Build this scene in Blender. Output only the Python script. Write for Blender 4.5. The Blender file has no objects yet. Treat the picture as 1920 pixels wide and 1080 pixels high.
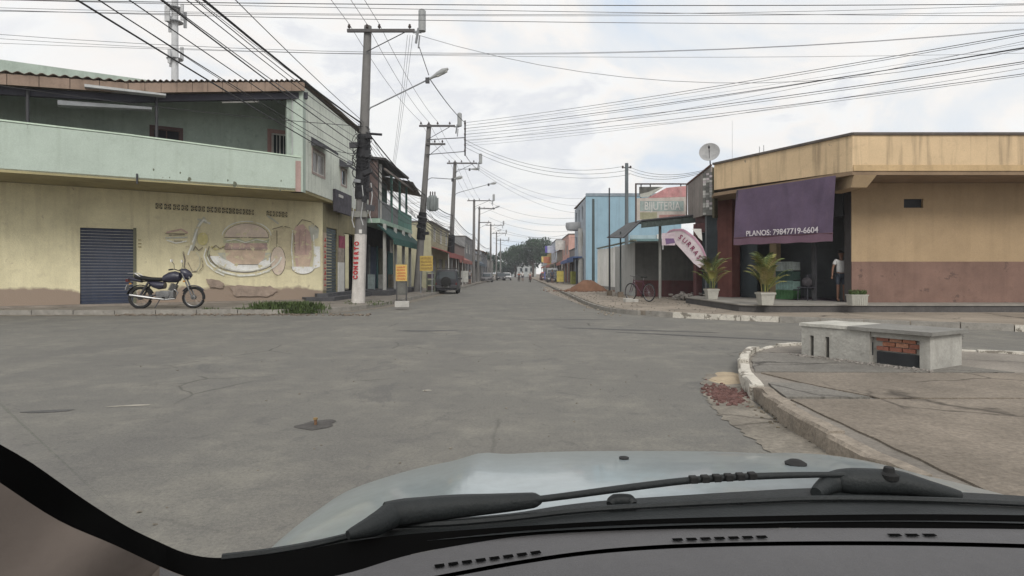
import bpy, bmesh, math, random
from math import radians as R, sin, cos, pi, atan2, hypot
from mathutils import Vector, Matrix, Euler
random.seed(7)
SC = bpy.context.scene
COL = SC.collection
FPX = 1130.0            # focal length in pixels of a 1920 px wide frame
EYE = 1.35              # eye height above the asphalt
HOR = 513.0             # row of the horizon

# ------------------------------------------------------------ camera
cam_d = bpy.data.cameras.new('camera')
cam_d.sensor_width = 36.0
cam_d.lens = FPX / 1920 * 36
cam_d.shift_y = (HOR - 540) / 1920
cam_d.clip_start = 0.02
cam_d.clip_end = 3000
cam = bpy.data.objects.new('camera', cam_d)
cam.location = (0, 0, EYE)
cam.rotation_euler = (R(90), 0, 0)
COL.objects.link(cam)
SC.camera = cam

# ------------------------------------------------------------ world, sun, exposure
SUN_EL, SUN_ROT = 40, 174
w = bpy.data.worlds.new('World'); SC.world = w; w.use_nodes = True
nt = w.node_tree; nt.nodes.clear()
def N(t, **k):
    n = nt.nodes.new(t)
    for a, b in k.items(): setattr(n, a, b)
    return n
wout = N('ShaderNodeOutputWorld'); bg = N('ShaderNodeBackground'); bg.inputs[1].default_value = 0.1
sky = N('ShaderNodeTexSky'); sky.sky_type = 'NISHITA'; sky.sun_disc = False
sky.sun_elevation = R(SUN_EL); sky.sun_rotation = R(SUN_ROT)
tc = N('ShaderNodeTexCoord'); sep = N('ShaderNodeSeparateXYZ'); nt.links.new(tc.outputs['Generated'], sep.inputs[0])
zz = N('ShaderNodeMath', operation='ABSOLUTE'); nt.links.new(sep.outputs[2], zz.inputs[0])
za = N('ShaderNodeMath', operation='ADD'); nt.links.new(zz.outputs[0], za.inputs[0]); za.inputs[1].default_value = 0.28
cmb = N('ShaderNodeCombineXYZ')
for i in range(2):
    d = N('ShaderNodeMath', operation='DIVIDE'); nt.links.new(sep.outputs[i], d.inputs[0]); nt.links.new(za.outputs[0], d.inputs[1])
    nt.links.new(d.outputs[0], cmb.inputs[i])
cmb.inputs[2].default_value = 3.3
n1 = N('ShaderNodeTexNoise'); n1.inputs['Scale'].default_value = 1.7; n1.inputs['Detail'].default_value = 9; n1.inputs['Roughness'].default_value = 0.56
n1.inputs['Distortion'].default_value = 0.5
nt.links.new(cmb.outputs[0], n1.inputs['Vector'])
rp = N('ShaderNodeValToRGB')
e = rp.color_ramp.elements
e[0].position = 0.30; e[0].color = (5.2, 6.0, 7.1, 1)
e[1].position = 0.72; e[1].color = (7.5, 7.4, 7.3, 1)
for p_, c_ in ((0.39, (6.3, 6.6, 7.0, 1)), (0.45, (6.9, 6.95, 7.05, 1)), (0.50, (7.7, 7.4, 7.15, 1)), (0.55, (7.6, 7.55, 7.5, 1)), (0.60, (6.45, 6.5, 6.75, 1)), (0.66, (7.45, 7.4, 7.3, 1))):
    q = e.new(p_); q.color = c_
nt.links.new(n1.outputs['Fac'], rp.inputs[0])
mx = N('ShaderNodeMix', data_type='RGBA'); mx.inputs[0].default_value = 0.95
nt.links.new(sky.outputs[0], mx.inputs[6]); nt.links.new(rp.outputs[0], mx.inputs[7])
nt.links.new(mx.outputs[2], bg.inputs[0]); nt.links.new(bg.outputs[0], wout.inputs[0])

sun_d = bpy.data.lights.new('sun', 'SUN'); sun_d.energy = 1.5; sun_d.angle = R(22); sun_d.color = (1, 0.96, 0.9)
sun = bpy.data.objects.new('sun', sun_d); COL.objects.link(sun)
_az = R(SUN_ROT)
_dir = Vector((sin(_az) * cos(R(SUN_EL)), cos(_az) * cos(R(SUN_EL)), sin(R(SUN_EL))))
sun.rotation_euler = _dir.to_track_quat('Z', 'Y').to_euler()
SC.view_settings.view_transform = 'Standard'; SC.view_settings.look = 'None'
SC.view_settings.exposure = 0.45; SC.view_settings.gamma = 1.0; SC.view_settings.use_curve_mapping = False

# ------------------------------------------------------------ materials
MATS = {}
def mat(name, col, rough=0.85, var=0.12, scale=1.2, streak=0.0, dirt=None, dirt_amt=0.35, bump=0.15, metal=0.0,
        bscale=30, wear=None, peel=None, cracks=None, grain=0.10, gscale=28, obj_co=False, spec=0.3, alpha=None, coat=0.0):
    if name in MATS: return MATS[name]
    m = bpy.data.materials.new(name); m.use_nodes = True; t = m.node_tree; nd = t.nodes
    b = nd['Principled BSDF']
    b.inputs['Roughness'].default_value = rough; b.inputs['Metallic'].default_value = metal
    b.inputs['Specular IOR Level'].default_value = spec
    if coat: b.inputs['Coat Weight'].default_value = coat; b.inputs['Coat Roughness'].default_value = 0.08
    L = t.links.new
    def n(ty, **k):
        q = nd.new(ty)
        for a_, b_ in k.items(): setattr(q, a_, b_)
        return q
    if obj_co: co = n('ShaderNodeTexCoord').outputs['Object']
    else: co = n('ShaderNodeNewGeometry').outputs['Position']
    ns = n('ShaderNodeTexNoise'); ns.inputs['Scale'].default_value = scale; ns.inputs['Detail'].default_value = 7; ns.inputs['Roughness'].default_value = 0.65
    L(co, ns.inputs['Vector'])
    mr = n('ShaderNodeMapRange'); mr.inputs[1].default_value = 0.3; mr.inputs[2].default_value = 0.7
    mr.inputs[3].default_value = 1 - var; mr.inputs[4].default_value = 1 + var
    L(ns.outputs['Fac'], mr.inputs[0])
    vm = n('ShaderNodeVectorMath', operation='SCALE'); vm.inputs[0].default_value = col[:3]
    L(mr.outputs[0], vm.inputs['Scale']); cur = vm.outputs[0]
    dc = dirt or tuple(c * 0.35 for c in col[:3])
    if streak:
        mp = n('ShaderNodeMapping'); mp.inputs['Scale'].default_value = (5, 5, 0.35); L(co, mp.inputs[0])
        s = n('ShaderNodeTexNoise'); s.inputs['Scale'].default_value = 1.0; s.inputs['Detail'].default_value = 5; L(mp.outputs[0], s.inputs['Vector'])
        r_ = n('ShaderNodeMapRange'); r_.inputs[1].default_value = 0.5; r_.inputs[2].default_value = 0.75; r_.inputs[4].default_value = streak; L(s.outputs['Fac'], r_.inputs[0])
        mxx = n('ShaderNodeMix', data_type='RGBA'); L(r_.outputs[0], mxx.inputs[0]); L(cur, mxx.inputs[6]); mxx.inputs[7].default_value = (*dc, 1); cur = mxx.outputs[2]
    if dirt_amt:
        s = n('ShaderNodeTexNoise'); s.inputs['Scale'].default_value = scale * 2.7; s.inputs['Detail'].default_value = 9; s.inputs['Roughness'].default_value = 0.75
        L(co, s.inputs['Vector'])
        r_ = n('ShaderNodeMapRange'); r_.inputs[1].default_value = 0.55; r_.inputs[2].default_value = 0.75; r_.inputs[4].default_value = dirt_amt; L(s.outputs['Fac'], r_.inputs[0])
        mxx = n('ShaderNodeMix', data_type='RGBA'); L(r_.outputs[0], mxx.inputs[0]); L(cur, mxx.inputs[6]); mxx.inputs[7].default_value = (*dc, 1); cur = mxx.outputs[2]
    if grain:
        s = n('ShaderNodeTexNoise'); s.inputs['Scale'].default_value = gscale; s.inputs['Detail'].default_value = 4; s.inputs['Roughness'].default_value = 0.75; L(co, s.inputs['Vector'])
        r_ = n('ShaderNodeMapRange'); r_.inputs[1].default_value = 0.3; r_.inputs[2].default_value = 0.7; r_.inputs[3].default_value = 1 - grain; r_.inputs[4].default_value = 1 + grain; L(s.outputs['Fac'], r_.inputs[0])
        vv = n('ShaderNodeVectorMath', operation='SCALE'); L(cur, vv.inputs[0]); L(r_.outputs[0], vv.inputs['Scale']); cur = vv.outputs[0]
    if peel:    # (colour laid bare, threshold, noise scale)
        pc, th, ps = peel
        s = n('ShaderNodeTexNoise'); s.inputs['Scale'].default_value = ps; s.inputs['Detail'].default_value = 8; s.inputs['Roughness'].default_value = 0.72; s.inputs['Distortion'].default_value = 0.4; L(co, s.inputs['Vector'])
        r_ = n('ShaderNodeMapRange'); r_.inputs[1].default_value = th; r_.inputs[2].default_value = th + 0.018; L(s.outputs['Fac'], r_.inputs[0])
        mxx = n('ShaderNodeMix', data_type='RGBA'); L(r_.outputs[0], mxx.inputs[0]); L(cur, mxx.inputs[6]); mxx.inputs[7].default_value = (*pc, 1); cur = mxx.outputs[2]
    if cracks:  # (cells per metre, width, colour)
        cs, cw, cc = cracks
        vo = n('ShaderNodeTexVoronoi', feature='DISTANCE_TO_EDGE'); vo.inputs['Scale'].default_value = cs
        wn = n('ShaderNodeTexNoise'); wn.inputs['Scale'].default_value = 3; wn.inputs['Detail'].default_value = 7; L(co, wn.inputs['Vector'])
        ad = n('ShaderNodeMix', data_type='VECTOR'); ad.inputs[0].default_value = 0.16; L(co, ad.inputs[4]); L(wn.outputs['Color'], ad.inputs[5]); L(ad.outputs[1], vo.inputs['Vector'])
        r_ = n('ShaderNodeMapRange'); r_.inputs[1].default_value = 0.0; r_.inputs[2].default_value = cw; r_.inputs[3].default_value = 1.0; r_.inputs[4].default_value = 0.0; L(vo.outputs['Distance'], r_.inputs[0])
        s = n('ShaderNodeTexNoise'); s.inputs['Scale'].default_value = 0.8; s.inputs['Detail'].default_value = 4; L(co, s.inputs['Vector'])
        r2 = n('ShaderNodeMapRange'); r2.inputs[1].default_value = 0.45; r2.inputs[2].default_value = 0.56; L(s.outputs['Fac'], r2.inputs[0])
        m2 = n('ShaderNodeMath', operation='MULTIPLY'); L(r_.outputs[0], m2.inputs[0]); L(r2.outputs[0], m2.inputs[1])
        mxx = n('ShaderNodeMix', data_type='RGBA'); L(m2.outputs[0], mxx.inputs[0]); L(cur, mxx.inputs[6]); mxx.inputs[7].default_value = (*cc, 1); cur = mxx.outputs[2]
    if wear:    # (colour, height under which the paint has come off, softness)
        wc, h, so = wear
        sp = n('ShaderNodeSeparateXYZ'); L(co, sp.inputs[0])
        s = n('ShaderNodeTexNoise'); s.inputs['Scale'].default_value = 0.9; s.inputs['Detail'].default_value = 6; L(co, s.inputs['Vector'])
        a1 = n('ShaderNodeMath', operation='MULTIPLY_ADD'); L(s.outputs['Fac'], a1.inputs[0]); a1.inputs[1].default_value = so; a1.inputs[2].default_value = h - so * 0.5
        a2 = n('ShaderNodeMath', operation='SUBTRACT'); L(a1.outputs[0], a2.inputs[0]); L(sp.outputs[2], a2.inputs[1])
        r_ = n('ShaderNodeMapRange'); r_.inputs[1].default_value = -0.03; r_.inputs[2].default_value = 0.08; L(a2.outputs[0], r_.inputs[0])
        mxx = n('ShaderNodeMix', data_type='RGBA'); L(r_.outputs[0], mxx.inputs[0]); L(cur, mxx.inputs[6]); mxx.inputs[7].default_value = (*wc, 1); cur = mxx.outputs[2]
    L(cur, b.inputs['Base Color'])
    if bump:
        s = n('ShaderNodeTexNoise'); s.inputs['Scale'].default_value = bscale; s.inputs['Detail'].default_value = 5; L(co, s.inputs['Vector'])
        bp = n('ShaderNodeBump'); bp.inputs['Strength'].default_value = bump; bp.inputs['Distance'].default_value = 0.02; L(s.outputs['Fac'], bp.inputs['Height'])
        L(bp.outputs[0], b.inputs['Normal'])
    MATS[name] = m
    return m

def glassy(name, col, rough=0.08):
    return mat(name, col, rough=rough, var=0.3, scale=0.8, dirt_amt=0.25, bump=0.0, spec=0.6)

M_ASPH = None
def asphalt():
    m = bpy.data.materials.new('asphalt'); m.use_nodes = True; t = m.node_tree; nd = t.nodes; L = t.links.new
    b = nd['Principled BSDF']; b.inputs['Roughness'].default_value = 0.88; b.inputs['Specular IOR Level'].default_value = 0.25
    geo = nd.new('ShaderNodeNewGeometry').outputs['Position']
    def noise(scale, det=6, ro=0.6, vec=None, dist=0):
        q = nd.new('ShaderNodeTexNoise'); q.inputs['Scale'].default_value = scale; q.inputs['Detail'].default_value = det
        q.inputs['Roughness'].default_value = ro; q.inputs['Distortion'].default_value = dist; L(vec or geo, q.inputs['Vector']); return q.outputs['Fac']
    def mr(f, a, b_, c, d):
        q = nd.new('ShaderNodeMapRange'); L(f, q.inputs[0])
        for i, v in enumerate((a, b_, c, d)): q.inputs[i + 1].default_value = v
        return q.outputs[0]
    def mix(f, a, b_):
        q = nd.new('ShaderNodeMix'); q.data_type = 'RGBA'
        if isinstance(f, float): q.inputs[0].default_value = f
        else: L(f, q.inputs[0])
        for s, i in ((a, 6), (b_, 7)):
            if isinstance(s, tuple): q.inputs[i].default_value = (*s, 1)
            else: L(s, q.inputs[i])
        return q.outputs[2]
    c = mix(mr(noise(0.22, 5, 0.6, dist=1.0), 0.32, 0.68, 0, 1), (0.157, 0.153, 0.140), (0.192, 0.184, 0.162))
    c = mix(mr(noise(0.9, 8, 0.75), 0.48, 0.62, 0, 0.7), c, (0.248, 0.236, 0.202))
    c = mix(mr(noise(4.5, 8, 0.8), 0.45, 0.70, 0, 0.5), c, (0.125, 0.12, 0.112))      # dust
    c = mix(mr(noise(1.7, 8, 0.75, dist=2.0), 0.55, 0.66, 0, 0.5), c, (0.105, 0.102, 0.098))
    c = mix(mr(noise(0.45, 9, 0.78, dist=1.2), 0.58, 0.61, 0, 0.5), c, (0.115, 0.112, 0.108))   # oil and patches
    # wheel tracks polished dark along the street
    mp = nd.new('ShaderNodeMapping'); mp.inputs['Scale'].default_value = (0.8, 0.05, 1); L(geo, mp.inputs[0])
    c = mix(mr(noise(1.0, 3, 0.5, vec=mp.outputs[0]), 0.5, 0.7, 0, 0.30), c, (0.118, 0.114, 0.110))
    # aggregate
    c = mix(mr(noise(38, 4, 0.85), 0.42, 0.66, 0, 0.75), c, mix(0.55, c, (0.05, 0.05, 0.05)))
    c = mix(mr(noise(85, 3, 0.85), 0.58, 0.72, 0, 0.65), c, (0.36, 0.335, 0.295))
    # cracks: broken lines
    vo = nd.new('ShaderNodeTexVoronoi'); vo.feature = 'DISTANCE_TO_EDGE'; vo.inputs['Scale'].default_value = 0.55
    wn = nd.new('ShaderNodeTexNoise'); wn.inputs['Scale'].default_value = 2.5; wn.inputs['Detail'].default_value = 6; L(geo, wn.inputs['Vector'])
    ad = nd.new('ShaderNodeMix'); ad.data_type = 'VECTOR'; ad.inputs[0].default_value = 0.12
    L(geo, ad.inputs[4]); L(wn.outputs['Color'], ad.inputs[5]); L(ad.outputs[1], vo.inputs['Vector'])
    ck = mr(vo.outputs['Distance'], 0.0, 0.012, 0.75, 0.0)
    mm = nd.new('ShaderNodeMath'); mm.operation = 'MULTIPLY'; L(ck, mm.inputs[0]); L(mr(noise(0.35, 3), 0.52, 0.62, 0, 1), mm.inputs[1])
    c = mix(mm.outputs[0], c, (0.045, 0.043, 0.04))
    L(c, b.inputs['Base Color'])
    bp = nd.new('ShaderNodeBump'); bp.inputs['Strength'].default_value = 0.35; bp.inputs['Distance'].default_value = 0.01
    L(noise(90, 4, 0.7), bp.inputs['Height']); L(bp.outputs[0], b.inputs['Normal'])
    return m

# ------------------------------------------------------------ mesh builder
class Frame:
    """A facade line on the ground: u runs along it, v goes behind it, z up."""
    def __init__(s, x, y, th): s.o = Vector((x, y, 0)); s.th = th; s.c = cos(th); s.s = sin(th)
    def w(s, u, v, z): return Vector((s.o.x + u * s.c - v * s.s, s.o.y + u * s.s + v * s.c, z))
    def U(s, px, v=0.0):
        k = (px - 960) / FPX; x0 = s.o.x - v * s.s; y0 = s.o.y + v * s.c
        return (k * y0 - x0) / (s.c - k * s.s)
    def Z(s, px, py, v=0.0):
        return EYE + (HOR - py) * s.w(s.U(px, v), v, 0).y / FPX
def line(x0, y0, x1, y1): return Frame(x0, y0, atan2(y1 - y0, x1 - x0))
WORLD = Frame(0, 0, 0)

class MB:
    def __init__(s, frame=WORLD): s.v = []; s.f = []; s.fr = frame
    def pt(s, p): s.v.append(s.fr.w(*p)); return len(s.v) - 1
    def poly(s, pts): s.f.append([s.pt(p) for p in pts]); return s
    def box(s, u0, u1, v0, v1, z0, z1):
        b = len(s.v)
        for z in (z0, z1):
            for (u, v) in ((u0, v0), (u1, v0), (u1, v1), (u0, v1)): s.pt((u, v, z))
        for q in ((0, 3, 2, 1), (4, 5, 6, 7), (0, 1, 5, 4), (1, 2, 6, 5), (2, 3, 7, 6), (3, 0, 4, 7)): s.f.append([b + i for i in q])
        return s
    def hexa(s, a, c):      # two quads (lists of 4 points) joined
        b = len(s.v)
        for p in list(a) + list(c): s.pt(p)
        for q in ((0, 3, 2, 1), (4, 5, 6, 7), (0, 1, 5, 4), (1, 2, 6, 5), (2, 3, 7, 6), (3, 0, 4, 7)): s.f.append([b + i for i in q])
        return s
    def obox(s, c, size, rot=(0, 0, 0)):
        m = Euler(rot).to_matrix(); c = Vector(c); h = [x / 2 for x in size]
        pts = [c + m @ Vector((sx * h[0], sy * h[1], sz * h[2])) for sz in (-1, 1) for (sx, sy) in ((-1, -1), (1, -1), (1, 1), (-1, 1))]
        return s.hexa(pts[:4], pts[4:])
    def extr(s, uz, v0, v1):    # polygon in (u, z) given depth
        n = len(uz); b = len(s.v)
        for v in (v0, v1):
            for (u, z) in uz: s.pt((u, v, z))
        s.f.append([b + i for i in range(n)]); s.f.append([b + n + i for i in reversed(range(n))])
        for i in range(n): j = (i + 1) % n; s.f.append([b + j, b + i, b + n + i, b + n + j])
        return s
    def prism(s, xy, z0, z1):
        n = len(xy); b = len(s.v)
        for z in (z0, z1):
            for p in xy: s.pt((p[0], p[1], z))
        s.f.append([b + i for i in reversed(range(n))]); s.f.append([b + n + i for i in range(n)])
        for i in range(n): j = (i + 1) % n; s.f.append([b + i, b + j, b + n + j, b + n + i])
        return s
    def ring(s, c, d, r, n, up=None):
        d = Vector(d).normalized(); a = Vector((0, 0, 1)) if abs(d.z) < 0.95 else Vector((1, 0, 0))
        x = d.cross(a).normalized(); y = d.cross(x)
        return [s.pt(Vector(c) + x * (r * cos(2 * pi * i / n)) + y * (r * sin(2 * pi * i / n))) for i in range(n)]
    def tube(s, p0, p1, r0, r1=None, n=8, cap=True):
        r1 = r0 if r1 is None else r1; d = Vector(p1) - Vector(p0)
        a = s.ring(p0, d, r0, n); b = s.ring(p1, d, r1, n)
        for i in range(n): j = (i + 1) % n; s.f.append([a[i], a[j], b[j], b[i]])
        if cap: s.f.append(a[::-1]); s.f.append(b)
        return s
    def path(s, pts, r, n=6, close=False, radii=None):
        pts = [Vector(p) for p in pts]; m = len(pts); rings = []
        for i, p in enumerate(pts):
            if close: d = pts[(i + 1) % m] - pts[i - 1]
            else: d = pts[min(i + 1, m - 1)] - pts[max(i - 1, 0)]
            rings.append(s.ring(p, d, radii[i] if radii else r, n))
        for i in range(m if close else m - 1):
            a, b = rings[i], rings[(i + 1) % m]
            for k in range(n): j = (k + 1) % n; s.f.append([a[k], a[j], b[j], b[k]])
        if not close: s.f.append(rings[0][::-1]); s.f.append(rings[-1])
        return s
    def lathe(s, c, axis, prof, n=20):      # prof: (distance along axis, radius)
        axis = Vector(axis).normalized(); rings = [s.ring(Vector(c) + axis * h, axis, max(r, 1e-4), n) for h, r in prof]
        for a, b in zip(rings, rings[1:]):
            for i in range(n): j = (i + 1) % n; s.f.append([a[i], a[j], b[j], b[i]])
        s.f.append(rings[0][::-1]); s.f.append(rings[-1]); return s
    def grid(s, P, nu, nv, thick=None):
        b = len(s.v)
        for j in range(nv + 1):
            for i in range(nu + 1): s.pt(P(i / nu, j / nv))
        for j in range(nv):
            for i in range(nu): a = b + j * (nu + 1) + i; s.f.append([a, a + 1, a + nu + 2, a + nu + 1])
        return s
    def wall(s, u0, u1, z0, z1, v0, v1, holes=()):
        us = sorted({u0, u1, *[h[0] for h in holes], *[h[1] for h in holes]}); zs = sorted({z0, z1, *[h[2] for h in holes], *[h[3] for h in holes]})
        us = [u for u in us if u0 <= u <= u1]; zs = [z for z in zs if z0 <= z <= z1]
        nu, nz = len(us) - 1, len(zs) - 1
        def solid(i, j):
            if i < 0 or j < 0 or i >= nu or j >= nz: return False
            cu, cz = (us[i] + us[i + 1]) / 2, (zs[j] + zs[j + 1]) / 2
            return not any(h[0] < cu < h[1] and h[2] < cz < h[3] for h in holes)
        for i in range(nu):
            for j in range(nz):
                if not solid(i, j): continue
                a, b, c, d = us[i], us[i + 1], zs[j], zs[j + 1]
                s.poly([(a, v0, c), (b, v0, c), (b, v0, d), (a, v0, d)]); s.poly([(b, v1, c), (a, v1, c), (a, v1, d), (b, v1, d)])
                if not solid(i - 1, j): s.poly([(a, v1, c), (a, v0, c), (a, v0, d), (a, v1, d)])
                if not solid(i + 1, j): s.poly([(b, v0, c), (b, v1, c), (b, v1, d), (b, v0, d)])
                if not solid(i, j - 1): s.poly([(a, v1, c), (b, v1, c), (b, v0, c), (a, v0, c)])
                if not solid(i, j + 1): s.poly([(a, v0, d), (b, v0, d), (b, v1, d), (a, v1, d)])
        return s
    def build(s, name, m, parent=None, smooth=False, label=None, kind=None, origin=None, bevel=0.0, solid=0.0):
        me = bpy.data.meshes.new(name)
        o = Vector(origin) if origin is not None else (Vector(parent['_o']) if parent is not None and '_o' in parent.keys() else Vector((0, 0, 0)))
        inv = None
        if parent is not None and '_rz' in parent.keys() and parent['_rz']: inv = Matrix.Rotation(-parent['_rz'], 3, 'Z')
        vs = [(p - o) for p in s.v]
        if inv is not None: vs = [inv @ p for p in vs]
        me.from_pydata([tuple(p) for p in vs], [], s.f); me.validate()
        bm = bmesh.new(); bm.from_mesh(me); bmesh.ops.recalc_face_normals(bm, faces=bm.faces); bm.to_mesh(me); bm.free()
        ob = bpy.data.objects.new(name, me)
        for q in (m if isinstance(m, (list, tuple)) else [m]): me.materials.append(q)
        if smooth:
            for p in me.polygons: p.use_smooth = True
            me.set_sharp_from_angle(angle=R(40))
        COL.objects.link(ob)
        if parent is not None: ob.parent = parent
        elif origin is not None: ob.location = origin
        if bevel:
            bv = ob.modifiers.new('b', 'BEVEL'); bv.width = bevel; bv.segments = 2; bv.limit_method = 'ANGLE'
        if solid:
            sm = ob.modifiers.new('s', 'SOLIDIFY'); sm.thickness = solid; sm.offset = 0
        if label: ob['label'] = label
        if kind: ob['kind'] = kind
        return ob

def thing(name, label, cat, loc=(0, 0, 0), rz=0.0, group=None):
    o = bpy.data.objects.new(name, None); COL.objects.link(o); o.empty_display_size = 0.2
    o.location = loc; o.rotation_euler = (0, 0, rz)
    o['label'] = label; o['category'] = cat
    if group: o['group'] = group
    o['kind'] = 'thing'; o['_o'] = (0, 0, 0); o['_rz'] = 0.0
    return o
def wthing(name, label, cat, loc, group=None):
    """thing whose parts are given in world coordinates"""
    o = thing(name, label, cat, loc, 0, group); o['_o'] = tuple(loc); return o
def subp(o):        # lets a part carry sub-parts built in the same coordinates
    if o.parent is not None:
        o['_o'] = o.parent['_o']; o['_rz'] = o.parent['_rz']
    return o
def tag(o, label, cat, group=None, kind=None):
    o['label'] = label; o['category'] = cat
    if group: o['group'] = group
    if kind: o['kind'] = kind
    return o
def copy_tree(o, parent=None):
    c = o.copy(); COL.objects.link(c); c.parent = parent
    for ch in list(o.children): copy_tree(ch, c)
    return c
def struct(mb, name, m, **k):
    return mb.build(name, m, kind='structure', **k)
def text(body, m, parent, loc, size, rot=(0, 0, 0), name='lettering', align='CENTER', sx=1.0, ext=0.004, bold=0.0, shear=0.0):
    cu = bpy.data.curves.new(name, 'FONT'); cu.body = body; cu.size = size; cu.extrude = ext; cu.align_x = align; cu.align_y = 'CENTER'; cu.offset = bold; cu.shear = shear
    tmp = bpy.data.objects.new('tmp', cu); me = bpy.data.meshes.new_from_object(tmp); me.name = name
    bpy.data.objects.remove(tmp); me.materials.clear(); me.materials.append(m)
    o = bpy.data.objects.new(name, me); COL.objects.link(o); o.parent = parent
    loc = Vector(loc)
    if parent is not None:
        po = parent['_o'] if '_o' in parent.keys() else parent.parent['_o']
        loc = loc - Vector(po)
    o.location = loc; o.rotation_euler = rot; o.scale = (sx, 1, 1)
    return o
def G(px, py, z=0.0):
    Y = FPX * (EYE - z) / (py - HOR); return ((px - 960) / FPX * Y, Y)
def P(px, py, Y): return Vector(((px - 960) / FPX * Y, Y, EYE + (HOR - py) / FPX * Y))

# ------------------------------------------------------------ palette
asph = asphalt()
pave = mat('pavement_concrete', (0.205, 0.185, 0.16), var=0.3, scale=0.9, dirt_amt=0.7, cracks=(.7, .02, (.05, .045, .04)), grain=.25, dirt=(0.12, 0.105, 0.085), bump=0.5, bscale=14)
pave2 = mat('dusty_pavement', (0.25, 0.215, 0.175), var=0.28, scale=0.6, dirt_amt=0.6, cracks=(.5, .02, (.07, .06, .05)), grain=.22, dirt=(0.16, 0.14, 0.11), bump=0.4, bscale=10)
soil = mat('soil', (0.16, 0.13, 0.10), var=0.3, scale=0.5)
kerbm = mat('old_kerb', (0.26, 0.245, 0.22), var=0.25, scale=3, dirt_amt=0.7, dirt=(0.10, 0.09, 0.075), bump=0.5)
kerbw = mat('whitewashed_kerb', (0.52, 0.49, 0.43), var=0.15, scale=4, dirt_amt=0.5, dirt=(0.22, 0.20, 0.17), peel=((.21, .19, .16), .535, 3.2), grain=.15, bump=0.6, bscale=18)
concrete = mat('concrete', (0.27, 0.265, 0.25), var=0.18, scale=1.5, streak=0.4, dirt_amt=0.4, bump=0.3, obj_co=True)
conc_pole = mat('pole_concrete', (0.17, 0.165, 0.16), var=0.15, scale=2, streak=0.3, dirt_amt=0.3, bump=0.2)
dark_metal = mat('dark_metal', (0.05, 0.05, 0.055), rough=0.5, var=0.2, scale=5, bump=0, obj_co=True)
grey_metal = mat('grey_metal', (0.22, 0.23, 0.24), rough=0.45, var=0.2, scale=5, bump=0, obj_co=True)
pale_metal = mat('pale_metal', (0.42, 0.43, 0.43), rough=0.5, var=0.15, scale=5, bump=0, obj_co=True)
wirem = mat('cable_black', (0.03, 0.03, 0.033), rough=0.6, var=0, dirt_amt=0, bump=0)
wireg = mat('cable_grey', (0.16, 0.16, 0.17), rough=0.6, var=0, dirt_amt=0, bump=0)
black = mat('black_rubber', (0.018, 0.018, 0.018), rough=0.75, var=0.2, scale=9, bump=0.1, obj_co=True)
white_p = mat('white_paint', (0.62, 0.61, 0.58), var=0.1, scale=3, dirt_amt=0.4, streak=0.2)
red_p = mat('red_lettering', (0.42, 0.035, 0.04), var=0.15, scale=6, dirt_amt=0.3, bump=0)
yellow_wall = mat('yellow_wall', (0.70, 0.64, 0.43), var=0.14, scale=0.8, streak=0.32, dirt=(0.36, 0.30, 0.20), dirt_amt=0.4, bump=0.5, peel=((.50, .43, .30), .64, 1.6), wear=((0.30, 0.235, 0.185), 0.72, 1.0))
mint = mat('mint_wall', (0.43, 0.50, 0.44), var=0.08, peel=((.30, .33, .27), .685, 2.2), scale=0.9, streak=0.22, dirt=(0.22, 0.26, 0.20), dirt_amt=0.35, bump=0.25)
mint_lit = mat('mint_side_wall_lit', (0.70, 0.74, 0.66), var=0.1, peel=((.30, .32, .25), .66, 2.6), scale=1.4, streak=0.45, dirt=(0.2, 0.23, 0.17), dirt_amt=0.5, bump=0.3)  # same mint paint, colour lightened to carry the light falling on this side
pinkp = mat('faded_pink_paint', (0.36, 0.22, 0.20), var=0.15, scale=2, streak=0.3)
roofb = mat('brown_fibre_roof', (0.16, 0.125, 0.10), var=0.25, scale=1.5, streak=0.2, bump=0.3)
shut = mat('dark_shutter', (0.075, 0.095, 0.10), rough=0.5, var=0.2, scale=3, streak=0.3, bump=0)
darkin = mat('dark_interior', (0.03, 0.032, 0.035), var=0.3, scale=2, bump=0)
glass_d = glassy('dark_window_glass', (0.035, 0.045, 0.05))
leafg = mat('leaf_green', (0.055, 0.085, 0.03), rough=0.7, var=0.5, scale=3, dirt_amt=0.3, dirt=(0.02, 0.04, 0.012), bump=0)
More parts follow.
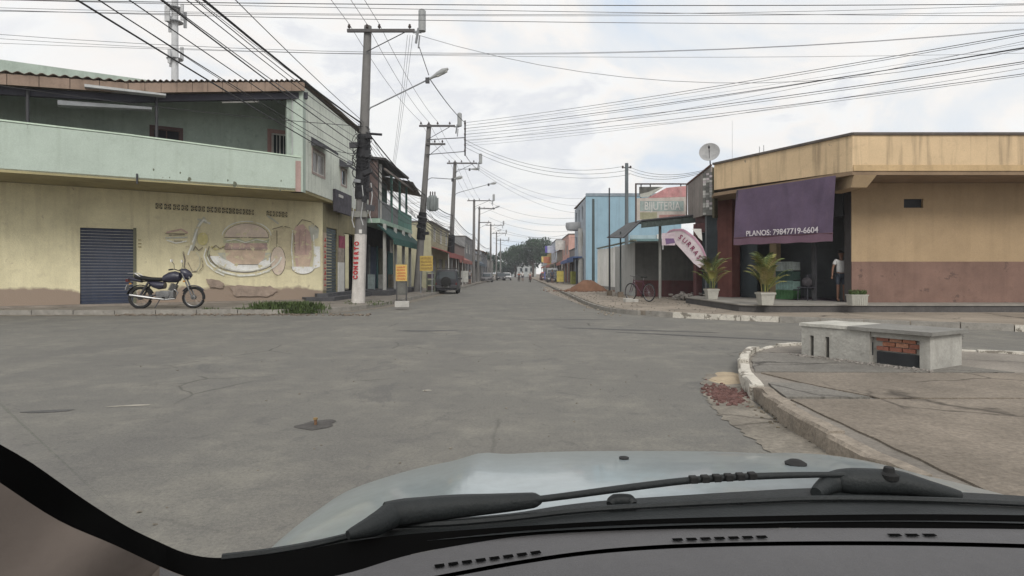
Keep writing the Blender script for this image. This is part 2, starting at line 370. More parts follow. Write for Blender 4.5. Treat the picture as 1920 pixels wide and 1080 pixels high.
# ============================================================ GROUND, ROAD, PAVEMENTS
VL, VR = 0.020, 0.012           # drift of the left and right kerbs with distance
struct(MB().poly([(-900, -300, -0.02), (900, -300, -0.02), (900, 1500, -0.02), (-900, 1500, -0.02)]), 'ground', soil)
struct(MB().poly([(-60, -25, 0), (60, -25, 0), (60, 330, 0), (-60, 330, 0)]), 'road', asph)
PH = 0.15
def kerb_run(parent, pts, wid, h, m, seg, m2=None, jitter=0.006):
    """kerbstones laid one after another along a line on the road edge (inside of the pavement is on the left of the run)"""
    d = [0]
    for a, b in zip(pts, pts[1:]): d.append(d[-1] + hypot(b[0] - a[0], b[1] - a[1]))
    def at(t):
        t = min(max(t, 0), d[-1])
        for i in range(len(d) - 1):
            if t <= d[i + 1]: f = (t - d[i]) / (d[i + 1] - d[i]); a, b = pts[i], pts[i + 1]; return Vector((a[0] + (b[0] - a[0]) * f, a[1] + (b[1] - a[1]) * f, 0))
    n = max(1, int(d[-1] / seg)); s = d[-1] / n
    for i in range(n):
        sub = 4; L = []; Rr = []
        t0, t1 = i * s + 0.012, (i + 1) * s - 0.012
        jz = random.uniform(-jitter, jitter) * 2; jo = random.uniform(-jitter, jitter) * 2
        mb = MB(); rows = []
        for k in range(sub + 1):
            t = t0 + (t1 - t0) * k / sub; p = at(t); q = at(min(t + 0.02, d[-1])); r_ = at(max(t - 0.02, 0)); tg = (q - r_).normalized(); nn = Vector((-tg.y, tg.x, 0))
            w0 = random.uniform(-1, 1) * jitter
            prof = [(jo, -0.05), (jo + w0, h * 0.85 + jz), (0.022 + jo, h + jz + w0 * 0.6), (wid + jo, h + jz + w0 * 0.5), (wid + jo, -0.05)]
            rows.append([mb.pt(p + nn * a + Vector((0, 0, z))) for a, z in prof])
        for a, b in zip(rows, rows[1:]):
            for k in range(5): j = (k + 1) % 5; mb.f.append([a[k], a[j], b[j], b[k]])
        mb.f.append(rows[0][::-1]); mb.f.append(rows[-1])
        mb.build('kerbstone', (m2 if (m2 and random.random() < 0.35) else m), parent)

def smooth_line(pts, n=6):
    out = []
    P_ = [pts[0]] + list(pts) + [pts[-1]]
    for i in range(1, len(P_) - 2):
        for k in range(n):
            t = k / n; a, b, c, d = P_[i - 1], P_[i], P_[i + 1], P_[i + 2]
            out.append(tuple(0.5 * ((2 * b[j]) + (-a[j] + c[j]) * t + (2 * a[j] - 5 * b[j] + 4 * c[j] - d[j]) * t * t + (-a[j] + 3 * b[j] - 3 * c[j] + d[j]) * t ** 3) for j in (0, 1)))
    out.append(pts[-1]); return out

# left block
left_kerb = [(-3.5 + 0.0, 110.0), (-4.55, 60), (-5.0, 38), (-5.25, 29), (-5.35, 25.5), (-5.6, 23.2), (-6.1, 21.5), (-6.9, 20.6), (-8.2, 20.2), (-12.6, 19.9), (-20, 19.6), (-34, 19.2)]
lk = smooth_line(left_kerb, 5)
lp = struct(MB().prism([(x - (0.1 if y > 22 else 0), y + (0.1 if y < 22 else 0)) for x, y in lk] + [(-34, 60), (-40, 320), (0.5, 320)], -0.1, PH), 'left_pavement', pave)
kerb_run(lp, [p for p in lk if p[1] < 75], 0.13, PH + 0.008, kerbm, 1.3)
# right block, beyond the side street
right_kerb = [(30, 3.2), (16, 11.6), (9.8, 15.4), (6.97, 17.1), (5.2, 18.35), (4.2, 19.6), (3.6, 21.0), (3.33, 23.0), (3.3, 27), (3.5, 38), (3.9, 60), (4.5, 110)]
rk = smooth_line(right_kerb, 5)
rpv = struct(MB().prism([(x + 0.08, y + 0.06) for x, y in rk] + [(7.0, 320), (60, 320), (60, 3)], -0.1, PH - 0.004), 'right_pavement', pave2)
kerb_run(rpv, [p for p in rk if p[1] < 19.5 or p[1] > 60 and False], 0.13, PH + 0.008, kerbw, 1.0, kerbm)
kerb_run(rpv, [p for p in rk if 19.4 < p[1] < 75], 0.13, PH + 0.002, kerbm, 1.3)
# right block, near the car
near_kerb = [(2.42, -6), (2.42, 1.0), (2.40, 3.5), (2.38, 4.6), (2.42, 5.5), (2.55, 6.4), (2.72, 7.1), (2.98, 7.9), (3.35, 8.8), (3.95, 9.7), (4.8, 10.3), (6.0, 10.1), (9.0, 8.4), (15, 4.9), (24, -0.5)]
near_kerb = [(x, y) for x, y in near_kerb][::-1]
nk = smooth_line(near_kerb, 6)
np_ = struct(MB().prism([(x + 0.05, y - (0.06 if x > 3.6 else 0)) for x, y in nk], -0.1, PH - 0.012), 'near_pavement', pave)
run = [p for p in nk]
vis = [p for p in run if p[0] < 6.2]
kerb_run(np_, [p for p in vis if p[1] > 6.3], 0.13, PH + 0.025, kerbw, 0.8, None, 0.018)
kerb_run(np_, [p for p in vis if p[1] <= 6.45], 0.13, PH + 0.012, mat('sandy_kerb', (0.25, 0.215, 0.175), var=.3, scale=3, dirt_amt=.7, dirt=(.11, .095, .08), bump=.6, grain=.25), 0.9, None, 0.024)
kerb_run(np_, [p for p in run if p[0] >= 6.1], 0.15, PH + 0.012, kerbm, 1.0, kerbw)
# the cast slabs of the near pavement with open joints
def slab(pts, z, m, name='paving_slab', par=None):
    cx = sum(p[0] for p in pts) / len(pts); cy = sum(p[1] for p in pts) / len(pts)
    mb = MB(); inn = []
    n = len(pts); b = []
    rough = []
    for i in range(n):
        a, c = pts[i], pts[(i + 1) % n]
        k = max(1, int(hypot(c[0] - a[0], c[1] - a[1]) / 0.22))
        for j in range(k):
            t = j / k; rough.append((a[0] + (c[0] - a[0]) * t + random.uniform(-.012, .012), a[1] + (c[1] - a[1]) * t + random.uniform(-.012, .012)))
    mb.prism(rough, z - 0.05, z); return mb.build(name, m, par)
slab_a = mat('slab_grey', (0.165, 0.155, 0.138), var=0.3, cracks=(.8, .018, (.05, .045, .04)), grain=.3, scale=1.2, dirt_amt=0.65, dirt=(0.12, 0.11, 0.09), bump=0.6, bscale=22)
slab_b = mat('slab_sandy', (0.185, 0.158, 0.128), var=0.28, cracks=(.7, .018, (.06, .05, .04)), grain=.3, scale=1.0, dirt_amt=0.55, dirt=(0.15, 0.125, 0.10), bump=0.6, bscale=22)
slab([(2.62, 3.0), (5.2, 3.0), (5.3, 5.75), (2.66, 5.75)], PH + 0.003, slab_b, par=np_)
slab([(2.66, 5.84), (3.45, 5.82), (3.15, 6.55), (2.80, 6.60)], PH + 0.010, slab_a, par=np_)
slab([(3.55, 5.82), (6.4, 5.80), (6.2, 7.25), (3.02, 7.3), (3.22, 6.60)], PH + 0.003, slab_b, par=np_)
slab([(2.98, 7.38), (6.1, 7.33), (5.4, 8.7), (3.75, 9.2), (3.3, 8.3)], PH + 0.001, slab_a, par=np_)
slab([(5.4, 3.0), (9.5, 2.4), (9.2, 4.7), (6.3, 5.70), (5.4, 5.72)], PH + 0.002, slab_a, par=np_)
# concrete gutter by the near kerb
gut = [(1.98, 1.0), (1.97, 3.6), (1.95, 4.8), (1.98, 5.8), (2.12, 6.6), (2.3, 7.3), (2.62, 8.1)]
gin = [(2.40, 1.0), (2.39, 3.6), (2.37, 4.8), (2.41, 5.6), (2.54, 6.4), (2.71, 7.1), (2.96, 7.9)]
a_, b_ = smooth_line(gut, 16), smooth_line(gin, 16)
a_ = [(x + random.uniform(-.035, .035), y + random.uniform(-.01, .01)) for x, y in a_]
mb = MB()
for i in range(len(a_) - 1): mb.poly([(*a_[i], 0.006), (*b_[i], 0.016), (*b_[i + 1], 0.016), (*a_[i + 1], 0.006)])
struct(mb, 'gutter', mat('gutter_concrete', (0.20, 0.18, 0.15), var=0.35, cracks=(1.5, .03, (.07, .06, .05)), grain=.3, scale=2.2, dirt_amt=0.6, dirt=(0.11, 0.10, 0.085), bump=0.5), origin=(0, 0, 0))

def blob(cx, cy, rx, ry, z, n=26, rot=0, jag=0.22):
    ph = [random.uniform(0, 6.28) for _ in range(4)]
    pts = []
    for i in range(n):
        a = 2 * pi * i / n; r = 1 + jag * (sin(2 * a + ph[0]) * .5 + sin(3 * a + ph[1]) * .35 + sin(5 * a + ph[2]) * .3 + sin(9 * a + ph[3]) * .15)
        x, y = rx * r * cos(a), ry * r * sin(a); pts.append((cx + x * cos(rot) - y * sin(rot), cy + x * sin(rot) + y * cos(rot), z))
    return pts
tar = mat('dark_asphalt_patch', (0.092, 0.09, 0.088), var=0.25, scale=3, dirt_amt=0.4, dirt=(0.16, 0.15, 0.135), bump=0.4, bscale=60)
pale = mat('pale_mortar_patch', (0.30, 0.28, 0.24), var=0.25, scale=4, dirt_amt=0.4)
sandm = mat('sand', (0.36, 0.29, 0.20), var=0.2, scale=4, dirt_amt=0.4, dirt=(0.18, 0.14, 0.10), bump=0.5)
for c, rx, ry, m, rot in (((-2.02, 14.2), 0.75, 0.12, tar, 0), ((-1.57, 13.9), 0.35, 0.06, pale, 0.1), ((-4.55, 5.9), 0.25, 0.05, tar, 0.2), ((-3.9, 6.15), 0.22, 0.035, pale, 0.25), ((2.9, 14.4), 1.7, 0.14, tar, -0.35), ((4.2, 12.9), 1.9, 0.12, tar, -0.5),
                          ((1.55, 17.6), 1.4, 0.10, tar, 0.1), ((0.98, 4.3), 0.02, 0.17, pale, 0.15), ((-0.98, 6.95), 0.05, 0.05, pale, 0)):
    struct(MB().poly(blob(*c, rx, ry, 0.004, rot=rot)), 'road_patch', m)
# stains and hollow with a stub of pipe sticking out
hx, hy = G(594, 797)
struct(MB().poly(blob(hx, hy, 0.17, 0.16, 0.004, jag=0.3)), 'road_hollow', mat('damp_asphalt', (0.075, 0.07, 0.066), var=0.3, scale=9, dirt_amt=0.3))
st = wthing('pipe_stub', 'small rusty pipe stub sticking out of a dark hollow in the asphalt', 'pipe', (hx, hy, 0))
MB().tube((hx - .01, hy, 0), (hx - 0.012, hy, 0.05), 0.013).build('pipe', mat('rust', (0.16, 0.09, 0.05), var=0.3, scale=20), st, smooth=True)
MB().tube((hx - 0.012, hy, 0.05), (hx - 0.012, hy, 0.065), 0.020).build('cap', mat('brass_rust', (0.25, 0.17, 0.08), var=0.3, scale=20), st, smooth=True)
# dust drift, red gravel, sand by the near kerb
mb = MB()
def mound(cx, cy, rx, ry, h, n=22, z0=0.0, jag=0.25, rot=0):
    rings = []
    m_ = MB(); outer = blob(cx, cy, rx, ry, z0, n, rot, jag)
    prev = [m_.pt((p[0], p[1], z0 - 0.02)) for p in outer]
    for k, f in enumerate((0.98, 0.8, 0.6, 0.38, 0.18)):
        zz_ = z0 + h * (1 - f ** 1.6)
        cur = [m_.pt((cx + (p[0] - cx) * f + random.uniform(-1, 1) * rx * .03, cy + (p[1] - cy) * f + random.uniform(-1, 1) * ry * .03, zz_ + random.uniform(-.06, .06) * h)) for p in outer]
        for i in range(n): j = (i + 1) % n; m_.f.append([prev[i], prev[j], cur[j], cur[i]])
        prev = cur
    m_.f.append(prev); return m_
sx, sy = G(1372, 712)
tag(mound(sx - 0.02, sy, 0.30, 0.55, 0.035, rot=-0.3).build('sand', sandm, smooth=True), 'pale drift of sand lying in the gutter against the white kerb', 'sand', kind='stuff')
def chips(n, fn, smin, smax, mats_, name, label, cat, z=0.0):
    mb = MB()
    for _ in range(n):
        x, y, zz_ = fn(); s_ = random.uniform(smin, smax)
        mb.obox((x, y, zz_ + s_ * 0.3), (s_ * random.uniform(.7, 1.5), s_ * random.uniform(.7, 1.3), s_ * random.uniform(.4, .8)), (random.uniform(-.5, .5), random.uniform(-.5, .5), random.uniform(0, 3)))
    ob = mb.build(name, mats_); tag(ob, label, cat, kind='stuff'); return ob
redst = mat('red_gravel', (0.13, 0.07, 0.062), var=0.4, scale=9, dirt_amt=0.4, bump=0.2)
def g_red():
    px = random.gauss(1362, 17); py = 741 + (px - 1360) * 0.25 + random.gauss(0, 7)
    return (*G(px, py), 0.006)
chips(700, g_red, 0.012, 0.035, redst, 'gravel', 'reddish gravel scattered in the gutter beside the white kerb', 'gravel')
def g_litter():
    t = random.random(); px = 1400 + 220 * t + random.gauss(0, 8); py = 760 + 100 * t + random.gauss(0, 8)
    return (*G(px, py), 0.012)
chips(160, g_litter, 0.008, 0.022, mat('grit', (0.14, 0.12, 0.09), var=0.5, scale=9), 'grit', 'dark grit along the foot of the near kerb', 'grit')
def g_dots():
    y = random.uniform(3.2, 30); return (random.uniform(-min(y, 9) * .65, 2.0), y, 0.0)
chips(300, g_dots, 0.006, 0.018, mat('pebble', (0.20, 0.18, 0.15), var=0.5, scale=9), 'pebbles', 'loose pebbles strewn over the grey asphalt', 'pebbles')
tag(MB().poly([(-34, 18.55, .005), (-20, 19.0, .005), (-12.6, 19.25, .005), (-8.2, 19.7, .005), (-6.6, 20.1, .005), (-5.6, 21.2, .005), (-5.0, 23.4, .005), (-4.75, 26, .005), (-4.5, 32, .005), (-4.4, 40, .005), (-5.0, 40, .005), (-5.24, 29, .005), (-5.5, 23.6, .005), (-6.0, 21.6, .005), (-6.9, 20.62, .005), (-8.2, 20.22, .005), (-12.6, 19.92, .005), (-34, 19.22, .005)]).build('dust', mat('gutter_dust', (.185, .165, .135), var=.4, scale=2.5, dirt_amt=.7, dirt=(.11, .10, .085), grain=.3)), 'band of dirt and dust lying along the left kerb', 'dust', kind='stuff')
# verge grass at the left kerb
def blades(n, fn, h0, h1, m, name, label, cat, parent=None, wd=0.012):
    mb = MB()
    for _ in range(n):
        x, y, z = fn(); h = random.uniform(h0, h1); a = random.uniform(0, 6.28); b = random.uniform(0.1, 0.75); wv = Vector((cos(a + 1.57), sin(a + 1.57), 0)) * wd * random.uniform(.7, 1.6)
        p0 = Vector((x, y, z)); p1 = p0 + Vector((cos(a) * h * b * .4, sin(a) * h * b * .4, h * .6)); p2 = p0 + Vector((cos(a) * h * b, sin(a) * h * b, h * (1 - b * .3)))
        i = len(mb.v); mb.v += [p0 - wv, p0 + wv, p1 + wv * .8, p1 - wv * .8, p2]
        mb.f += [[i, i + 1, i + 2, i + 3], [i + 3, i + 2, i + 4]]
    ob = mb.build(name, m, parent); 
    if parent is None: tag(ob, label, cat, kind='stuff')
    return ob
grassm = mat('weed_green', (0.07, 0.10, 0.035), var=0.5, scale=4, dirt_amt=0.4, dirt=(0.12, 0.10, 0.05), bump=0)
def g_gr():
    t = random.random(); c = random.choice((530, 545, 555, 520, 580, 500, 560)); px = random.gauss(c, 16); Y = random.uniform(20.1, 21.3); 
    return ((px - 960) / FPX * Y, Y, PH - 0.02 if Y > 20.3 else 0.02)
blades(2600, g_gr, 0.08, 0.34, grassm, 'grass', 'low green weeds growing over the kerb in front of the yellow wall', 'weeds', wd=0.016)
def g_gr2():
    px = random.choice((452, 475, 490, 660, 700, 720, 390)) + random.gauss(0, 9); Y = random.uniform(20.1, 20.6) if px < 640 else random.uniform(23, 26)
    return ((px - 960) / FPX * Y, Y, PH - 0.02)
blades(420, g_gr2, 0.03, 0.12, grassm, 'weeds', 'small tufts of weeds along the left kerb', 'weeds')
chips(260, lambda: ((random.uniform(240, 700) - 960) / FPX * 20.0, random.uniform(19.2, 19.9), 0), 0.02, 0.07, mat('litter_brown', (0.17, 0.14, 0.11), var=0.5, scale=5), 'litter', 'brown litter and leaves lying along the left gutter', 'litter')

# ============================================================ CORNER BUILDING (yellow below, mint above)
cb = wthing('corner_building', 'two-storey corner building, worn yellow wall with food mural below and mint balcony above', 'building', (-10, 24, 0))
Fw = line(-14.65, 23.0, -8.48, 27.0)           # yellow ground floor wall
LW = hypot(6.17, 4.0)
ceil_z = 4.55
hu0, hu1 = Fw.U(150), Fw.U(251)
MB(Fw).wall(-9.0, LW, PH, ceil_z - .01, 0, 0.2, [(hu0, hu1, PH, 3.05)] ).build('wall', yellow_wall, cb)
# dark blue roller door left
mb = MB(Fw)
for i in range(26): z = PH + i * 0.112; mb.box(hu0, hu1, 0.06 + 0.012 * (i % 2), 0.10, z, z + 0.104)
sd = mb.build('roller_door', mat('navy_shutter', (0.035, 0.045, 0.075), rough=0.5, var=0.2, scale=2, streak=0.3), cb)
MB(Fw).box(hu1 - 0.02, hu1 + 0.08, -0.03, 0, PH, 3.1).build('door_frame', mat('olive_strip', (0.16, 0.16, 0.11)), cb)
# perforated vent blocks
ventd = darkin; ventm = mat('vent_block_clay', (0.60, 0.53, 0.34), var=0.2, scale=4)
vx = [(292 + 18.6 * i, 386 + 18.6 * i * 0.066) for i in range(10)]
xs = [298, 314.5, 331, 346.5, 364, 378, 394, 408, 422, 435, 448, 460, 471] + [504.5, 516, 527, 534]
for k, px in enumerate(xs):
    py = 386.5 + (px - 298) * 0.067
    u = Fw.U(px); z = Fw.Z(px, py); h_ = 0.115
    mb = MB(Fw); b = 0.115 if px < 440 else 0.10
    mb.box(u - b, u + b, -0.012, 0.0, z - h_, z + h_)
    vb = subp(mb.build('vent_block', ventd, cb))
    mb = MB(Fw)
    mb.box(u - b, u + b, -0.03, -0.012, z - 0.012, z + 0.012); mb.box(u - .012, u + .012, -0.031, -0.0125, z - h_, z + h_)
    s_ = h_ * 0.72
    for a in (-1, 1):
        for c in (-1, 1): mb.obox((u + a * b * .5, -0.022, z + c * h_ * .5), (b * .95, 0.018, 0.022), (0, a * c * 0.75, 0))
    for zc in (z - h_, z + h_): mb.box(u - b, u + b, -0.033, -0.013, zc - .01, zc + .01)
    mb.build('grille', ventm, vb)

# --- painted mural (flat print on the wall)
mur = subp(MB(Fw).poly([(Fw.U(345), -0.004, 1.2), (Fw.U(600), -0.004, 1.2), (Fw.U(600), -0.004, 1.205), (Fw.U(345), -0.004, 1.205)]).build('mural', yellow_wall, cb))
_lay = [0.006]
def worn(name, col, hole=0.35):
    """old paint worn through to the wall in ragged spots"""
    return mat(name, col, var=0.16, scale=3.0, dirt_amt=0.5, dirt=(0.60, 0.54, 0.34), streak=0.1, peel=((.66, .60, .40), .565, 3.5), bump=0.2)
def pic(pts, m, name='painted_shape'):
    _lay[0] += 0.0003
    poly = [(Fw.U(x), -_lay[0], Fw.Z(x, y)) for x, y in pts]
    return MB(Fw).poly(poly).build(name, m, mur)
def ell(cx, cy, rx, ry, a0=0, a1=360, n=28): return [(cx + rx * cos(R(a0 + (a1 - a0) * i / n)), cy + ry * sin(R(a0 + (a1 - a0) * i / n))) for i in range(n + (0 if a1 - a0 == 360 else 1))]
def strokep(pts, wd, m):
    for (x0, y0), (x1, y1) in zip(pts, pts[1:]):
        L_ = hypot(x1 - x0, y1 - y0) or 1; nx, ny = -(y1 - y0) / L_ * wd / 2, (x1 - x0) / L_ * wd / 2
        pic([(x0 + nx, y0 + ny), (x1 + nx, y1 + ny), (x1 - nx, y1 - ny), (x0 - nx, y0 - ny)], m, 'painted_line')
p_white = worn('mural_white', (0.82, 0.82, 0.80)); p_bun = worn('mural_bun', (0.68, 0.57, 0.48)); p_bun2 = worn('mural_bun_low', (0.62, 0.48, 0.37)); p_meat = worn('mural_meat', (0.42, 0.31, 0.29))
p_let = worn('mural_lettuce', (0.48, 0.49, 0.34)); p_pink = worn('mural_pink', (0.56, 0.40, 0.35)); p_line = worn('mural_outline', (0.21, 0.18, 0.14)); p_hi = worn('mural_highlight', (0.76, 0.76, 0.70)); p_yel = worn('mural_mustard', (0.60, 0.54, 0.26)); p_gry = worn('mural_grey', (0.53, 0.53, 0.46)); p_cream = worn('mural_cream', (0.60, 0.53, 0.36))
# plate
plate = ell(458, 475, 66, 36, 8, 172); pic(plate, p_white)
strokep(ell(458, 475, 66, 36, 5, 178, 16), 1.6, p_line)
pic(ell(460, 472, 52, 22, 5, 175), p_gry)
# lower bun, meat, salad, upper bun
pic([(422, 468), (498, 468), (496, 484), (484, 495), (440, 496), (424, 486)], p_bun2)
pic([(424, 454), (500, 454), (502, 468), (420, 468)], p_meat); pic([(430, 458), (446, 452), (462, 459), (478, 452), (496, 460), (496, 464), (426, 464)], p_pink)
pic([(418, 447), (434, 452), (446, 446), (462, 453), (478, 446), (492, 453), (505, 448), (503, 456), (420, 456)], p_let)
pic(ell(462, 445, 42, 26, 180, 360), p_bun); strokep([(420, 445), (504, 446)], 1.4, p_line); strokep(ell(462, 445, 42, 26, 180, 360, 12), 0.9, p_line)
strokep([(422, 468), (500, 469)], 1.0, p_line); strokep([(440, 496), (484, 496)], 1.0, p_line)
# sausage in bread on the right
pic([(508, 440), (516, 428), (530, 426), (544, 430), (548, 470), (545, 505), (508, 500)], p_cream)
pic(ell(521, 489, 14, 27), p_bun); strokep(ell(521, 489, 14, 27, 0, 350, 18), 1.2, p_line); strokep([(519, 432), (519, 462)], 1.6, p_line)
# red drink
pic([(550, 432), (552, 480), (556, 505), (578, 506), (584, 480), (584, 440), (568, 420), (556, 424)], p_pink)
pic([(558, 478), (582, 478), (578, 505), (560, 505)], p_bun2); pic(ell(568, 500, 22, 14, 0, 180), p_white); strokep(ell(568, 500, 22, 14, 0, 180, 12), 1.1, p_line)
strokep([(551, 436), (553, 474)], 1.2, p_line); pic([(578, 424), (590, 420), (598, 430), (596, 446), (584, 452)], p_gry)
pic([(588, 462), (600, 462), (600, 500), (588, 504)], p_white)
# figure-like swirls on the left: scribbles of white and grey
strokep([(358, 470), (364, 452), (368, 432), (376, 416), (384, 408)], 6, p_gry); strokep([(370, 410), (388, 418)], 4, p_gry)
strokep([(312, 436), (340, 430), (352, 437)], 3, p_pink); strokep([(310, 446), (352, 445)], 3, p_gry); strokep([(326, 452), (342, 452)], 1.4, p_line); strokep([(310, 438), (350, 438)], 1.0, p_line)
pic(ell(360, 490, 15, 20), p_cream); strokep(ell(360, 490, 15, 20, -60, 120, 10), 1.0, p_gry); strokep([(343, 472), (347, 488), (345, 502)], 3, p_line)
strokep([(392, 470), (388, 480), (394, 492), (410, 502)], 5, p_let); strokep([(396, 462), (404, 468), (420, 462)], 3, p_yel); strokep([(500, 404), (512, 412), (522, 420)], 3, p_gry)
pic(ell(380, 448, 10, 12), p_yel)
strokep([(398, 503), (420, 512), (450, 518), (480, 516), (506, 508)], 2.2, p_gry)
# lettering strokes on the left of the wall, faded
for y in (450, 457, 463): strokep([(259, y), (265, y)], 1.6, worn('mural_olive', (0.24, 0.2, 0.09)))
strokep(ell(458, 476, 70, 40, 8, 172, 18), 3.0, p_hi); strokep(ell(458, 475, 60, 33, 15, 165, 14), 2.0, p_hi)
strokep(ell(462, 444, 46, 29, 185, 355, 14), 2.2, p_hi); strokep([(424, 452), (440, 449), (460, 455), (480, 449), (500, 453)], 1.6, p_hi)
strokep([(352, 478), (358, 462), (366, 440), (372, 424), (382, 412), (394, 420)], 3.2, p_hi); strokep([(312, 450), (330, 456), (350, 452)], 2.4, p_hi); strokep([(316, 441), (346, 440)], 1.6, p_line)
strokep([(386, 466), (382, 480), (388, 496), (402, 508), (420, 516)], 2.6, p_hi); strokep([(352, 492), (360, 508), (372, 510), (380, 500), (378, 484)], 1.4, p_line)
strokep([(392, 462), (388, 476), (394, 490), (408, 500), (424, 506)], 1.6, p_line); strokep([(362, 470), (366, 462), (372, 470), (380, 464)], 1.8, p_line); strokep([(397, 466), (404, 460), (412, 466), (422, 462)], 1.4, p_line)
strokep([(548, 432), (546, 470), (549, 500)], 2.4, p_hi); strokep([(510, 430), (530, 424), (546, 428)], 1.4, p_line); strokep([(587, 440), (589, 480), (586, 504)], 2.2, p_hi); strokep([(556, 424), (566, 412), (582, 416), (596, 428)], 1.4, p_line)
strokep([(562, 430), (560, 470)], 1.2, p_meat); strokep([(572, 430), (573, 476)], 1.2, p_meat)
# patches of fallen plaster
pl = mat('bare_plaster', (0.31, 0.245, 0.20), var=0.25, scale=4, dirt_amt=0.5, bump=0.6)
def patch(pts, m, wall=Fw, nm='bare_plaster_patch'):
    _lay[0] += 0.0003
    r_ = []
    for i in range(len(pts)):
        a, c = pts[i], pts[(i + 1) % len(pts)]
        for j in range(4): t = j / 4; r_.append((a[0] + (c[0] - a[0]) * t + random.uniform(-1.6, 1.6), a[1] + (c[1] - a[1]) * t + random.uniform(-1.2, 1.2)))
    MB(wall).poly([(wall.U(x), -_lay[0], wall.Z(x, y)) for x, y in r_]).build(nm, m, mur)
patch([(386, 522), (408, 524), (420, 532), (416, 540), (392, 538)], pl)
patch([(430, 536), (450, 534), (480, 537), (506, 536), (520, 545), (500, 556), (440, 556)], pl)
# low plinth step along the wall
MB(Fw).box(-9, LW - 0.6, -0.42, 0, PH, PH + 0.07).build('plinth', mat('plinth_concrete', (0.24, 0.21, 0.18), var=0.25, scale=1.5, dirt_amt=0.5), cb)

# --- slab and balcony
Fp = line(-13.19, 20.7, -8.25, 23.6); LP = hypot(4.94, 2.9)
Fs = line(-8.22, 23.62, -8.0, 33.6); LS = 9.98
pD = Fp.w(-9.5, 0, 0); pE = Fp.w(-9.5, 4.5, 0)
MB().prism([(pD.x, pD.y), (-8.25, 23.6), (-8.0, 33.6), (-13, 33.6), (pE.x, pE.y)], ceil_z - 0.0, ceil_z + 0.12).build('floor_slab', mat('slab_yellow', (0.33, 0.29, 0.16), var=0.2, scale=1.2, dirt_amt=0.5), cb)
MB(Fp).extr([(-9.5, ceil_z + .125), (LP, ceil_z + .02), (LP, 5.86), (0, 6.08), (-9.5, 6.25)], 0, 0.14).build('balcony_parapet', mint, cb)
MB(Fp).extr([(-9.5, 6.27), (0, 6.10), (LP, 5.88), (LP, 5.93), (0, 6.15), (-9.5, 6.32)], -0.02, 0.16).build('parapet_coping', mat('mint_coping', (0.52, 0.62, 0.51), var=0.1, scale=2, dirt_amt=0.3), cb)
for px, py, s_ in ((355, 336, .10), (338, 324, .05), (440, 345, .12), (525, 357, .05), (427, 338, .05), (288, 318, .05), (527, 339, .04), (318, 333, .03)):
    u = Fp.U(px); z = Fp.Z(px, py)
    MB(Fp).poly([(u + s_ * .6 * cos(a) * random.uniform(.6, 1.2), -0.004, z + s_ * sin(a) * random.uniform(.6, 1.2)) for a in [i * .7 for i in range(9)]]).build('damp_stain', mat('stain', (0.13, 0.14, 0.10), var=0.3, scale=9), cb)
for px in (257,): MB(Fp).tube((Fp.U(px), -0.03, ceil_z - .1), (Fp.U(px), -0.03, ceil_z + .25), 0.03).build('drain_pipe', dark_metal, cb)
# pink corner strip and corner post
MB(Fp).box(LP - 0.22, LP - 0.02, -0.018, 0.0, 4.55, 5.75).build('pink_strip', mat('pale_pink_strip', (0.42, 0.30, 0.27), var=0.15, scale=3, streak=0.3), cb)
cu = Fp.U(547)
MB(Fp).box(cu - 0.16, cu + 0.14, 0.17, 0.42, 5.86, 8.55).build('corner_post', mat('grey_mint_post', (0.36, 0.42, 0.37), var=0.2, scale=2, streak=0.4), cb)
MB(Fp).box(cu + 0.03, cu + 0.06, 0.13, 0.17, 5.9, 8.55).build('down_pipe', pale_metal, cb)
# back wall of the veranda
wu0, wu1 = Fp.U(509, 2.2), Fp.U(541, 2.2); wz0, wz1 = 5.4, Fp.Z(525, 251, 2.2)
w2a, w2b = Fp.U(286, 2.2), Fp.U(338, 2.2); w2z0, w2z1 = 5.3, Fp.Z(310, 242, 2.2)
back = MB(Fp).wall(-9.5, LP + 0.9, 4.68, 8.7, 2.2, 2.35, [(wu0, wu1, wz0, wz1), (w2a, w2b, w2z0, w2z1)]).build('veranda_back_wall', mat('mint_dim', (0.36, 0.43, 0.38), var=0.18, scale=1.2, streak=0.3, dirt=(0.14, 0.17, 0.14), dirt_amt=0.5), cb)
def window(F, u0, u1, z0, z1, v, parent, bars=0, framew=0.05, fm=None, gm=None, mull=1, sur=None, surw=0.12):
    fm = fm or white_p; gm = gm or glass_d
    wn_ = subp(MB(F).box(u0, u1, v + 0.07, v + 0.09, z0, z1).build('window', gm, parent))
    mb = MB(F); f = framew
    mb.box(u0, u0 + f, v + 0.02, v + 0.07, z0, z1); mb.box(u1 - f, u1, v + 0.02, v + 0.07, z0, z1)
    mb.box(u0 + f, u1 - f, v + 0.021, v + 0.069, z0, z0 + f); mb.box(u0 + f, u1 - f, v + 0.021, v + 0.069, z1 - f, z1)
    for k in range(mull): c = u0 + (u1 - u0) * (k + 1) / (mull + 1); mb.box(c - f * .4, c + f * .4, v + 0.022, v + 0.068, z0 + f, z1 - f)
    mb.build('frame', fm, wn_)
    if bars:
        mb = MB(F)
        for k in range(bars): c = u0 + (u1 - u0) * (k + .5) / bars; mb.box(c - .012, c + .012, v - 0.03, v - 0.01, z0, z1)
        for z in (z0 + .05, (z0 + z1) / 2, z1 - .05): mb.box(u0, u1, v - 0.033, v - 0.007, z - .012, z + .012)
        mb.build('bars', white_p, wn_)
    if sur:
        s_ = surw; mb = MB(F)
        mb.box(u0 - s_, u0, v - .02, v, z0 - s_, z1 + s_); mb.box(u1, u1 + s_, v - .02, v, z0 - s_, z1 + s_); mb.box(u0, u1, v - .021, v, z1, z1 + s_); mb.box(u0, u1, v - .021, v, z0 - s_, z0)
        mb.build('surround', sur, wn_)
    return wn_
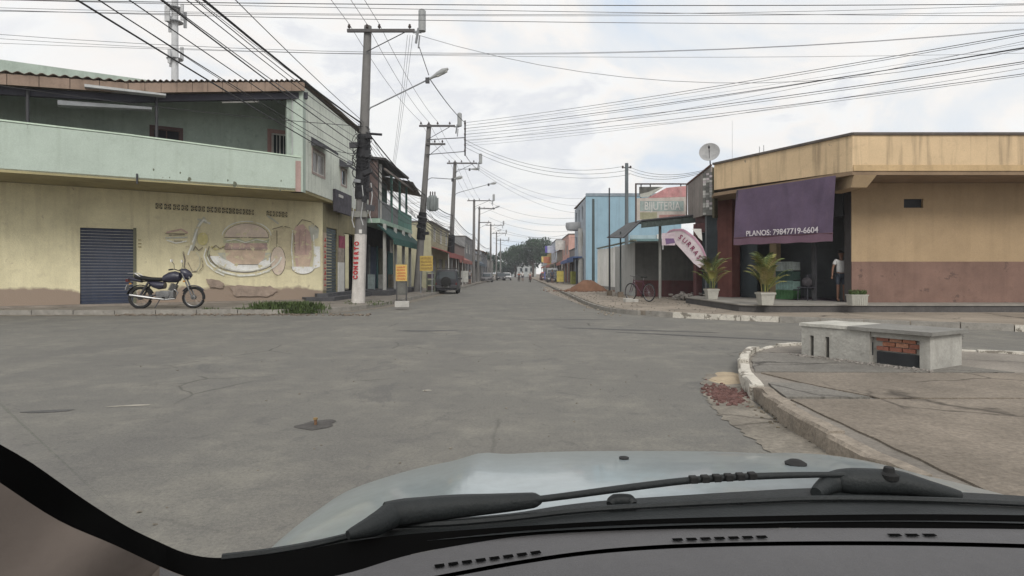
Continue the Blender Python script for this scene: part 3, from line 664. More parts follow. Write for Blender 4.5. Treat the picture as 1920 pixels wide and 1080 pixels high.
window(Fp, wu0, wu1, wz0, wz1, 2.2, cb, bars=5, sur=pinkp, surw=0.16)
window(Fp, w2a, w2b, w2z0, w2z1, 2.2, cb, fm=mat('brown_frame', (0.12, 0.08, 0.07)), gm=darkin, sur=mat('plum_paint', (0.14, 0.09, 0.09)), surw=0.1)
# side wall of the upper floor
h1 = (Fs.U(586), Fs.U(608), 5.55, 6.45); h2 = (Fs.U(640), Fs.U(649), 5.6, 6.35)
MB(Fs).wall(0, LS, ceil_z + .125, 8.72, 0, 0.16, [h1, h2]).build('side_wall', mint_lit, cb)
MB(Fs).box(-0.03, 0.28, -0.03, 0.5, ceil_z + .0, 8.6).build('corner_return_wall', mint, cb)
pinkw = mat('window_pinkish_surround', (0.40, 0.33, 0.30), var=0.2, scale=3)
window(Fs, *h1, 0, cb, bars=0, sur=pinkw, surw=0.1, gm=mat('curtained_glass', (0.30, 0.29, 0.28), rough=0.3, var=0.3, scale=4))
window(Fs, *h2, 0, cb, bars=0, sur=pinkw, surw=0.08, mull=0)
awm = mat('dark_fabric_awning', (0.07, 0.07, 0.08), var=0.25, scale=3)
def win_awning(F, u0, u1, z, dep, drop):
    mb = MB(F)
    n = 6
    for i in range(n):
        a, b = u0 + (u1 - u0) * i / n, u0 + (u1 - u0) * (i + 1) / n
        mb.hexa([(a, 0, z), (b, 0, z), (b, -dep, z - drop), (a, -dep, z - drop)], [(a, 0, z - .03), (b, 0, z - .03), (b, -dep, z - drop - .03), (a, -dep, z - drop - .03)])
        if i < n: mb.hexa([(a, -dep, z - drop), (b, -dep, z - drop), (b, -dep - .01, z - drop - .12), (a, -dep - .01, z - drop - .12)], [(a, -dep + .01, z - drop), (b, -dep + .01, z - drop), (b, -dep, z - drop - .12), (a, -dep, z - drop - .12)])
    mb.hexa([(u0, 0, z), (u0, 0, z - .35), (u0, -dep, z - drop - .1), (u0, -dep, z - drop)], [(u0 + .02, 0, z), (u0 + .02, 0, z - .35), (u0 + .02, -dep, z - drop - .1), (u0 + .02, -dep, z - drop)])
    return mb.build('window_awning', awm, cb)
win_awning(Fs, h1[0] - .15, h1[1] + .2, 6.95, 0.55, 0.32); win_awning(Fs, h2[0] - .3, h2[1] + .45, 6.75, 0.5, 0.3)
# roof: corrugated sheets, each its own part
RL = P(-60, 163, 17.6); RL = Vector((Fp.w(-9.6, -0.3, 0).x, Fp.w(-9.6, -0.3, 0).y, 7.2)); RR = Vector((-8.05, 23.45, EYE + (513 - 150) * 23.45 / FPX)); RA = P(240, 151, 20.45)
BL = Vector((-22, 30, 7.2)); BA = Vector((-16, 33.8, 8.4)); BR = Vector((-7.85, 33.9, 8.93))
def roofpt(s_, t):      # s along the front edge 0..1 (0..0.55 left extension)
    if s_ < 0.5: f = RL.lerp(RA, s_ / 0.5); b = BL.lerp(BA, s_ / 0.5)
    else: f = RA.lerp(RR, (s_ - 0.5) / 0.5); b = BA.lerp(BR, (s_ - 0.5) / 0.5)
    return f.lerp(b, t)
nsh = 16
for k in range(nsh):
    s0, s1 = k / nsh, (k + 1) / nsh
    def PF(i, j, s0=s0, s1=s1):
        s_ = s0 + (s1 - s0) * i; p = roofpt(s_, j); return p + Vector((0, 0, 0.035 * sin(i * 2 * pi * 4)))
    MB().grid(PF, 24, 3).build('roof_sheet', roofb, cb, smooth=False, solid=0.012)
mb = MB()
for k in range(24):
    a, b = roofpt(k / 24, 0), roofpt((k + 1) / 24 - 0.001, 0); dz = Vector((0, 0, 0.06)); h_ = Vector((0, 0, 0.34)); y_ = Vector((-.02, .05, 0)); y2 = Vector((-.04, .09, 0))
    mb.hexa([a - dz + y_, b - dz + y_, b - dz - h_ + y_, a - dz - h_ + y_], [a - dz + y2, b - dz + y2, b - dz - h_ + y2, a - dz - h_ + y2])
mb.build('fascia_board', mat('brown_fascia', (0.27, 0.20, 0.155), var=0.22, scale=1.2, streak=0.35, dirt_amt=0.4), cb)
mb = MB()
a, b = roofpt(0, .03), roofpt(0.5, .03); c = roofpt(1, .03)
for p, q in ((a, b), (b, c)):
    d_ = Vector((0, 0, -0.38)); e_ = Vector((0, 0, -0.62)); o_ = Vector((-.1, .18, 0)); mb.hexa([p + d_, q + d_, q + e_, p + e_], [p + d_ + o_, q + d_ + o_, q + e_ + o_, p + e_ + o_])
mb.build('roof_beam', mat('dark_beam', (0.06, 0.06, 0.075), var=0.2), cb)
p0 = roofpt(0.73, 0.02) + Vector((0, 0.2, -0.62)); p1 = roofpt(0.84, 0.02) + Vector((0, 0.2, -0.62))
MB().tube(p0 + Vector((0, .1, -0.03)), p1 + Vector((0, .1, -0.03)), 0.035).build('tube_lamp', white_p, cb)
for s_ in (0.56, 0.35):
    a = roofpt(s_, 0.02); MB().tube((a.x, a.y + .1, 6.0), (a.x, a.y + .1, a.z - .4), 0.05).build('veranda_post', dark_metal, cb)
# left lower awning end under the roof
a = roofpt(0.44, -0.01); b = roofpt(0.60, -0.01)
MB().hexa([a + Vector((0, 0, -.25)), b + Vector((0, 0, -.50)), b + Vector((0, 0, -.56)), a + Vector((0, 0, -.34))], [a + Vector((-.2, .3, -.25)), b + Vector((-.2, .3, -.50)), b + Vector((-.2, .3, -.56)), a + Vector((-.2, .3, -.34))]).build('gutter', pale_metal, cb)
a = roofpt(0.40, 0.0); b = roofpt(0.56, 0.0)
MB().hexa([a + Vector((0, 0, -.80)), b + Vector((0, 0, -.92)), b + Vector((0, 0, -1.0)), a + Vector((0, 0, -.95))], [a + Vector((-.2, .3, -.80)), b + Vector((-.2, .3, -.92)), b + Vector((-.2, .3, -1.0)), a + Vector((-.2, .3, -.95))]).build('awning_rail', grey_metal, cb)

# ground floor along the street
Fg = line(-8.48, 27.0, -8.3, 35.0)
g1 = (Fg.U(612), Fg.U(632), 0.45, Fg.Z(622, 428)); g2 = (Fg.U(646), Fg.U(668), 0.45, 3.4)
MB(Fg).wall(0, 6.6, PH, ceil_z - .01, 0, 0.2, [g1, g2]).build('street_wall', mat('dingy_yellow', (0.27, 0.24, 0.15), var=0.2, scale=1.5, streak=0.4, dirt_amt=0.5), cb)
mb = MB(Fg)
for i in range(22): z = 0.45 + i * (g1[3] - .45) / 22; mb.box(g1[0], g1[1], 0.05 + .014 * (i % 2), 0.1, z, z + .11)
mb.build('roller_door', shut, cb)
MB(Fg).box(g2[0], g2[1], 0.6, 0.65, 0.45, 3.4).build('doorway', mat('navy_dark', (0.035, 0.04, 0.055)), cb)
MB(Fg).box(Fg.U(633), Fg.U(644), -0.05, -0.002, 0.46, 1.9).build('white_pilaster', white_p, cb)
MB(Fg).box(Fg.U(633), Fg.U(644), -0.05, -0.002, 1.9, 2.6).build('poster', mat('brownish_poster', (0.3, 0.26, 0.22), scale=5, var=.4), cb)
MB(Fg).box(Fg.U(635), Fg.U(645), -0.05, -0.002, 2.6, 3.2).build('poster', mat('crimson_poster', (0.28, 0.07, 0.11), scale=5, var=.3), cb)
sp_ = subp(MB(Fg).box(Fg.U(605.5), Fg.U(611), -0.03, -0.002, 0.6, 3.2).build('painted_pilaster', mat('pinkish_paint', (0.42, 0.34, 0.26), scale=4, var=.2), cb))
for k in range(9):
    z = 0.8 + k * .25; u = (Fg.U(606.5) + Fg.U(610)) / 2
    MB(Fg).box(u - .13, u + .13, -0.036, -0.031, z, z + .05).box(u - .03, u + .04 * (k % 3), -0.036, -0.031, z + .05, z + .16).build('painted_letter', red_p, sp_)
q0 = Fw.w(LW - 0.9, 0, 0); q1 = Fw.w(LW - 0.9, -0.75, 0)
MB().prism([(q0.x, q0.y), (q1.x, q1.y), (-7.75, 26.3), (-7.55, 34.6), (-8.45, 34.6), (-8.47, 27)], PH, 0.32).build('step', mat('dark_step', (0.075, 0.075, 0.08), var=0.3, scale=2, dirt_amt=.5, dirt=(.16, .15, .14)), cb)
q0 = Fw.w(LW - 0.35, 0, 0); q1 = Fw.w(LW - 0.35, -0.4, 0)
MB().prism([(q0.x, q0.y), (q1.x, q1.y), (-8.15, 26.65), (-7.95, 34.6), (-8.45, 34.6), (-8.47, 27)], 0.32, 0.47).build('step', mat('dark_step_top', (0.09, 0.09, 0.095), var=0.3, scale=2), cb)
# small dark sign box and clutter under the slab corner
MB(Fs).box(Fs.U(624), Fs.U(655), -0.12, -0.01, 4.2, 5.2).build('sign_box', mat('dark_signbox', (0.09, 0.085, 0.10), var=.4, scale=4), cb)
MB(Fs).box(Fs.U(630), Fs.U(638), -0.15, -0.121, 4.9, 5.02).build('lamp', white_p, cb)
# ============================================================ GREEN TWO-STOREY SHOP HOUSE
g2b = wthing('green_shop_house', 'two-storey shop house with open verandas, green railing and teal shop awning', 'building', (-8.5, 38, 0))
F2 = line(-7.55, 33.9, -7.36, 43.6); L2 = 9.6
greenp = mat('pale_green_plaster', (0.34, 0.46, 0.38), var=0.15, scale=2, streak=0.4, dirt_amt=0.4)
teal = mat('teal_awning', (0.025, 0.065, 0.06), var=0.3, scale=2, dirt_amt=.3)
tealp = mat('teal_panel', (0.14, 0.27, 0.23), var=0.2, scale=2, streak=.4, dirt_amt=.4)
brick_d = mat('dark_brown_wall', (0.13, 0.095, 0.09), var=0.3, scale=2, dirt_amt=.4)
MB(F2).wall(0, L2, 4.5, 7.75, 1.7, 1.85, [(1.2, 2.1, 4.6, 6.7), (4.2, 5.6, 5.4, 6.6), (7.0, 7.9, 4.6, 6.7)]).box(0, 0.15, 0.0, 1.7, 4.5, 7.75).build('upper_wall', brick_d, g2b)
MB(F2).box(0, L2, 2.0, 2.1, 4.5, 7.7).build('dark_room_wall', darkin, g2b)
MB(F2).box(-0.1, L2 + .1, -0.15, 8, 4.2, 4.45).build('floor_slab', greenp, g2b)
MB(F2).hexa([(-.2, -.5, 7.7), (6.6, -.5, 7.7), (6.6, 3, 8.1), (-.2, 3, 8.1)], [(-.2, -.5, 7.82), (6.6, -.5, 7.82), (6.6, 3, 8.22), (-.2, 3, 8.22)]).build('roof', mat('dark_roof', (0.06, 0.055, 0.055), var=.2), g2b)
for k in range(8):
    a = 6.4 + k * .45; z = 7.8 - k * .07
    MB(F2).hexa([(a, -.8, z - .35), (a + .43, -.8, z - .39), (a + .43, 2.5, z + .25), (a, 2.5, z + .3)], [(a, -.8, z - .32), (a + .43, -.8, z - .36), (a + .43, 2.5, z + .28), (a, 2.5, z + .33)]).build('roof_tile_row', roofb, g2b)
MB(F2).box(-.1, 9.9, -.45, -.38, 7.15, 7.28).build('eaves_beam', mat('weathered_timber', (.2, .17, .15), scale=4), g2b)
postm = mat('greyish_white_post', (0.42, 0.42, 0.40), var=.15, scale=3, streak=.4)
for px in (722, 742, 757, 769):
    u = F2.U(px, -0.3); MB(F2).box(u - .10, u + .10, -0.36, -0.2, PH, 4.19).build('post', postm, g2b)
    MB(F2).box(u - .07, u + .07, -0.10, 0.03, 4.46, 7.6).build('upper_post', postm if px == 722 else tealp, g2b)
mb = MB(F2)
for a in [i * .16 for i in range(int(L2 / .16))]: mb.box(a, a + .03, -0.05, -.02, 4.46, 5.45)
mb.box(0, L2, -.06, -.01, 5.45, 5.52); mb.build('railing', grey_metal, g2b)
MB(F2).box(5.2, L2, -.12, -.065, 4.3, 5.5).build('green_panel', tealp, g2b)
MB(F2).hexa([(-.1, -.9, 3.35), (L2, -.9, 3.35), (L2, 0, 4.15), (-.1, 0, 4.15)], [(-.1, -.9, 3.25), (L2, -.9, 3.25), (L2, 0, 4.05), (-.1, 0, 4.05)]).build('awning', teal, g2b)
MB(F2).box(-.1, L2, -.96, -.91, 3.0, 3.36).build('awning_valance', mat('green_valance', (0.035, 0.10, 0.085), var=.3, scale=3), g2b)
MB(F2).box(-1.2, L2, -.9, 2.2, PH, .42).build('step', mat('dark_step', (0.075, 0.075, 0.08)), g2b)
shopm = [mat('shop_dark', (0.05, 0.05, 0.055), scale=3, var=.4), mat('shop_pink', (0.20, 0.11, 0.11), scale=3, var=.3), mat('shop_grey', (0.16, 0.17, 0.17), scale=3, var=.3, streak=.4), mat('shop_olive', (0.12, 0.12, 0.08), scale=3, var=.3), mat('shop_teal', (0.06, 0.14, 0.14), scale=3, var=.3), mat('shop_blue', (0.06, 0.08, 0.12), scale=3, var=.3)]
MB(F2).box(-1.0, L2, 1.2, 1.35, .42, 4.2).build('shop_wall', shopm[0], g2b)
for a, b, k, z1 in ((-.3, .35, 2, 3.1), (.5, 1.1, 1, 3.1), (1.3, 2.3, 0, 3.0), (2.45, 2.75, 2, 3.1), (2.9, 4.2, 5, 3.0), (4.4, 4.75, 4, 3.1), (5.0, 6.6, 3, 3.0), (6.8, 7.2, 1, 3.1), (7.4, 9.0, 4, 2.9)):
    MB(F2).box(a, b, 1.12, 1.19, .45, z1).build('shutter', shopm[k], g2b)
for a in (2.0, 2.35): MB(F2).box(a, a + .1, -0.3, -.24, 2.6, 3.35).build('hanging_lamp', white_p, g2b)
for a, c in ((.9, (0.25, .3, .3)), (3.4, (.3, .3, .28)), (6.1, (.28, .25, .2))): MB(F2).box(a, a + .5, .5, .8, .42, 1.3).build('display_stand', mat('stand_%d' % int(a), c, scale=4, var=.3), g2b)
MB(F2).obox((0.4, 1.0, 5.0), (.9, .5, .9)).build('air_unit', grey_metal, g2b)
MB(F2).hexa([(5.4, 1.5, 4.5), (8.9, 1.5, 4.5), (8.9, 1.5, 7.6), (5.4, 1.5, 7.6)], [(5.4, 1.6, 4.5), (8.9, 1.6, 4.5), (8.9, 1.6, 7.6), (5.4, 1.6, 7.6)]).build('screen_wall', mat('dark_green_screen', (0.06, 0.12, 0.10), scale=2, var=.3, streak=.4), g2b)

# ============================================================ HOUSES FURTHER DOWN BOTH SIDES
def shop_row(side, y0, y1, h, wallc, label, awn=None, awz=3.0, awd=1.2, setb=0.0, storeys=1, roof='flat', bays=3, doorc=(0.07, 0.07, 0.08), signc=None, front=True, depth=9):
    drift = VL if side < 0 else VR
    x = (-7.7 if side < 0 else 6.9)
    if side < 0: F = line(x + drift * y0 - setb, y0, x + drift * y1 - setb, y1)
    else: F = line(x + drift * y1 + setb, y1, x + drift * y0 + setb, y0)
    L = y1 - y0
    b = wthing('shop_house' if storeys > 1 else 'low_shop', label, 'building', tuple(F.w(L / 2, 2, 0)))
    wm = mat('house_%02d%02d%02d_%d' % (wallc[0] * 99, wallc[1] * 99, wallc[2] * 99, y0), wallc, var=.15, scale=1.2, streak=.4, dirt_amt=.45, bump=.3)
    holes = []; bw = L / bays
    for i in range(bays):
        a = i * bw + bw * .18; holes.append((a, i * bw + bw * .82, PH, 2.7))
        for s_ in range(1, storeys): holes.append((i * bw + bw * .3, i * bw + bw * .7, s_ * 3.1 + 1.0, s_ * 3.1 + 2.3))
    MB(F).wall(0, L, PH, h, 0, .2, holes).build('wall', wm, b)
    end = L if side > 0 else 0      # the end wall that faces the viewer
    e0, e1 = (L - .2, L) if side > 0 else (0, .2)
    MB(F).box(e0, e1, .2, depth, PH, h).build('end_wall', wm, b)
    MB(F).box(0, L, depth - .2, depth, PH, h).build('rear_wall', wm, b)
    dm = mat('door_%d_%d' % (side, y0), doorc, scale=3, var=.3, streak=.3, rough=.6)
    for k, (a, c, z0, z1) in enumerate(holes):
        if z0 < 1:
            mb = MB(F); n = 10
            for i in range(n): z = z0 + (z1 - z0) * i / n; mb.box(a, c, .1 + .02 * (i % 2), .16, z, z + (z1 - z0) / n * .9)
            mb.build('shutter', dm, b)
        else:
            w_ = subp(MB(F).box(a, c, .1, .13, z0, z1).build('window', glass_d, b))
            MB(F).box(a, a + .06, .05, .099, z0, z1).box(c - .06, c, .05, .099, z0, z1).box((a + c) / 2 - .03, (a + c) / 2 + .03, .051, .098, z0, z1).box(a + .06, c - .06, .052, .097, z1 - .06, z1).build('frame', white_p, w_)
    if roof == 'flat': MB(F).box(-.05, L + .05, -.08, depth, h + .002, h + .14).build('roof', mat('roof_edge', (0.13, 0.12, 0.11), var=.3, scale=2), b)
    else:
        MB(F).hexa([(-.1, -.4, h - .05), (L + .1, -.4, h - .05), (L + .1, depth / 2, h + 1.1), (-.1, depth / 2, h + 1.1)], [(-.1, -.4, h + .02), (L + .1, -.4, h + .02), (L + .1, depth / 2, h + 1.18), (-.1, depth / 2, h + 1.18)]).build('roof', mat('clay_roof', (0.22, 0.12, 0.08), var=.3, scale=2, streak=.3), b)
        MB(F).extr([(0, 0)], 0, 0) if False else None
    if awn:
        am = mat('awn_%d_%d' % (side, y0), awn, scale=2, var=.2, streak=.3)
        MB(F).hexa([(0.1, -awd, awz), (L - .1, -awd, awz), (L - .1, 0, awz + .5), (.1, 0, awz + .5)], [(0.1, -awd, awz - .06), (L - .1, -awd, awz - .06), (L - .1, 0, awz + .44), (.1, 0, awz + .44)]).box(.1, L - .1, -awd - .03, -awd, awz - .4, awz + .01).build('awning', am, b)
        for a in (.3, L / 2, L - .3): MB(F).box(a - .04, a + .04, -awd + .05, -awd + .13, PH, awz - .05).build('post', postm, b)
    if signc:
        for i, c in enumerate(signc):
            a = L * (.2 + .6 * i / max(1, len(signc) - 1)) if len(signc) > 1 else L * .5
            MB(F).box(a - .06, a + .06, -1.5, -.02, h - 1.9 - .4 * (i % 2), h - .5 - .4 * (i % 2)).build('hanging_sign', mat('sign_%d_%d_%d' % (side, y0, i), c, scale=3, var=.2), b)
    return b, F, L
b3, F3, L3 = shop_row(-1, 50, 62, 5.6, (0.38, 0.36, 0.25), 'two-storey beige and olive house with brick-red shop canopy beyond the green shop house', awn=(0.27, 0.09, 0.08), awz=3.1, awd=1.5, storeys=2, bays=3, doorc=(.30, .30, .30), depth=12)
shop_row(-1, 62.3, 78, 4.6, (0.25, 0.20, 0.18), 'low brown shop with a faded red canopy, second past the green shop house', awn=(0.30, 0.13, 0.11), awz=2.9, awd=1.0, bays=4, doorc=(.10, .11, .11))
shop_row(-1, 79, 92, 6.2, (0.22, 0.22, 0.22), 'dark grey two-storey house beyond the brown shop with red canopy', storeys=2, bays=3)
shop_row(-1, 93, 108, 4.4, (0.36, 0.35, 0.33), 'low pale grey shop far down the left side', bays=4, awn=(.10, .13, .16), awd=.8)
shop_row(-1, 109, 126, 5.4, (0.20, 0.21, 0.23), 'slate grey house far down the left side, before the trees', storeys=2, bays=3, roof='gable')
shop_row(-1, 128, 150, 4.2, (0.30, 0.29, 0.27), 'last low house on the left side of the street', bays=4)
# right side far
shop_row(1, 152, 175, 5.0, (0.30, 0.32, 0.34), 'last pale house on the right side of the street', bays=4)
shop_row(1, 131, 150, 6.0, (0.42, 0.30, 0.10), 'ochre house with orange and yellow shop signs far down the right side', bays=3, storeys=2, signc=[(.55, .45, .16), (.40, .17, .10)], awn=(.30, .12, .09), awd=1.4)
shop_row(1, 112, 129.5, 7.6, (0.42, 0.46, 0.50), 'tall pale blue shop house with violet sign far down the right side', bays=3, storeys=2, signc=[(.12, .10, .35), (.4, .42, .5)], awn=(.38, .12, .09), awd=1.2)
shop_row(1, 97, 110.5, 5.2, (0.24, 0.20, 0.16), 'brown shop house between the pale blue one and the salmon one', bays=3, awn=(.14, .13, .10), awd=1.3, roof='gable')
shop_row(1, 84, 96, 6.8, (0.52, 0.32, 0.27), 'salmon pink house beside the light blue building', bays=2, storeys=2, awn=(.36, .15, .11), awd=1.0, signc=[(.5, .5, .48)])
shop_row(1, 72, 83, 4.4, (0.25, 0.22, 0.20), 'low brown shop at the foot of the light blue building', bays=3, awn=(.10, .13, .26), awd=1.2)

# ---- light blue block
bl = wthing('blue_building', 'tall light blue block with plain side wall and rounded corner balcony', 'building', (11, 62, 0))
bluem = mat('light_blue_wall', (0.25, 0.375, 0.455), var=0.08, scale=.6, streak=0.35, dirt=(0.16, 0.22, 0.27), dirt_amt=0.3, bump=.15)
FB = line(7.35, 60, 17, 60)
MB(FB).wall(0, 9.5, PH, 9.3, 0, .2).build('front_wall', bluem, bl)
MB(FB).box(0, 9.5, -.06, -.002, 9.05, 9.35).build('coping', mat('grey_blue_coping', (0.22, 0.26, 0.30), var=.25, scale=2, dirt_amt=.5), bl)
for k in range(1, 9): MB(FB).box(k * 1.1 - .012, k * 1.1 + .012, -.012, 0.0, PH, 9.05).build('wall_joint', mat('joint_blue', (0.24, 0.31, 0.36)), bl)
FBs = line(7.5, 72, 7.35, 60.2)
holes = [(1.2, 2.4, z, z + 1.4) for z in (4.2, 7.0)] + [(4.6, 5.8, z, z + 1.4) for z in (4.2, 7.0)] + [(8.2, 9.4, z, z + 1.4) for z in (4.2, 7.0)] + [(1, 4.5, PH, 2.9), (6, 10, PH, 2.9)]
MB(FBs).wall(0, 11.8, PH, 8.9, 0, .2, holes).build('side_wall', mat('grey_blue_side', (0.36, 0.40, 0.44), var=.15, scale=1, streak=.3), bl)
for a, c, z0, z1 in holes: MB(FBs).box(a, c, .1, .14, z0, z1).build('window' if z0 > 1 else 'shutter', glass_d if z0 > 1 else shopm[5], bl)
MB().lathe((7.1, 66, 0), (0, 0, 1), [(6.1, .2), (6.1, 1.1), (6.5, 1.25), (6.9, 1.2), (6.9, .2)], 20).build('round_balcony', mat('grey_balcony', (0.35, 0.36, 0.37), var=.2, scale=2, dirt_amt=.5), bl, smooth=True)
MB().lathe((7.3, 63.5, 0), (0, 0, 1), [(PH, .35), (6.1, .35)], 16).build('column', postm, bl, smooth=True)
MB(FB).box(0, 9.5, 0.2, 11.5, 9.0, 9.1).build('roof', roofb, bl)
MB(FBs).box(1, 9, -1.0, -.05, 3.0, 3.15).box(1, 9, -1.03, -1, 2.6, 3.16).build('awning', mat('blue_awning', (.06, .10, .22), var=.3, scale=2), bl)
MB(FBs).box(2, 3.5, -.7, -.2, PH, 1.6).build('yellow_panel', mat('yellow_green_panel', (.35, .36, .10), var=.3, scale=2), bl)

# ---- white panel fence
fen = wthing('panel_fence', 'fence of tall white corrugated panels between the dirt heap and the metal canopy', 'fence', (7.5, 44, 0))
FF = line(7.2, 50.5, 7.75, 38.0); LF = 12.5
whites = [mat('fence_white_%d' % i, c, var=.08, scale=1.5, streak=.25, dirt=(.4, .38, .35), dirt_amt=.3) for i, c in enumerate([(.78, .77, .72), (.72, .72, .68), (.80, .79, .76)])]
n = 10
for i in range(n):
    a, b = LF * i / n, LF * (i + 1) / n - .03; top = 3.3 + random.uniform(-.06, .08)
    mb = MB(FF); m_ = 10
    pts = [(a + (b - a) * k / m_, 0.035 * (1 if k % 2 else -1)) for k in range(m_ + 1)]
    for (u0, v0), (u1, v1) in zip(pts, pts[1:]): mb.poly([(u0, v0, PH + .18), (u1, v1, PH + .18), (u1, v1, top), (u0, v0, top)])
    mb.build('fence_panel', whites[i % 3], fen, solid=.012)
MB(FF).box(0, LF, -.1, .12, PH, PH + .22).build('footing', concrete, fen)
for a in (0, 4, 8.2, 12.3): MB(FF).tube((a, .12, PH), (a, .12, 3.5), .04).build('fence_post', grey_metal, fen)
MB(FF).box(-.1, LF, -.1, .1, 3.42, 3.5).build('top_rail', mat('mossy_rail', (.16, .17, .13), scale=3, var=.3), fen)

# ---- grey yard wall, lower part dark red, under the canopy
yw = wthing('yard_wall', 'grey rendered wall with dark red lower half under the metal canopy', 'wall', (8.4, 32, 0))
FY = line(6.5, 31.8, 11.0, 30.2); LY = hypot(4.5, 1.6)
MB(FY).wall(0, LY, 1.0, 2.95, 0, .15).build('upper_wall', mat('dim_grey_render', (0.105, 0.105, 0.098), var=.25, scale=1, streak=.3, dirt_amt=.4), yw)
MB(FY).wall(0, LY, PH, .998, -.01, .15).build('lower_wall', mat('dark_red_paint', (0.10, 0.04, 0.04), var=.3, scale=1.2, streak=.3, dirt_amt=.5, dirt=(.09, .08, .075)), yw)
MB(FY).box(-.02, LY, -.03, .17, 2.952, 3.02).build('coping', concrete, yw)
MB(line(6.5, 38, 6.5, 31.8)).box(0, 6.1, 0, .12, PH, 3.0).build('return_wall', mat('pale_panel', (.45, .45, .43), streak=.4, scale=1.5), yw)
# white blocky panels seen beyond the wall, under the roof
pw = wthing('rear_shed', 'pale blue and white shed walls showing over the grey yard wall', 'shed', (9.5, 40, 0))
MB().box(7.85, 13.5, 40, 40.2, PH, 3.9).build('wall', mat('pale_cyan', (.34, .43, .46), var=.15, scale=1, streak=.3), pw)
MB().box(7.85, 13.5, 39.7, 39.99, 3.5, 3.65).build('beam', mat('teal_beam', (.14, .22, .23), scale=3), pw)
MB().box(9.6, 10.1, 39.9, 39.98, 2.8, 3.95).build('white_panel', white_p, pw)

# ---- metal canopy
can = wthing('metal_canopy', 'sagging dark metal canopy on thin posts beside the purple banner shop', 'canopy', (7, 31, 0))
canm = mat('rusty_dark_sheet', (0.055, 0.058, 0.06), rough=.6, var=.3, scale=3, dirt_amt=.4, dirt=(.12, .08, .06))
E0, E1 = Vector((5.35, 28.8, 3.08)), Vector((5.45, 34.4, 3.42))      # eaves
R0, R1 = Vector((6.15, 28.6, 3.86)), Vector((6.6, 34.4, 4.2))
T0, T1 = Vector((9.3, 27.4, 4.1)), Vector((9.9, 33, 4.25))
for k in range(5):
    a, b = k / 5, (k + 1) / 5 - .01
    for (p0, p1, q0, q1) in ((E0, E1, R0, R1), (R0, R1, T0, T1)):
        A, B, C, D = p0.lerp(p1, a), p0.lerp(p1, b), q0.lerp(q1, b), q0.lerp(q1, a); t = Vector((0, 0, .03))
        MB().hexa([A, B, C, D], [A + t, B + t, C + t, D + t]).build('canopy_sheet', canm, can)
MB().tube(E0, E1, .04).tube(E0, R0, .03).tube(R0, T0, .05).tube(E1, R1, .03).tube(R1, T1, .05).build('canopy_frame', dark_metal, can, smooth=True)
mb = MB()
for k in range(12):
    p = R0.lerp(T0, k / 11); mb.box(p.x - .02, p.x + .02, p.y - .01, p.y + .01, p.z - .32, p.z)
mb.hexa([R0 + Vector((0, .02, -.34)), T0 + Vector((0, .02, -.34)), T0 + Vector((0, .02, 0)), R0 + Vector((0, .02, 0))], [R0 + Vector((0, .05, -.34)), T0 + Vector((0, .05, -.34)), T0 + Vector((0, .05, 0)), R0 + Vector((0, .05, 0))])
mb.build('front_truss', mat('greenish_dark_metal', (.06, .075, .07), var=.3, scale=3), can)
for (px, by) in ((1142.5, 554), (1163.5, 557)):
    X, Y = G(px, by, PH)
    MB().tube((X, Y, PH), (X, Y, (6.05 if px < 1150 else 3.5)), .045, .04).build('post', dark_metal if px < 1150 else mat('dark_green_steel', (.05, .06, .06)), can, smooth=True)
    MB().obox((X, Y, PH + .12), (.26, .26, .3)).build('post_footing', mat('stained_block', (.16, .13, .10), scale=4, var=.3), can)
X, Y = G(1237.5, 559, PH)
MB().tube((X, Y, PH), (X, Y, 3.95), .07, .07, 10).build('post', mat('greyish_post', (.30, .30, .28), var=.2, scale=2, streak=.3), can, smooth=True)

# ---- billboard
bb = wthing('billboard', 'weathered pink and cream billboard standing on the canopy, upper left corner torn away', 'billboard', (7.4, 30, 3.9))
FBB = line((1191 - 960) / FPX * 29.6, 29.6, (1288 - 960) / FPX * 29.6, 29.6)
def bbp(pts, m, v, name, **k): return MB(FBB).extr([(FBB.U(x), FBB.Z(x, y)) for x, y in pts], v, v + .02).build(name, m, bb, **k)
bbp([(1193, 372), (1216, 370), (1250, 352), (1287, 348), (1287, 413), (1193, 413)], mat('billboard_cream', (0.50, 0.455, 0.415), var=.15, scale=2, streak=.45, dirt=(.3, .22, .2)), 0, 'board')
bbp([(1214, 371.5), (1250, 352), (1286, 349), (1286, 369), (1225, 371)], mat('billboard_red', (0.52, 0.26, 0.26), var=.3, scale=3, streak=.5, dirt=(.42, .33, .31)), -.006, 'red_band')
bbp([(1200, 377), (1282, 377), (1282, 396), (1200, 396)], mat('billboard_greenish', (0.30, 0.36, 0.345), var=.25, scale=3, streak=.4, dirt=(.33, .33, .31)), -.006, 'green_band')
bbp([(1200, 398), (1232, 398), (1232, 412), (1200, 411)], mat('billboard_olive', (0.33, 0.32, 0.22), var=.2, scale=3, streak=.3), -.007, 'olive_patch')
bbp([(1236, 403), (1284, 402), (1284, 412), (1236, 412)], mat('billboard_pink', (0.42, 0.24, 0.22), var=.3, scale=3, streak=.4), -.007, 'pink_patch')
bbp([(1200, 364), (1216, 360), (1238, 351), (1244, 351), (1216, 369), (1200, 370)], mat('torn_vinyl', (0.42, 0.42, 0.38), var=.2, scale=5), -.05, 'torn_vinyl')
bbp([(1199, 350), (1240, 350), (1214, 362), (1199, 365)], mat('billboard_back_frame', (0.12, 0.12, 0.11), var=.3, scale=5), .05, 'bare_backing')
txm = mat('faded_sign_letters', (0.56, 0.55, 0.53), var=.2, scale=5, streak=.3, bump=0)
lw = FBB.U(1281) - FBB.U(1202)
tx = text('BIJUTERIA', txm, subp(bb.children[2]), FBB.w((FBB.U(1202) + FBB.U(1281)) / 2, -.014, FBB.Z(1240, 387)), 0.56, (R(90), 0, FBB.th), sx=.72, bold=.006)
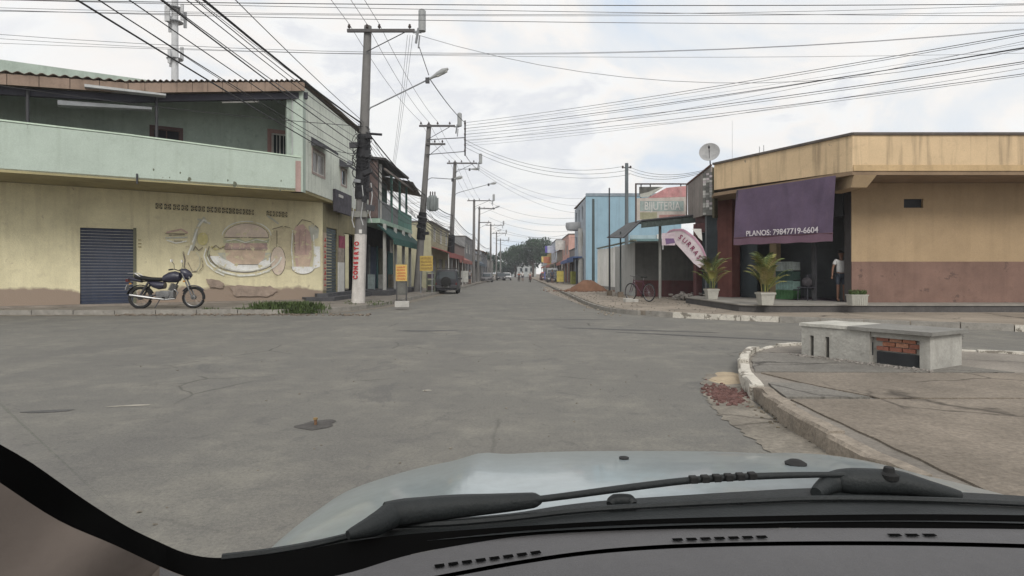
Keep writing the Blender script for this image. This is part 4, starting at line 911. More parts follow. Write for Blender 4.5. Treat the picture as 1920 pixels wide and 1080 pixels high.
bm_ = mat('dark_brown_angle_iron', (0.09, 0.07, 0.065), scale=4, var=.3)
mb = MB(FBB); u0, u1 = FBB.U(1191), FBB.U(1288.5); z0, z1 = FBB.Z(1240, 415), FBB.Z(1240, 346)
mb.box(u0, u1, -.03, .06, z1, z1 + .06); mb.box(u0, u1, -.03, .06, z0 - .06, z0); mb.box(u0, u0 + .07, -.029, .059, z0, z1); mb.box(u1 - .05, u1, -.029, .059, z0, z1)
mb.box(FBB.U(1219), FBB.U(1219) + .05, .061, .1, z0, z1)
mb.build('board_frame', bm_, bb)
MB(FBB).tube((.3, .3, 3.9), (.3, .05, z1), .03).tube((u1 - .3, .6, 3.9), (u1 - .3, .05, z1), .03).build('strut', dark_metal, bb)

# ============================================================ ORANGE CORNER SHOP
os_ = wthing('orange_shop', 'single-storey ochre corner shop with deep parapet, brown dado and raised front step', 'building', (12, 22, 0))
ochre = mat('ochre_wall', (0.60, 0.45, 0.28), var=0.12, peel=((.26, .21, .16), .66, 1.9), scale=0.8, streak=0.7, dirt=(0.20, 0.15, 0.10), dirt_amt=0.35, bump=.25)  # parapet ochre, colour lightened to stand in for light on it
ochre_shaded = mat('ochre_wall_shaded', (0.37, 0.27, 0.165), var=0.12, peel=((.42, .30, .19), .62, 1.3), scale=0.7, streak=0.15, dirt_amt=0.2, bump=.2)  # same ochre, colour darkened for the shade under the overhang
soot = mat('sooty_coping', (0.10, 0.085, 0.075), var=.3, scale=2, dirt_amt=.4)
FZ = 0.385
plat = [(7.15, 24.8), (7.22, 19.2), (7.6, 18.8), (40, 18.8), (40, 33), (10.6, 33), (7.2, 24.9)]
MB().prism(plat[:6] + [(9.6, 27.2)], PH - .05, FZ - .04).build('platform', mat('sooty_riser', (0.085, 0.08, 0.078), var=.3, scale=1.5, dirt_amt=.6, dirt=(.18, .17, .15), bump=.5), os_)
MB().prism([(p[0] - .04, p[1] - .04) for p in plat[:6]] + [(9.6, 27.2)], FZ - .039, FZ).build('platform_edge', mat('worn_platform_top', (0.25, 0.235, 0.21), var=.25, scale=1.5, dirt_amt=.5), os_)
corner = Vector((10.45, 18.5)); far = Vector((7.9, 23.55))
Fo = line(far.x, far.y, corner.x, corner.y); LO = (corner - far).length
Ff = line(corner.x, corner.y, corner.x + 14, corner.y)
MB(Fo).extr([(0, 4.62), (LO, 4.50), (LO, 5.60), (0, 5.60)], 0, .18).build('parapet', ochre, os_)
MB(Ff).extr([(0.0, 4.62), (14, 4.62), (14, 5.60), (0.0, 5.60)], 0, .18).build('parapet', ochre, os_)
MB(Fo).box(-.05, LO + .02, -.05, .22, 5.602, 5.68).build('coping', soot, os_)
MB(Ff).box(.0, 14, -.05, .22, 5.603, 5.681).build('coping', soot, os_)
MB(Ff).box(0.02, 14, -.03, -.001, 4.50, 4.68).build('parapet_band', mat('light_ochre', (.50, .36, .20), scale=1.5, streak=.3), os_)
Fi = line(8.7, 25.3, 11.35, 20.15); LI = hypot(2.65, 5.15)       # shop front line
Fr = line(11.35, 20.15, 25, 20.15)
MB().prism([(7.9, 23.55), (10.45, 18.5), (24.4, 18.5), (24.4, 30), (9.5, 30), (8.4, 26)], 4.38, 4.5).build('soffit', mat('dim_soffit', (.24, .17, .11), var=.2, scale=1.5), os_)
MB().prism([(8.05, 23.6), (10.55, 18.7), (24.3, 18.7), (24.3, 30), (9.5, 30), (8.4, 26)], 5.3, 5.4).build('roof', roofb, os_)
MB(Fr).wall(0, 13.5, 1.75, 4.375, 0, .2, [(1.75, 2.4, 3.55, 3.85)]).build('ochre_wall', ochre_shaded, os_)
MB(Fr).wall(0, 13.5, FZ, 1.748, -.012, .2).build('brown_dado', mat('brown_dado', (0.20, 0.125, 0.10), var=.2, peel=((.13, .085, .07), .60, 2.0), scale=1, streak=.25, dirt_amt=.35), os_)
MB(Fr).box(1.75, 2.4, .1, .15, 3.55, 3.85).build('vent', darkin, os_)
MB(Ff).hexa([(.05, .18, 4.02), (.55, .18, 4.02), (.55, 1.6, 4.02), (.05, 1.6, 4.02)], [(.05, .0, 4.38), (.75, .0, 4.38), (.75, 1.6, 4.38), (.05, 1.6, 4.38)]).build('bracket', ochre_shaded, os_)
MB(Fi).box(LI - .24, LI - 0.02, -.02, .4, FZ, 4.37).build('door_jamb', mat('dark_jamb', (0.05, 0.045, 0.045), scale=3), os_)
# pillars of red-brown tiles on the diagonal front
redbr = mat('red_brown_pillar', (0.15, 0.06, 0.05), var=.25, scale=2, streak=.3, dirt_amt=.4)
u = Fi.U(1366); MB(Fi).box(u - .45, u + .32, -.15, .3, FZ, 4.37).build('pillar', redbr, os_)
u2 = Fi.U(1448); MB(Fi).box(u2 - .16, u2 + .14, .05, .3, FZ, 4.37).build('pillar', mat('ochre_pillar', (.26, .2, .12), var=.2, scale=2), os_)
# shop interior: floor, back wall, side wall, shelves
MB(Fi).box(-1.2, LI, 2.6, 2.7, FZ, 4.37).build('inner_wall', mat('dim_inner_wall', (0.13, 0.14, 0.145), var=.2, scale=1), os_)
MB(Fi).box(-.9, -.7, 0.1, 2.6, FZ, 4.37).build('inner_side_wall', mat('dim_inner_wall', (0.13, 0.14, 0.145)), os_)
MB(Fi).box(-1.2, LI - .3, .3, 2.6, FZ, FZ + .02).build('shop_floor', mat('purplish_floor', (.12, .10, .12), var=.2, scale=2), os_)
MB(Fi).box(Fi.U(1452), LI - .3, 0.0, .25, 3.3, 4.37).build('shutter_box', mat('charcoal_box', (.05, .053, .058), scale=3), os_)
MB(Fi).box(Fi.U(1322), Fi.U(1348), .1, .25, FZ, 4.37).build('dark_panel', mat('dark_slate_panel', (.045, .055, .06), scale=2, var=.3), os_)
MB(Fi).box(Fi.U(1380), Fi.U(1410), .3, .34, FZ, 2.9).build('glass_door', glass_d, os_)
mu = Fi.U(1524)
MB(Fi).box(mu - .06, mu + .06, .02, .14, FZ, 3.3).build('mullion', dark_metal, os_)
MB(Fi).box(mu + .12, LI - .3, 1.3, 1.9, FZ, 1.5).build('counter', mat('grey_counter', (.17, .175, .175), var=.12, scale=1), os_)
MB(Fi).box(mu + .06, LI - .3, 2.5, 2.58, 1.7, 2.3).build('shelf_board', mat('maroon_shelf', (.12, .06, .07), scale=3), os_)
# left of the ochre parapet: slanted grey boarding and mosaic column
sl = wthing('slanted_signboard', 'greyish slanted metal signboard between the billboard and the mosaic pillar', 'signboard', (8.6, 26, 3.8))
A = P(1289, 347, 28.6); B = P(1333, 312, 25.2); C = P(1333, 400, 25.2); D = P(1300, 405, 27.7); E = P(1290, 412, 28.6)
t = Vector((.12, .12, 0))
MB().hexa([E, C, B, A], [E + t, C + t, B + t, A + t]).build('board', mat('pinkish_grey_board', (.27, .24, .22), var=.25, scale=1.2, streak=.55, dirt=(.14, .14, .13), dirt_amt=.5), sl)
MB().tube(A + Vector((0, 0, .05)), B + Vector((0, 0, .05)), .05).build('top_edge', mat('rust_edge', (.15, .08, .06), scale=3), sl)
mp_ = wthing('mosaic_pillar', 'narrow upper pillar faced with white and grey broken tiles left of the ochre parapet', 'pillar', (8.0, 24.2, 0))
Fm = line((1318 - 960) / FPX * 24.6, 24.6, (1336.5 - 960) / FPX * 24.3, 24.3); Lm = hypot((1336.5 * 24.3 - 1318 * 24.6 - 960 * (24.3 - 24.6)) / FPX, .3)
MB(Fm).box(0, Lm, .0, .3, 3.72, 5.45).build('core', mat('pillar_core', (.16, .16, .15), scale=3), mp_)
tm = [mat('tile_chip_%d' % i, c, rough=.5, scale=6, var=.2) for i, c in enumerate([(.50, .49, .47), (.36, .36, .34), (.16, .16, .15), (.45, .40, .42)])]
for k in range(3):
    for j in range(17):
        if random.random() < .12 or (j < 4 and random.random() < .5): continue
        a = k * Lm / 3 + .01; z = 3.74 + j * .1
        MB(Fm).box(a, a + Lm / 3 - .015 - random.random() * .02, -.018 - random.random() * .008, 0, z, z + .088).build('tile', random.choice(tm), mp_)
MB(Fm).box(Lm, Lm + .09, -.05, .25, 3.6, 5.62).build('edge_pipe', mat('dark_olive_pipe', (.10, .09, .06), scale=3), mp_)
# left recess: dark red column between canopy and shop, red awning piece
rd = wthing('red_side_door', 'dark red framed doorway beneath the mosaic pillar', 'doorway', (8.6, 25.6, 0))
Fd = line((1300 - 960) / FPX * 27.4, 27.4, (1352 - 960) / FPX * 25.2, 25.2)
MB(Fd).box(0, .25, 0, .3, PH, 3.6).box(0.25, 2.6, 0.02, .28, 3.2, 3.6).build('door_frame', mat('maroon_frame', (.12, .055, .055), scale=2, var=.3), rd)
MB(Fd).box(.25, 2.2, .3, .36, PH, 3.2).build('door', mat('slate_door', (.045, .055, .06)), rd)
MB(Fd).box(0, 2.6, .1, 1.5, 3.62, 4.4).build('lintel_wall', mat('dark_maroon_wall', (.09, .055, .055), scale=2, var=.3), rd)

# ---- satellite dish, roof antennas
sd_ = wthing('satellite_dish', 'grey mesh satellite dish on the left end of the ochre parapet', 'satellite dish', tuple(P(1331, 312, 24.2)))
c_ = P(1330.5, 288, 24.2); ax = Vector((-.35, -.9, .35)).normalized(); r_ = 0.40
MB().lathe(c_, ax, [(0.0, .03), (.02, r_ * .4), (.07, r_ * .75), (.13, r_), (.145, r_), (.09, r_ * .75), (.04, r_ * .4), (.02, .02)], 24).build('dish', mat('dish_grey', (.33, .33, .33), var=.15, scale=6, dirt_amt=.3, obj_co=False), sd_, smooth=True)
MB().tube(c_ - ax * -.0, P(1332, 312, 24.2), .025).build('mast', dark_metal, sd_)
MB().tube(c_ + Vector((0, 0, -r_ * .8)) + ax * .1, c_ + ax * .5, .012).tube(c_ + ax * .1, c_ + ax * .5, .010).build('feed_arm', dark_metal, sd_)
MB().tube(c_ + ax * .44, c_ + ax * .56, .04).build('feed_horn', dark_metal, sd_)
for px, h_, lab in ((1424, .75, 'thin roof antenna on the ochre shop, left of two'), (1432, .8, 'thin roof antenna on the ochre shop, right of two')):
    p = P(px, 286, 23); p = Vector((p.x, p.y, 5.35))
    a_t = wthing('roof_antenna', lab, 'antenna', tuple(p)); MB().tube(p, p + Vector((0, 0, h_ + .1)), .012).build('mast', grey_metal, a_t)
p = Vector(P(1373, 240, 27)); a_t = wthing('roof_antenna', 'tall faint whip antenna behind the ochre parapet', 'antenna', (p.x, p.y, 5.3)); MB().tube((p.x, p.y, 5.3), (p.x, p.y, 8.2), .012, .006).build('mast', pale_metal, a_t)

# ---- purple banner with phone line
pb = wthing('purple_banner', 'large faded purple awning banner hanging under the ochre parapet with white painted line', 'banner', (9.3, 20.8, 2.6))
u0, u1 = Fo.U(1381, -.06), Fo.U(1567, -.06)
zt0, zt1 = Fo.Z(1381, 357, -.06), Fo.Z(1567, 329, -.06); zb0, zb1 = Fo.Z(1381, 447, -.2), Fo.Z(1567, 438, -.2)
def ban(i, j):
    u = u0 + (u1 - u0) * i; zt = zt0 + (zt1 - zt0) * i; zb = zb0 + (zb1 - zb0) * i; z = zb + (zt - zb) * j
    f = .012 * sin(i * 13 + j * 3) + .035 * math.exp(-((i - .55 - .1 * (1 - j)) / .03) ** 2) * j + .03 * math.exp(-((i - .92 - .08 * (j - 1)) / .025) ** 2) * j
    return (u, -.06 - .14 * (1 - j) - f, z)
MB(Fo).grid(ban, 60, 24).build('cloth', mat('faded_purple', (0.105, 0.075, 0.12), var=.22, scale=1.2, dirt_amt=.3, dirt=(.16, .11, .13), streak=.15, bump=0), pb, smooth=True)
def ban2(i, j):
    u = u0 + (u1 - u0) * i; zb = zb0 + (zb1 - zb0) * i
    return (u, -.212 + .01 * sin(i * 20), zb + .02 - .26 * (1 - j) - .012 * sin(i * 25))
MB(Fo).grid(ban2, 50, 2).build('valance', mat('mauve_valance', (0.16, 0.095, 0.13), var=.12, scale=1.5), pb, smooth=True)
MB(Fo).tube((u0, -.20, zb0 + .02), (u1, -.20, zb1 + .02), .02).build('hem_bar', mat('maroon_bar', (.10, .05, .06)), pb)
slope = atan2(zb1 - zb0, u1 - u0)
ru = Fo.U(1462, -.25); rz_ = Fo.Z(1462, 434, -.25)
lm_ = mat('white_lettering', (.62, .58, .60), var=.15, scale=6, bump=0, dirt_amt=.3)
Mrot = (Matrix.Rotation(Fo.th, 3, 'Z') @ Matrix.Rotation(-slope, 3, 'Y') @ Matrix.Rotation(R(90), 3, 'X')).to_euler()
text('PLANOS: 79847719-6604', lm_, pb, Fo.w(ru, -.245, rz_ - .02), .27, Mrot, sx=1.02, bold=.002)
MB(Fo).box(u0 + .05, u0 + .07, -.1, -.06, zb0, zt0).build('side_rope', dark_metal, pb)

# ---- feather flag, leaning
ff = wthing('feather_flag', 'white and pink feather flag curving down from the canopy with dark red letters', 'flag', (6.6, 24.2, 2.6))
Yf = 24.2
cen = [(1246, 448), (1262, 440), (1276, 443), (1290, 456), (1302, 471), (1312, 487), (1318, 498)]
wid = [10, 20, 27, 30, 30, 26, 16]
def sp(arr, t):
    f = t * (len(arr) - 1); i = min(int(f), len(arr) - 2); f -= i; a, b = arr[i], arr[i + 1]
    return tuple(a[k] + (b[k] - a[k]) * f for k in range(2)) if isinstance(a, tuple) else a + (b - a) * f
def flg(i, j):
    c = sp(cen, i); c2 = sp(cen, min(i + .02, 1)); c1 = sp(cen, max(i - .02, 0)); dx, dy = c2[0] - c1[0], c2[1] - c1[1]; L_ = hypot(dx, dy); w_ = sp(wid, i) * .55
    x, y = c[0] - dy / L_ * w_ * (j * 2 - 1) * -1, c[1] + dx / L_ * w_ * (j * 2 - 1) * -1
    p = P(x, y, Yf); return (p.x, Yf + .12 * sin(i * 5 + j * 2), p.z)
MB().grid(flg, 40, 10).build('cloth', mat('flag_white', (.52, .46, .48), var=.12, scale=3, dirt_amt=.5, dirt=(.45, .28, .36)), ff, smooth=True)
def rib(a, b, m, nm):
    MB().grid(lambda i, j: tuple(Vector(flg(i * .96 + .02, a + (b - a) * j)) + Vector((0, -.02, 0))), 30, 2).build(nm, m, ff)
MB().tube(P(1243, 452, Yf), P(1243, 468, Yf), .02).build('pole', pale_metal, ff)
rib(.85, .97, mat('flag_pink', (.45, .26, .34), var=.2, scale=4), 'pink_edge')
MB().poly([P(1247, 447, Yf - .03), P(1263, 447, Yf - .03), P(1266, 455, Yf - .03), P(1249, 458, Yf - .03)]).build('purple_patch', mat('flag_purple', (.16, .10, .20)), ff)
MB().poly([P(1241, 437, Yf - .02), P(1266, 437, Yf - .02), P(1266, 460, Yf - .02), P(1241, 460, Yf - .02)]).build('white_tail', mat('flag_pale_pink', (.46, .38, .42), var=.2, scale=5), ff)
for k, ch in enumerate('SURRAS'):
    i = .34 + k * .088; p = Vector(flg(i, .46)); q = Vector(flg(i + .03, .46)); d = q - p
    ang = atan2(d.z, d.x)
    text(ch, mat('plum_letters', (.20, .04, .09), var=.2, scale=6, bump=0), ff, p + Vector((0, -.05, 0)), .27, (R(90), -ang, 0), bold=.003)
MB().poly([P(1298, 429, Yf + .2), P(1315, 429, Yf + .2), P(1317, 452, Yf + .2), P(1310, 446, Yf + .2)]).build('white_corner', white_p, ff)
# ============================================================ POWER POLES
POLE_X = lambda Y: -6.32 + 0.018 * (Y - 24.6) if Y < 45 else -5.62 + 0.017 * (Y - 54)
lampm = mat('lamp_head_grey', (.30, .31, .31), rough=.5, scale=6, var=.1, obj_co=True)
ins_m = mat('brown_porcelain', (.06, .045, .04), rough=.3, scale=6, obj_co=True)
def power_pole(x, Y, H, lean, label, r=(.23, .13), arms=(), lamps=(), trafo=False, junk=False, cap=True):
    t = wthing('power_pole', label, 'utility pole', (x, Y, PH), group='concrete power poles along the left kerb')
    B = Vector((x, Y, PH)); T = Vector((x + lean, Y, PH + H))
    at = lambda z: B.lerp(T, (z - PH) / H)
    mb = MB(); n = 10
    mb.tube(B - Vector((0, 0, .1)), T, r[0], r[1], 10)
    mb.build('shaft', conc_pole, t, smooth=True)
    ends = []
    for (z, l, rr, ins) in arms:
        c = at(z); y0 = -r[1] - .06
        MB().box(c.x - l, c.x + rr, Y + y0 - .05, Y + y0 + .05, z - .06, z + .06).build('crossarm', mat('crossarm_wood', (.10, .095, .095), scale=3, var=.2, obj_co=True), t)
        for dx in ins:
            MB().lathe((c.x + dx, Y + y0, z + .06), (0, 0, 1), [(0, .02), (.05, .02), (.06, .06), (.12, .07), (.14, .04), (.18, .05), (.21, .02)], 8).build('insulator', ins_m, t, smooth=True)
            ends.append(Vector((c.x + dx, Y + y0, z + .27)))
        if rr > 1: MB().tube((c.x, Y + y0, z - .85), (c.x + rr * .8, Y + y0, z - .06), .02).build('brace', dark_metal, t)
    if cap and arms:
        z, l, rr, ins = arms[0]; c = at(z)
        ex = c.x + rr; yy = Y - .2
        MB().lathe((ex + .30, yy, z - .05), (0, 0, 1), [(0, .06), (.03, .15), (.85, .15), (.92, .08)], 12).build('line_fuse', lampm, t, smooth=True)
        MB().obox((ex + .1, yy, z - .05), (.35, .08, .08)).tube((ex + .05, yy, z - .5), (ex + .15, yy, z + .1), .05).tube((ex + .15, yy, z - .7), (ex + .2, yy, z - .2), .03).build('fuse_bracket', grey_metal, t)
    for (z0, dx, z1, hx, hz) in lamps:
        c = at(z0)
        pts = [(c.x + .1, Y - .05, z0 - .3), (c.x + .16, Y - .05, z0 + .05), (c.x + .45, Y - .06, z0 + .3), (c.x + dx, Y - .1, z1)]
        MB().path([pts[0], pts[1], tuple((Vector(pts[1]) + Vector(pts[2])) / 2 + Vector((-.05, 0, .04))), pts[2], pts[3]], .028, 6).build('lamp_arm', grey_metal, t, smooth=True)
        p = Vector(pts[3]); q = p + Vector((hx, -.05, hz))
        d = (q - p)
        hd = subp(MB().path([p, p + d * .25, p + d * .45, p + d * .75, q], .1, 10, radii=[.04, .06, .10, .12, .04]).build('lamp_head', lampm, t, smooth=True))
        MB().obox(p + d * .68 + Vector((0, 0, -.06)), (d.length * .5, .13, .08), (0, -atan2(hz, hx), 0)).build('lens', mat('lamp_glass', (.45, .45, .42), rough=.2, bump=0), hd)
        MB().obox(p + Vector((-.05, 0, -.05)), (.16, .1, .22)).build('photocell_box', dark_metal, t)
    if trafo:
        z = 6.05; c = at(z); X0 = c.x + .62
        b = subp(MB().lathe((X0, Y - .1, z - .55), (0, 0, 1), [(0, .24), (.05, .28), (.95, .28), (1.0, .24)], 16).build('transformer', mat('transformer_grey', (.22, .24, .24), scale=4, var=.15), t, smooth=True))
        for k in range(10):
            a = k * 2 * pi / 10; MB().obox((X0 + .33 * cos(a), Y - .1 + .33 * sin(a), z - .08), (.12, .02, .8), (0, 0, a)).build('cooling_fin', mat('transformer_grey', (.22, .24, .24)), b)
        for dx in (-.15, .0, .15): MB().lathe((X0 + dx, Y - .1, z + .45), (0, 0, 1), [(0, .03), (.06, .05), (.12, .035), (.2, .05), (.3, .015)], 8).build('bushing', ins_m, b)
        MB().tube(at(z - .35), (X0 - .2, Y - .1, z - .35), .03).tube(at(z + .3), (X0 - .2, Y - .1, z + .3), .03).build('bracket', dark_metal, t)
    return t, B, T, at, ends
P1 = power_pole(-6.28, 24.6, 11.3, .40, 'nearest concrete power pole, white foot with red upright lettering, dark cable mass halfway up', r=(.27, .15), arms=[(11.18, .78, 1.95, (-.70, .02, .52, 1.75))], lamps=[(7.9, 2.62, 9.25, .8, .42)])
P2 = power_pole(-6.3, 40, 11.1, .80, 'second concrete power pole with grey transformer hung beneath its crossarm', r=(.27, .15), arms=[(11.1, .62, 1.75, (-.5, .02, .6, 1.4)), (9.9, .1, 1.2, (.5, 1.0))], lamps=[(7.4, 1.9, 7.0 + .6, .6, .15), (5.9, 1.6, 7.1, .1, .02)][:1], trafo=True)
P3 = power_pole(-5.62, 54, 11.2, .52, 'third concrete power pole with two lamp arms, in front of the beige house', r=(.26, .15), arms=[(11.2, .7, 2.0, (-.5, .02, .6, 1.7))], lamps=[(10.4, 1.4, 10.7, .8, .0), (8.3, 3.2, 9.35, .65, .12)])
P4 = power_pole(-5.12, 80, 11.0, .1, 'fourth power pole on the left, standing close before its slimmer twin', r=(.24, .15), arms=[(11.0, .9, 2.3, (-.7, 0, .7, 2.0))], lamps=[(9.8, 2.6, 10.0, .8, .3)])
P5 = power_pole(-5.0, 88, 11.0, .25, 'slimmer power pole just behind the fourth one, with two bare arms', r=(.22, .13), arms=[(10.8, .2, 2.3, (.7, 2.0)), (8.8, .1, 1.8, (1.4,))], cap=False)
P6 = power_pole(-4.2, 118, 11.0, .05, 'sixth power pole down the left side, pale with a short crossarm', r=(.24, .14), arms=[(10.8, 1.0, 2.2, (-.7, 0, .7, 2.0))], lamps=[(9, 1.5, 9.8, .6, .1)])
P7 = power_pole(-3.7, 142, 11.0, .05, 'seventh power pole down the left side, partly behind the sixth', r=(.22, .13), arms=[(10.8, 1.0, 2.0, (-.7, 0, .7, 1.8))])
P8 = power_pole(-3.2, 168, 11.0, .0, 'eighth power pole down the left side, among the trees', r=(.22, .13), arms=[(10.6, 1.0, 2.0, (-.7, 0, .7, 1.8))])
# painted foot and lettering of the nearest pole
t1, B1, T1, at1, e1 = P1
foot = subp(MB().tube(at1(PH), at1(2.95), .278, .246, 12).build('white_painted_foot', mat('foot_white', (.56, .53, .50), var=.15, scale=2.5, streak=.35, dirt_amt=.45, dirt=(.28, .24, .21)), t1, smooth=True))
for k, ch in enumerate('CONSERTO'):
    p = at1(1.20 + k * .195) + Vector((-.075, -.275 + .0045 * k, 0))
    text(ch, red_p, foot, p, .26, (R(90), R(-90), R(-14)), bold=.012, ext=.012, sx=.78)
MB().obox(at1(3.75) + Vector((-.02, -.2, 0)), (.62, .18, .24)).build('meter_bracket', mat('grey_bracket', (.22, .22, .2), scale=3), t1)
MB().obox(at1(3.05) + Vector((.06, -.28, 0)), (.12, .02, .16)).build('paper_notice', white_p, t1)
# mass of splices and coils
jm = mat('black_cable_mass', (.022, .022, .025), rough=.6, var=.3, scale=8, obj_co=False)
mb = MB()
mb.tube(at1(4.4), at1(7.0), .30, .27, 12)
mb.build('cable_sleeve', jm, t1, smooth=True)
random.seed(3)
for k in range(14):
    z = random.uniform(4.3, 7.2); c = at1(z); r_ = random.uniform(.22, .40); a0 = random.uniform(0, 6)
    pts = [(c.x + r_ * cos(a), c.y - .25 + .1 * sin(a), z + r_ * .8 * sin(a)) for a in [a0 + i * .5 for i in range(13)]]
    MB().path(pts, random.uniform(.012, .022), 5).build('cable_coil', jm, t1, smooth=True)
for k in range(9):
    c = at1(4.0 + k * .36); s_ = random.choice((-1, 1))
    MB().obox((c.x + s_ * random.uniform(.1, .45), c.y - .32, 4.0 + k * .36), (random.uniform(.15, .35), .16, random.uniform(.12, .3)), (0, random.uniform(-.4, .4), 0)).build('splice_box', random.choice([jm, dark_metal, grey_metal, jm]), t1)
MB().tube(at1(7.05) + Vector((.1, -.1, 0)), at1(7.0) + Vector((.75, -.1, 0)), .05).build('splice_tube', jm, t1)
for k in range(3):
    p = at1(4.3 + k * .1) + Vector((-.25 + k * .35, -.35, 0)); MB().path([p + Vector((0, 0, .5)), p + Vector((.06, -.02, 0)), p + Vector((-.05, 0, -.8)), p + Vector((.04, 0, -1.1))], .02, 5).build('hanging_cable', pale_metal, t1)
t2, B2, T2, at2, e2 = P2
for k in range(6):
    z = 4.0 + k * .22; c = at2(z); MB().obox((c.x + random.uniform(-.3, .35), c.y - .3, z), (random.uniform(.3, .6), .2, .2), (0, random.uniform(-.3, .3), 0)).build('splice_box', jm, t2)
MB().tube(at2(3.6), at2(5.4), .29, .27, 10).build('cable_sleeve', jm, t2, smooth=True)
t3, B3, T3, at3, e3 = P3
_p = P(872, 226, 39.6); _q = P(872, 292, 39.6)
MB().tube(_q, _p, .05).tube(P(800, 262, 39.75), P(872, 258, 39.6), .03).tube(P(797, 290, 39.75), P(872, 284, 39.6), .025).build('spreader_bar', dark_metal, t2)
for k in range(6):
    c = P(872, 232 + 10 * k, 39.55); MB().lathe(c - Vector((0, .12, 0)), (0, 1, 0), [(0, .03), (.03, .07), (.09, .05), (.12, .07), (.15, .03)], 8).build('insulator', ins_m, t2, smooth=True)
MB().tube(at3(3.2), at3(4.8), .34, .30, 10).build('cable_sleeve', jm, t3, smooth=True)

# small poles on the right
def small_pole(px, by, ty, label, r=.06, ins=False, m=dark_metal, Y=None):
    if Y is None: X, Y = G(px, by, PH)
    else: X = (px - 960) / FPX * Y
    top = EYE + (HOR - ty) / FPX * Y
    t = wthing('service_pole', label, 'pole', (X, Y, PH))
    MB().tube((X, Y, PH - .05), (X, Y, top), r, r * .8, 8).build('shaft', m, t, smooth=True)
    if ins:
        MB().box(X - .25, X + .25, Y - .04, Y + .04, top - .3, top - .25).build('cross_bar', dark_metal, t)
        for dx in (-.24, .24): MB().lathe((X + dx, Y, top - .32), (0, 0, 1), [(0, .02), (.03, .07), (.1, .05), (.13, .07), (.17, .02)], 8).build('insulator', ins_m, t)
    return Vector((X, Y, top))
SP = small_pole(1175, 0, 306, 'slim concrete service pole with two insulators rising behind the metal canopy', .13, True, mat('bluish_concrete', (.14, .16, .17), var=.2, scale=2, streak=.3), Y=37)
small_pole(1112.5, 0, 373, 'dark service pole in front of the light blue block', .13, False, mat('dark_green_pole', (.07, .09, .09), scale=2), Y=52)
small_pole(1087.5, 0, 405, 'grey service pole beside the rounded balcony of the blue block', .12, False, mat('mid_grey_pole', (.2, .2, .19), scale=2), Y=70)
small_pole(1143, 0, 448, 'short dark post in front of the white fence', .07, False, dark_metal, Y=41)

# cell mast far left behind the roof
cm = wthing('cell_mast', 'pale grey telecom mast with panel antennas rising behind the corner building roof', 'telecom mast', ((328 - 960) / FPX * 75, 75, 0))
X = (328 - 960) / FPX * 75
MB().tube((X, 75, 0), (X, 75, 37), .5, .36, 12).build('mast_tube', mat('mast_grey', (.50, .51, .52), scale=1, var=.08), cm, smooth=True)
for dx, dy, z in ((-.9, -.3, 33.6), (-.3, -.9, 33.4), (1.0, -.2, 33.8), (.9, .7, 33.2), (-.9, .5, 32.6), (-.35, -.6, 28.2), (.5, -.5, 28.4), (-.6, .2, 28.0), (.7, .3, 28.8)):
    MB().obox((X + dx, 75 + dy, z), (.35, .2, 2.0 if z > 30 else 1.7)).build('panel_antenna', mat('antenna_grey', (.46, .47, .48), scale=2), cm)
for z in (32.6, 34.3, 28): MB().lathe((X, 75, z), (0, 0, 1), [(0, .95), (.08, .95)], 12).build('platform_ring', grey_metal, cm)

# ============================================================ CABLES
def sagline(a, b, sag, n=14):
    a, b = Vector(a), Vector(b); return [a.lerp(b, i / n) - Vector((0, 0, 4 * sag * (i / n) * (1 - i / n))) for i in range(n + 1)]
def cable(a, b, sag, r, label, group, m=wirem):
    mid = Vector(a).lerp(Vector(b), .5)
    mb = MB().path(sagline(a, b, sag), r, 5)
    o = mb.build('overhead_cable', m, None, smooth=True, origin=tuple(a)); tag(o, label, 'cable', group); return o
g_hv = 'power lines strung between the tops of the left poles'; l_hv = 'thin power line strung between crossarm tops of the left poles'
g_lv = 'service cables strung along the left poles below the lamps'; l_lv = 'black service cable strung along the left poles below lamp height'
random.seed(11)
p0x = -6.5
prev = [Vector((p0x + dx, -10, 11.4)) for dx in (-.4, .3, .8, 2.0)]
chain = [prev, e1, e2, e3, P4[4]]
for A, B in zip(chain, chain[1:]):
    nm = {0: 'from the nearest pole top towards the viewer', 1: 'between nearest and second left pole tops', 2: 'between second and third left pole tops', 3: 'between third and fourth left pole tops'}[[id(c_) for c_ in chain].index(id(A))]
    for k in range(min(len(A), len(B), 3)): cable(A[k], B[k], .35, .010, ['left', 'middle', 'right'][k] + ' of three thin power lines ' + nm, g_hv)
def hang(at, y, zs, xo):
    return [Vector((at(z).x + xo(z), y - .22, z)) for z in zs]
lvz = [7.45, 7.25, 7.05, 6.75, 6.45, 6.15, 5.95, 5.6]
q0 = [Vector((p0x + random.uniform(-.2, .3), -10, z + random.uniform(-.1, .25))) for z in lvz]
q1 = [Vector((at1(z).x - .1, 24.4, z)) for z in lvz]
q2 = [Vector((at2(z).x, 39.8, z - .9)) for z in lvz]; q3 = [Vector((at3(z).x, 53.8, z - .9)) for z in lvz]; q4 = [Vector((P4[3](z).x, 79.8, z - 1.0)) for z in lvz]; q5 = [Vector((P6[3](z).x, 117.8, z - 1.0)) for z in lvz]
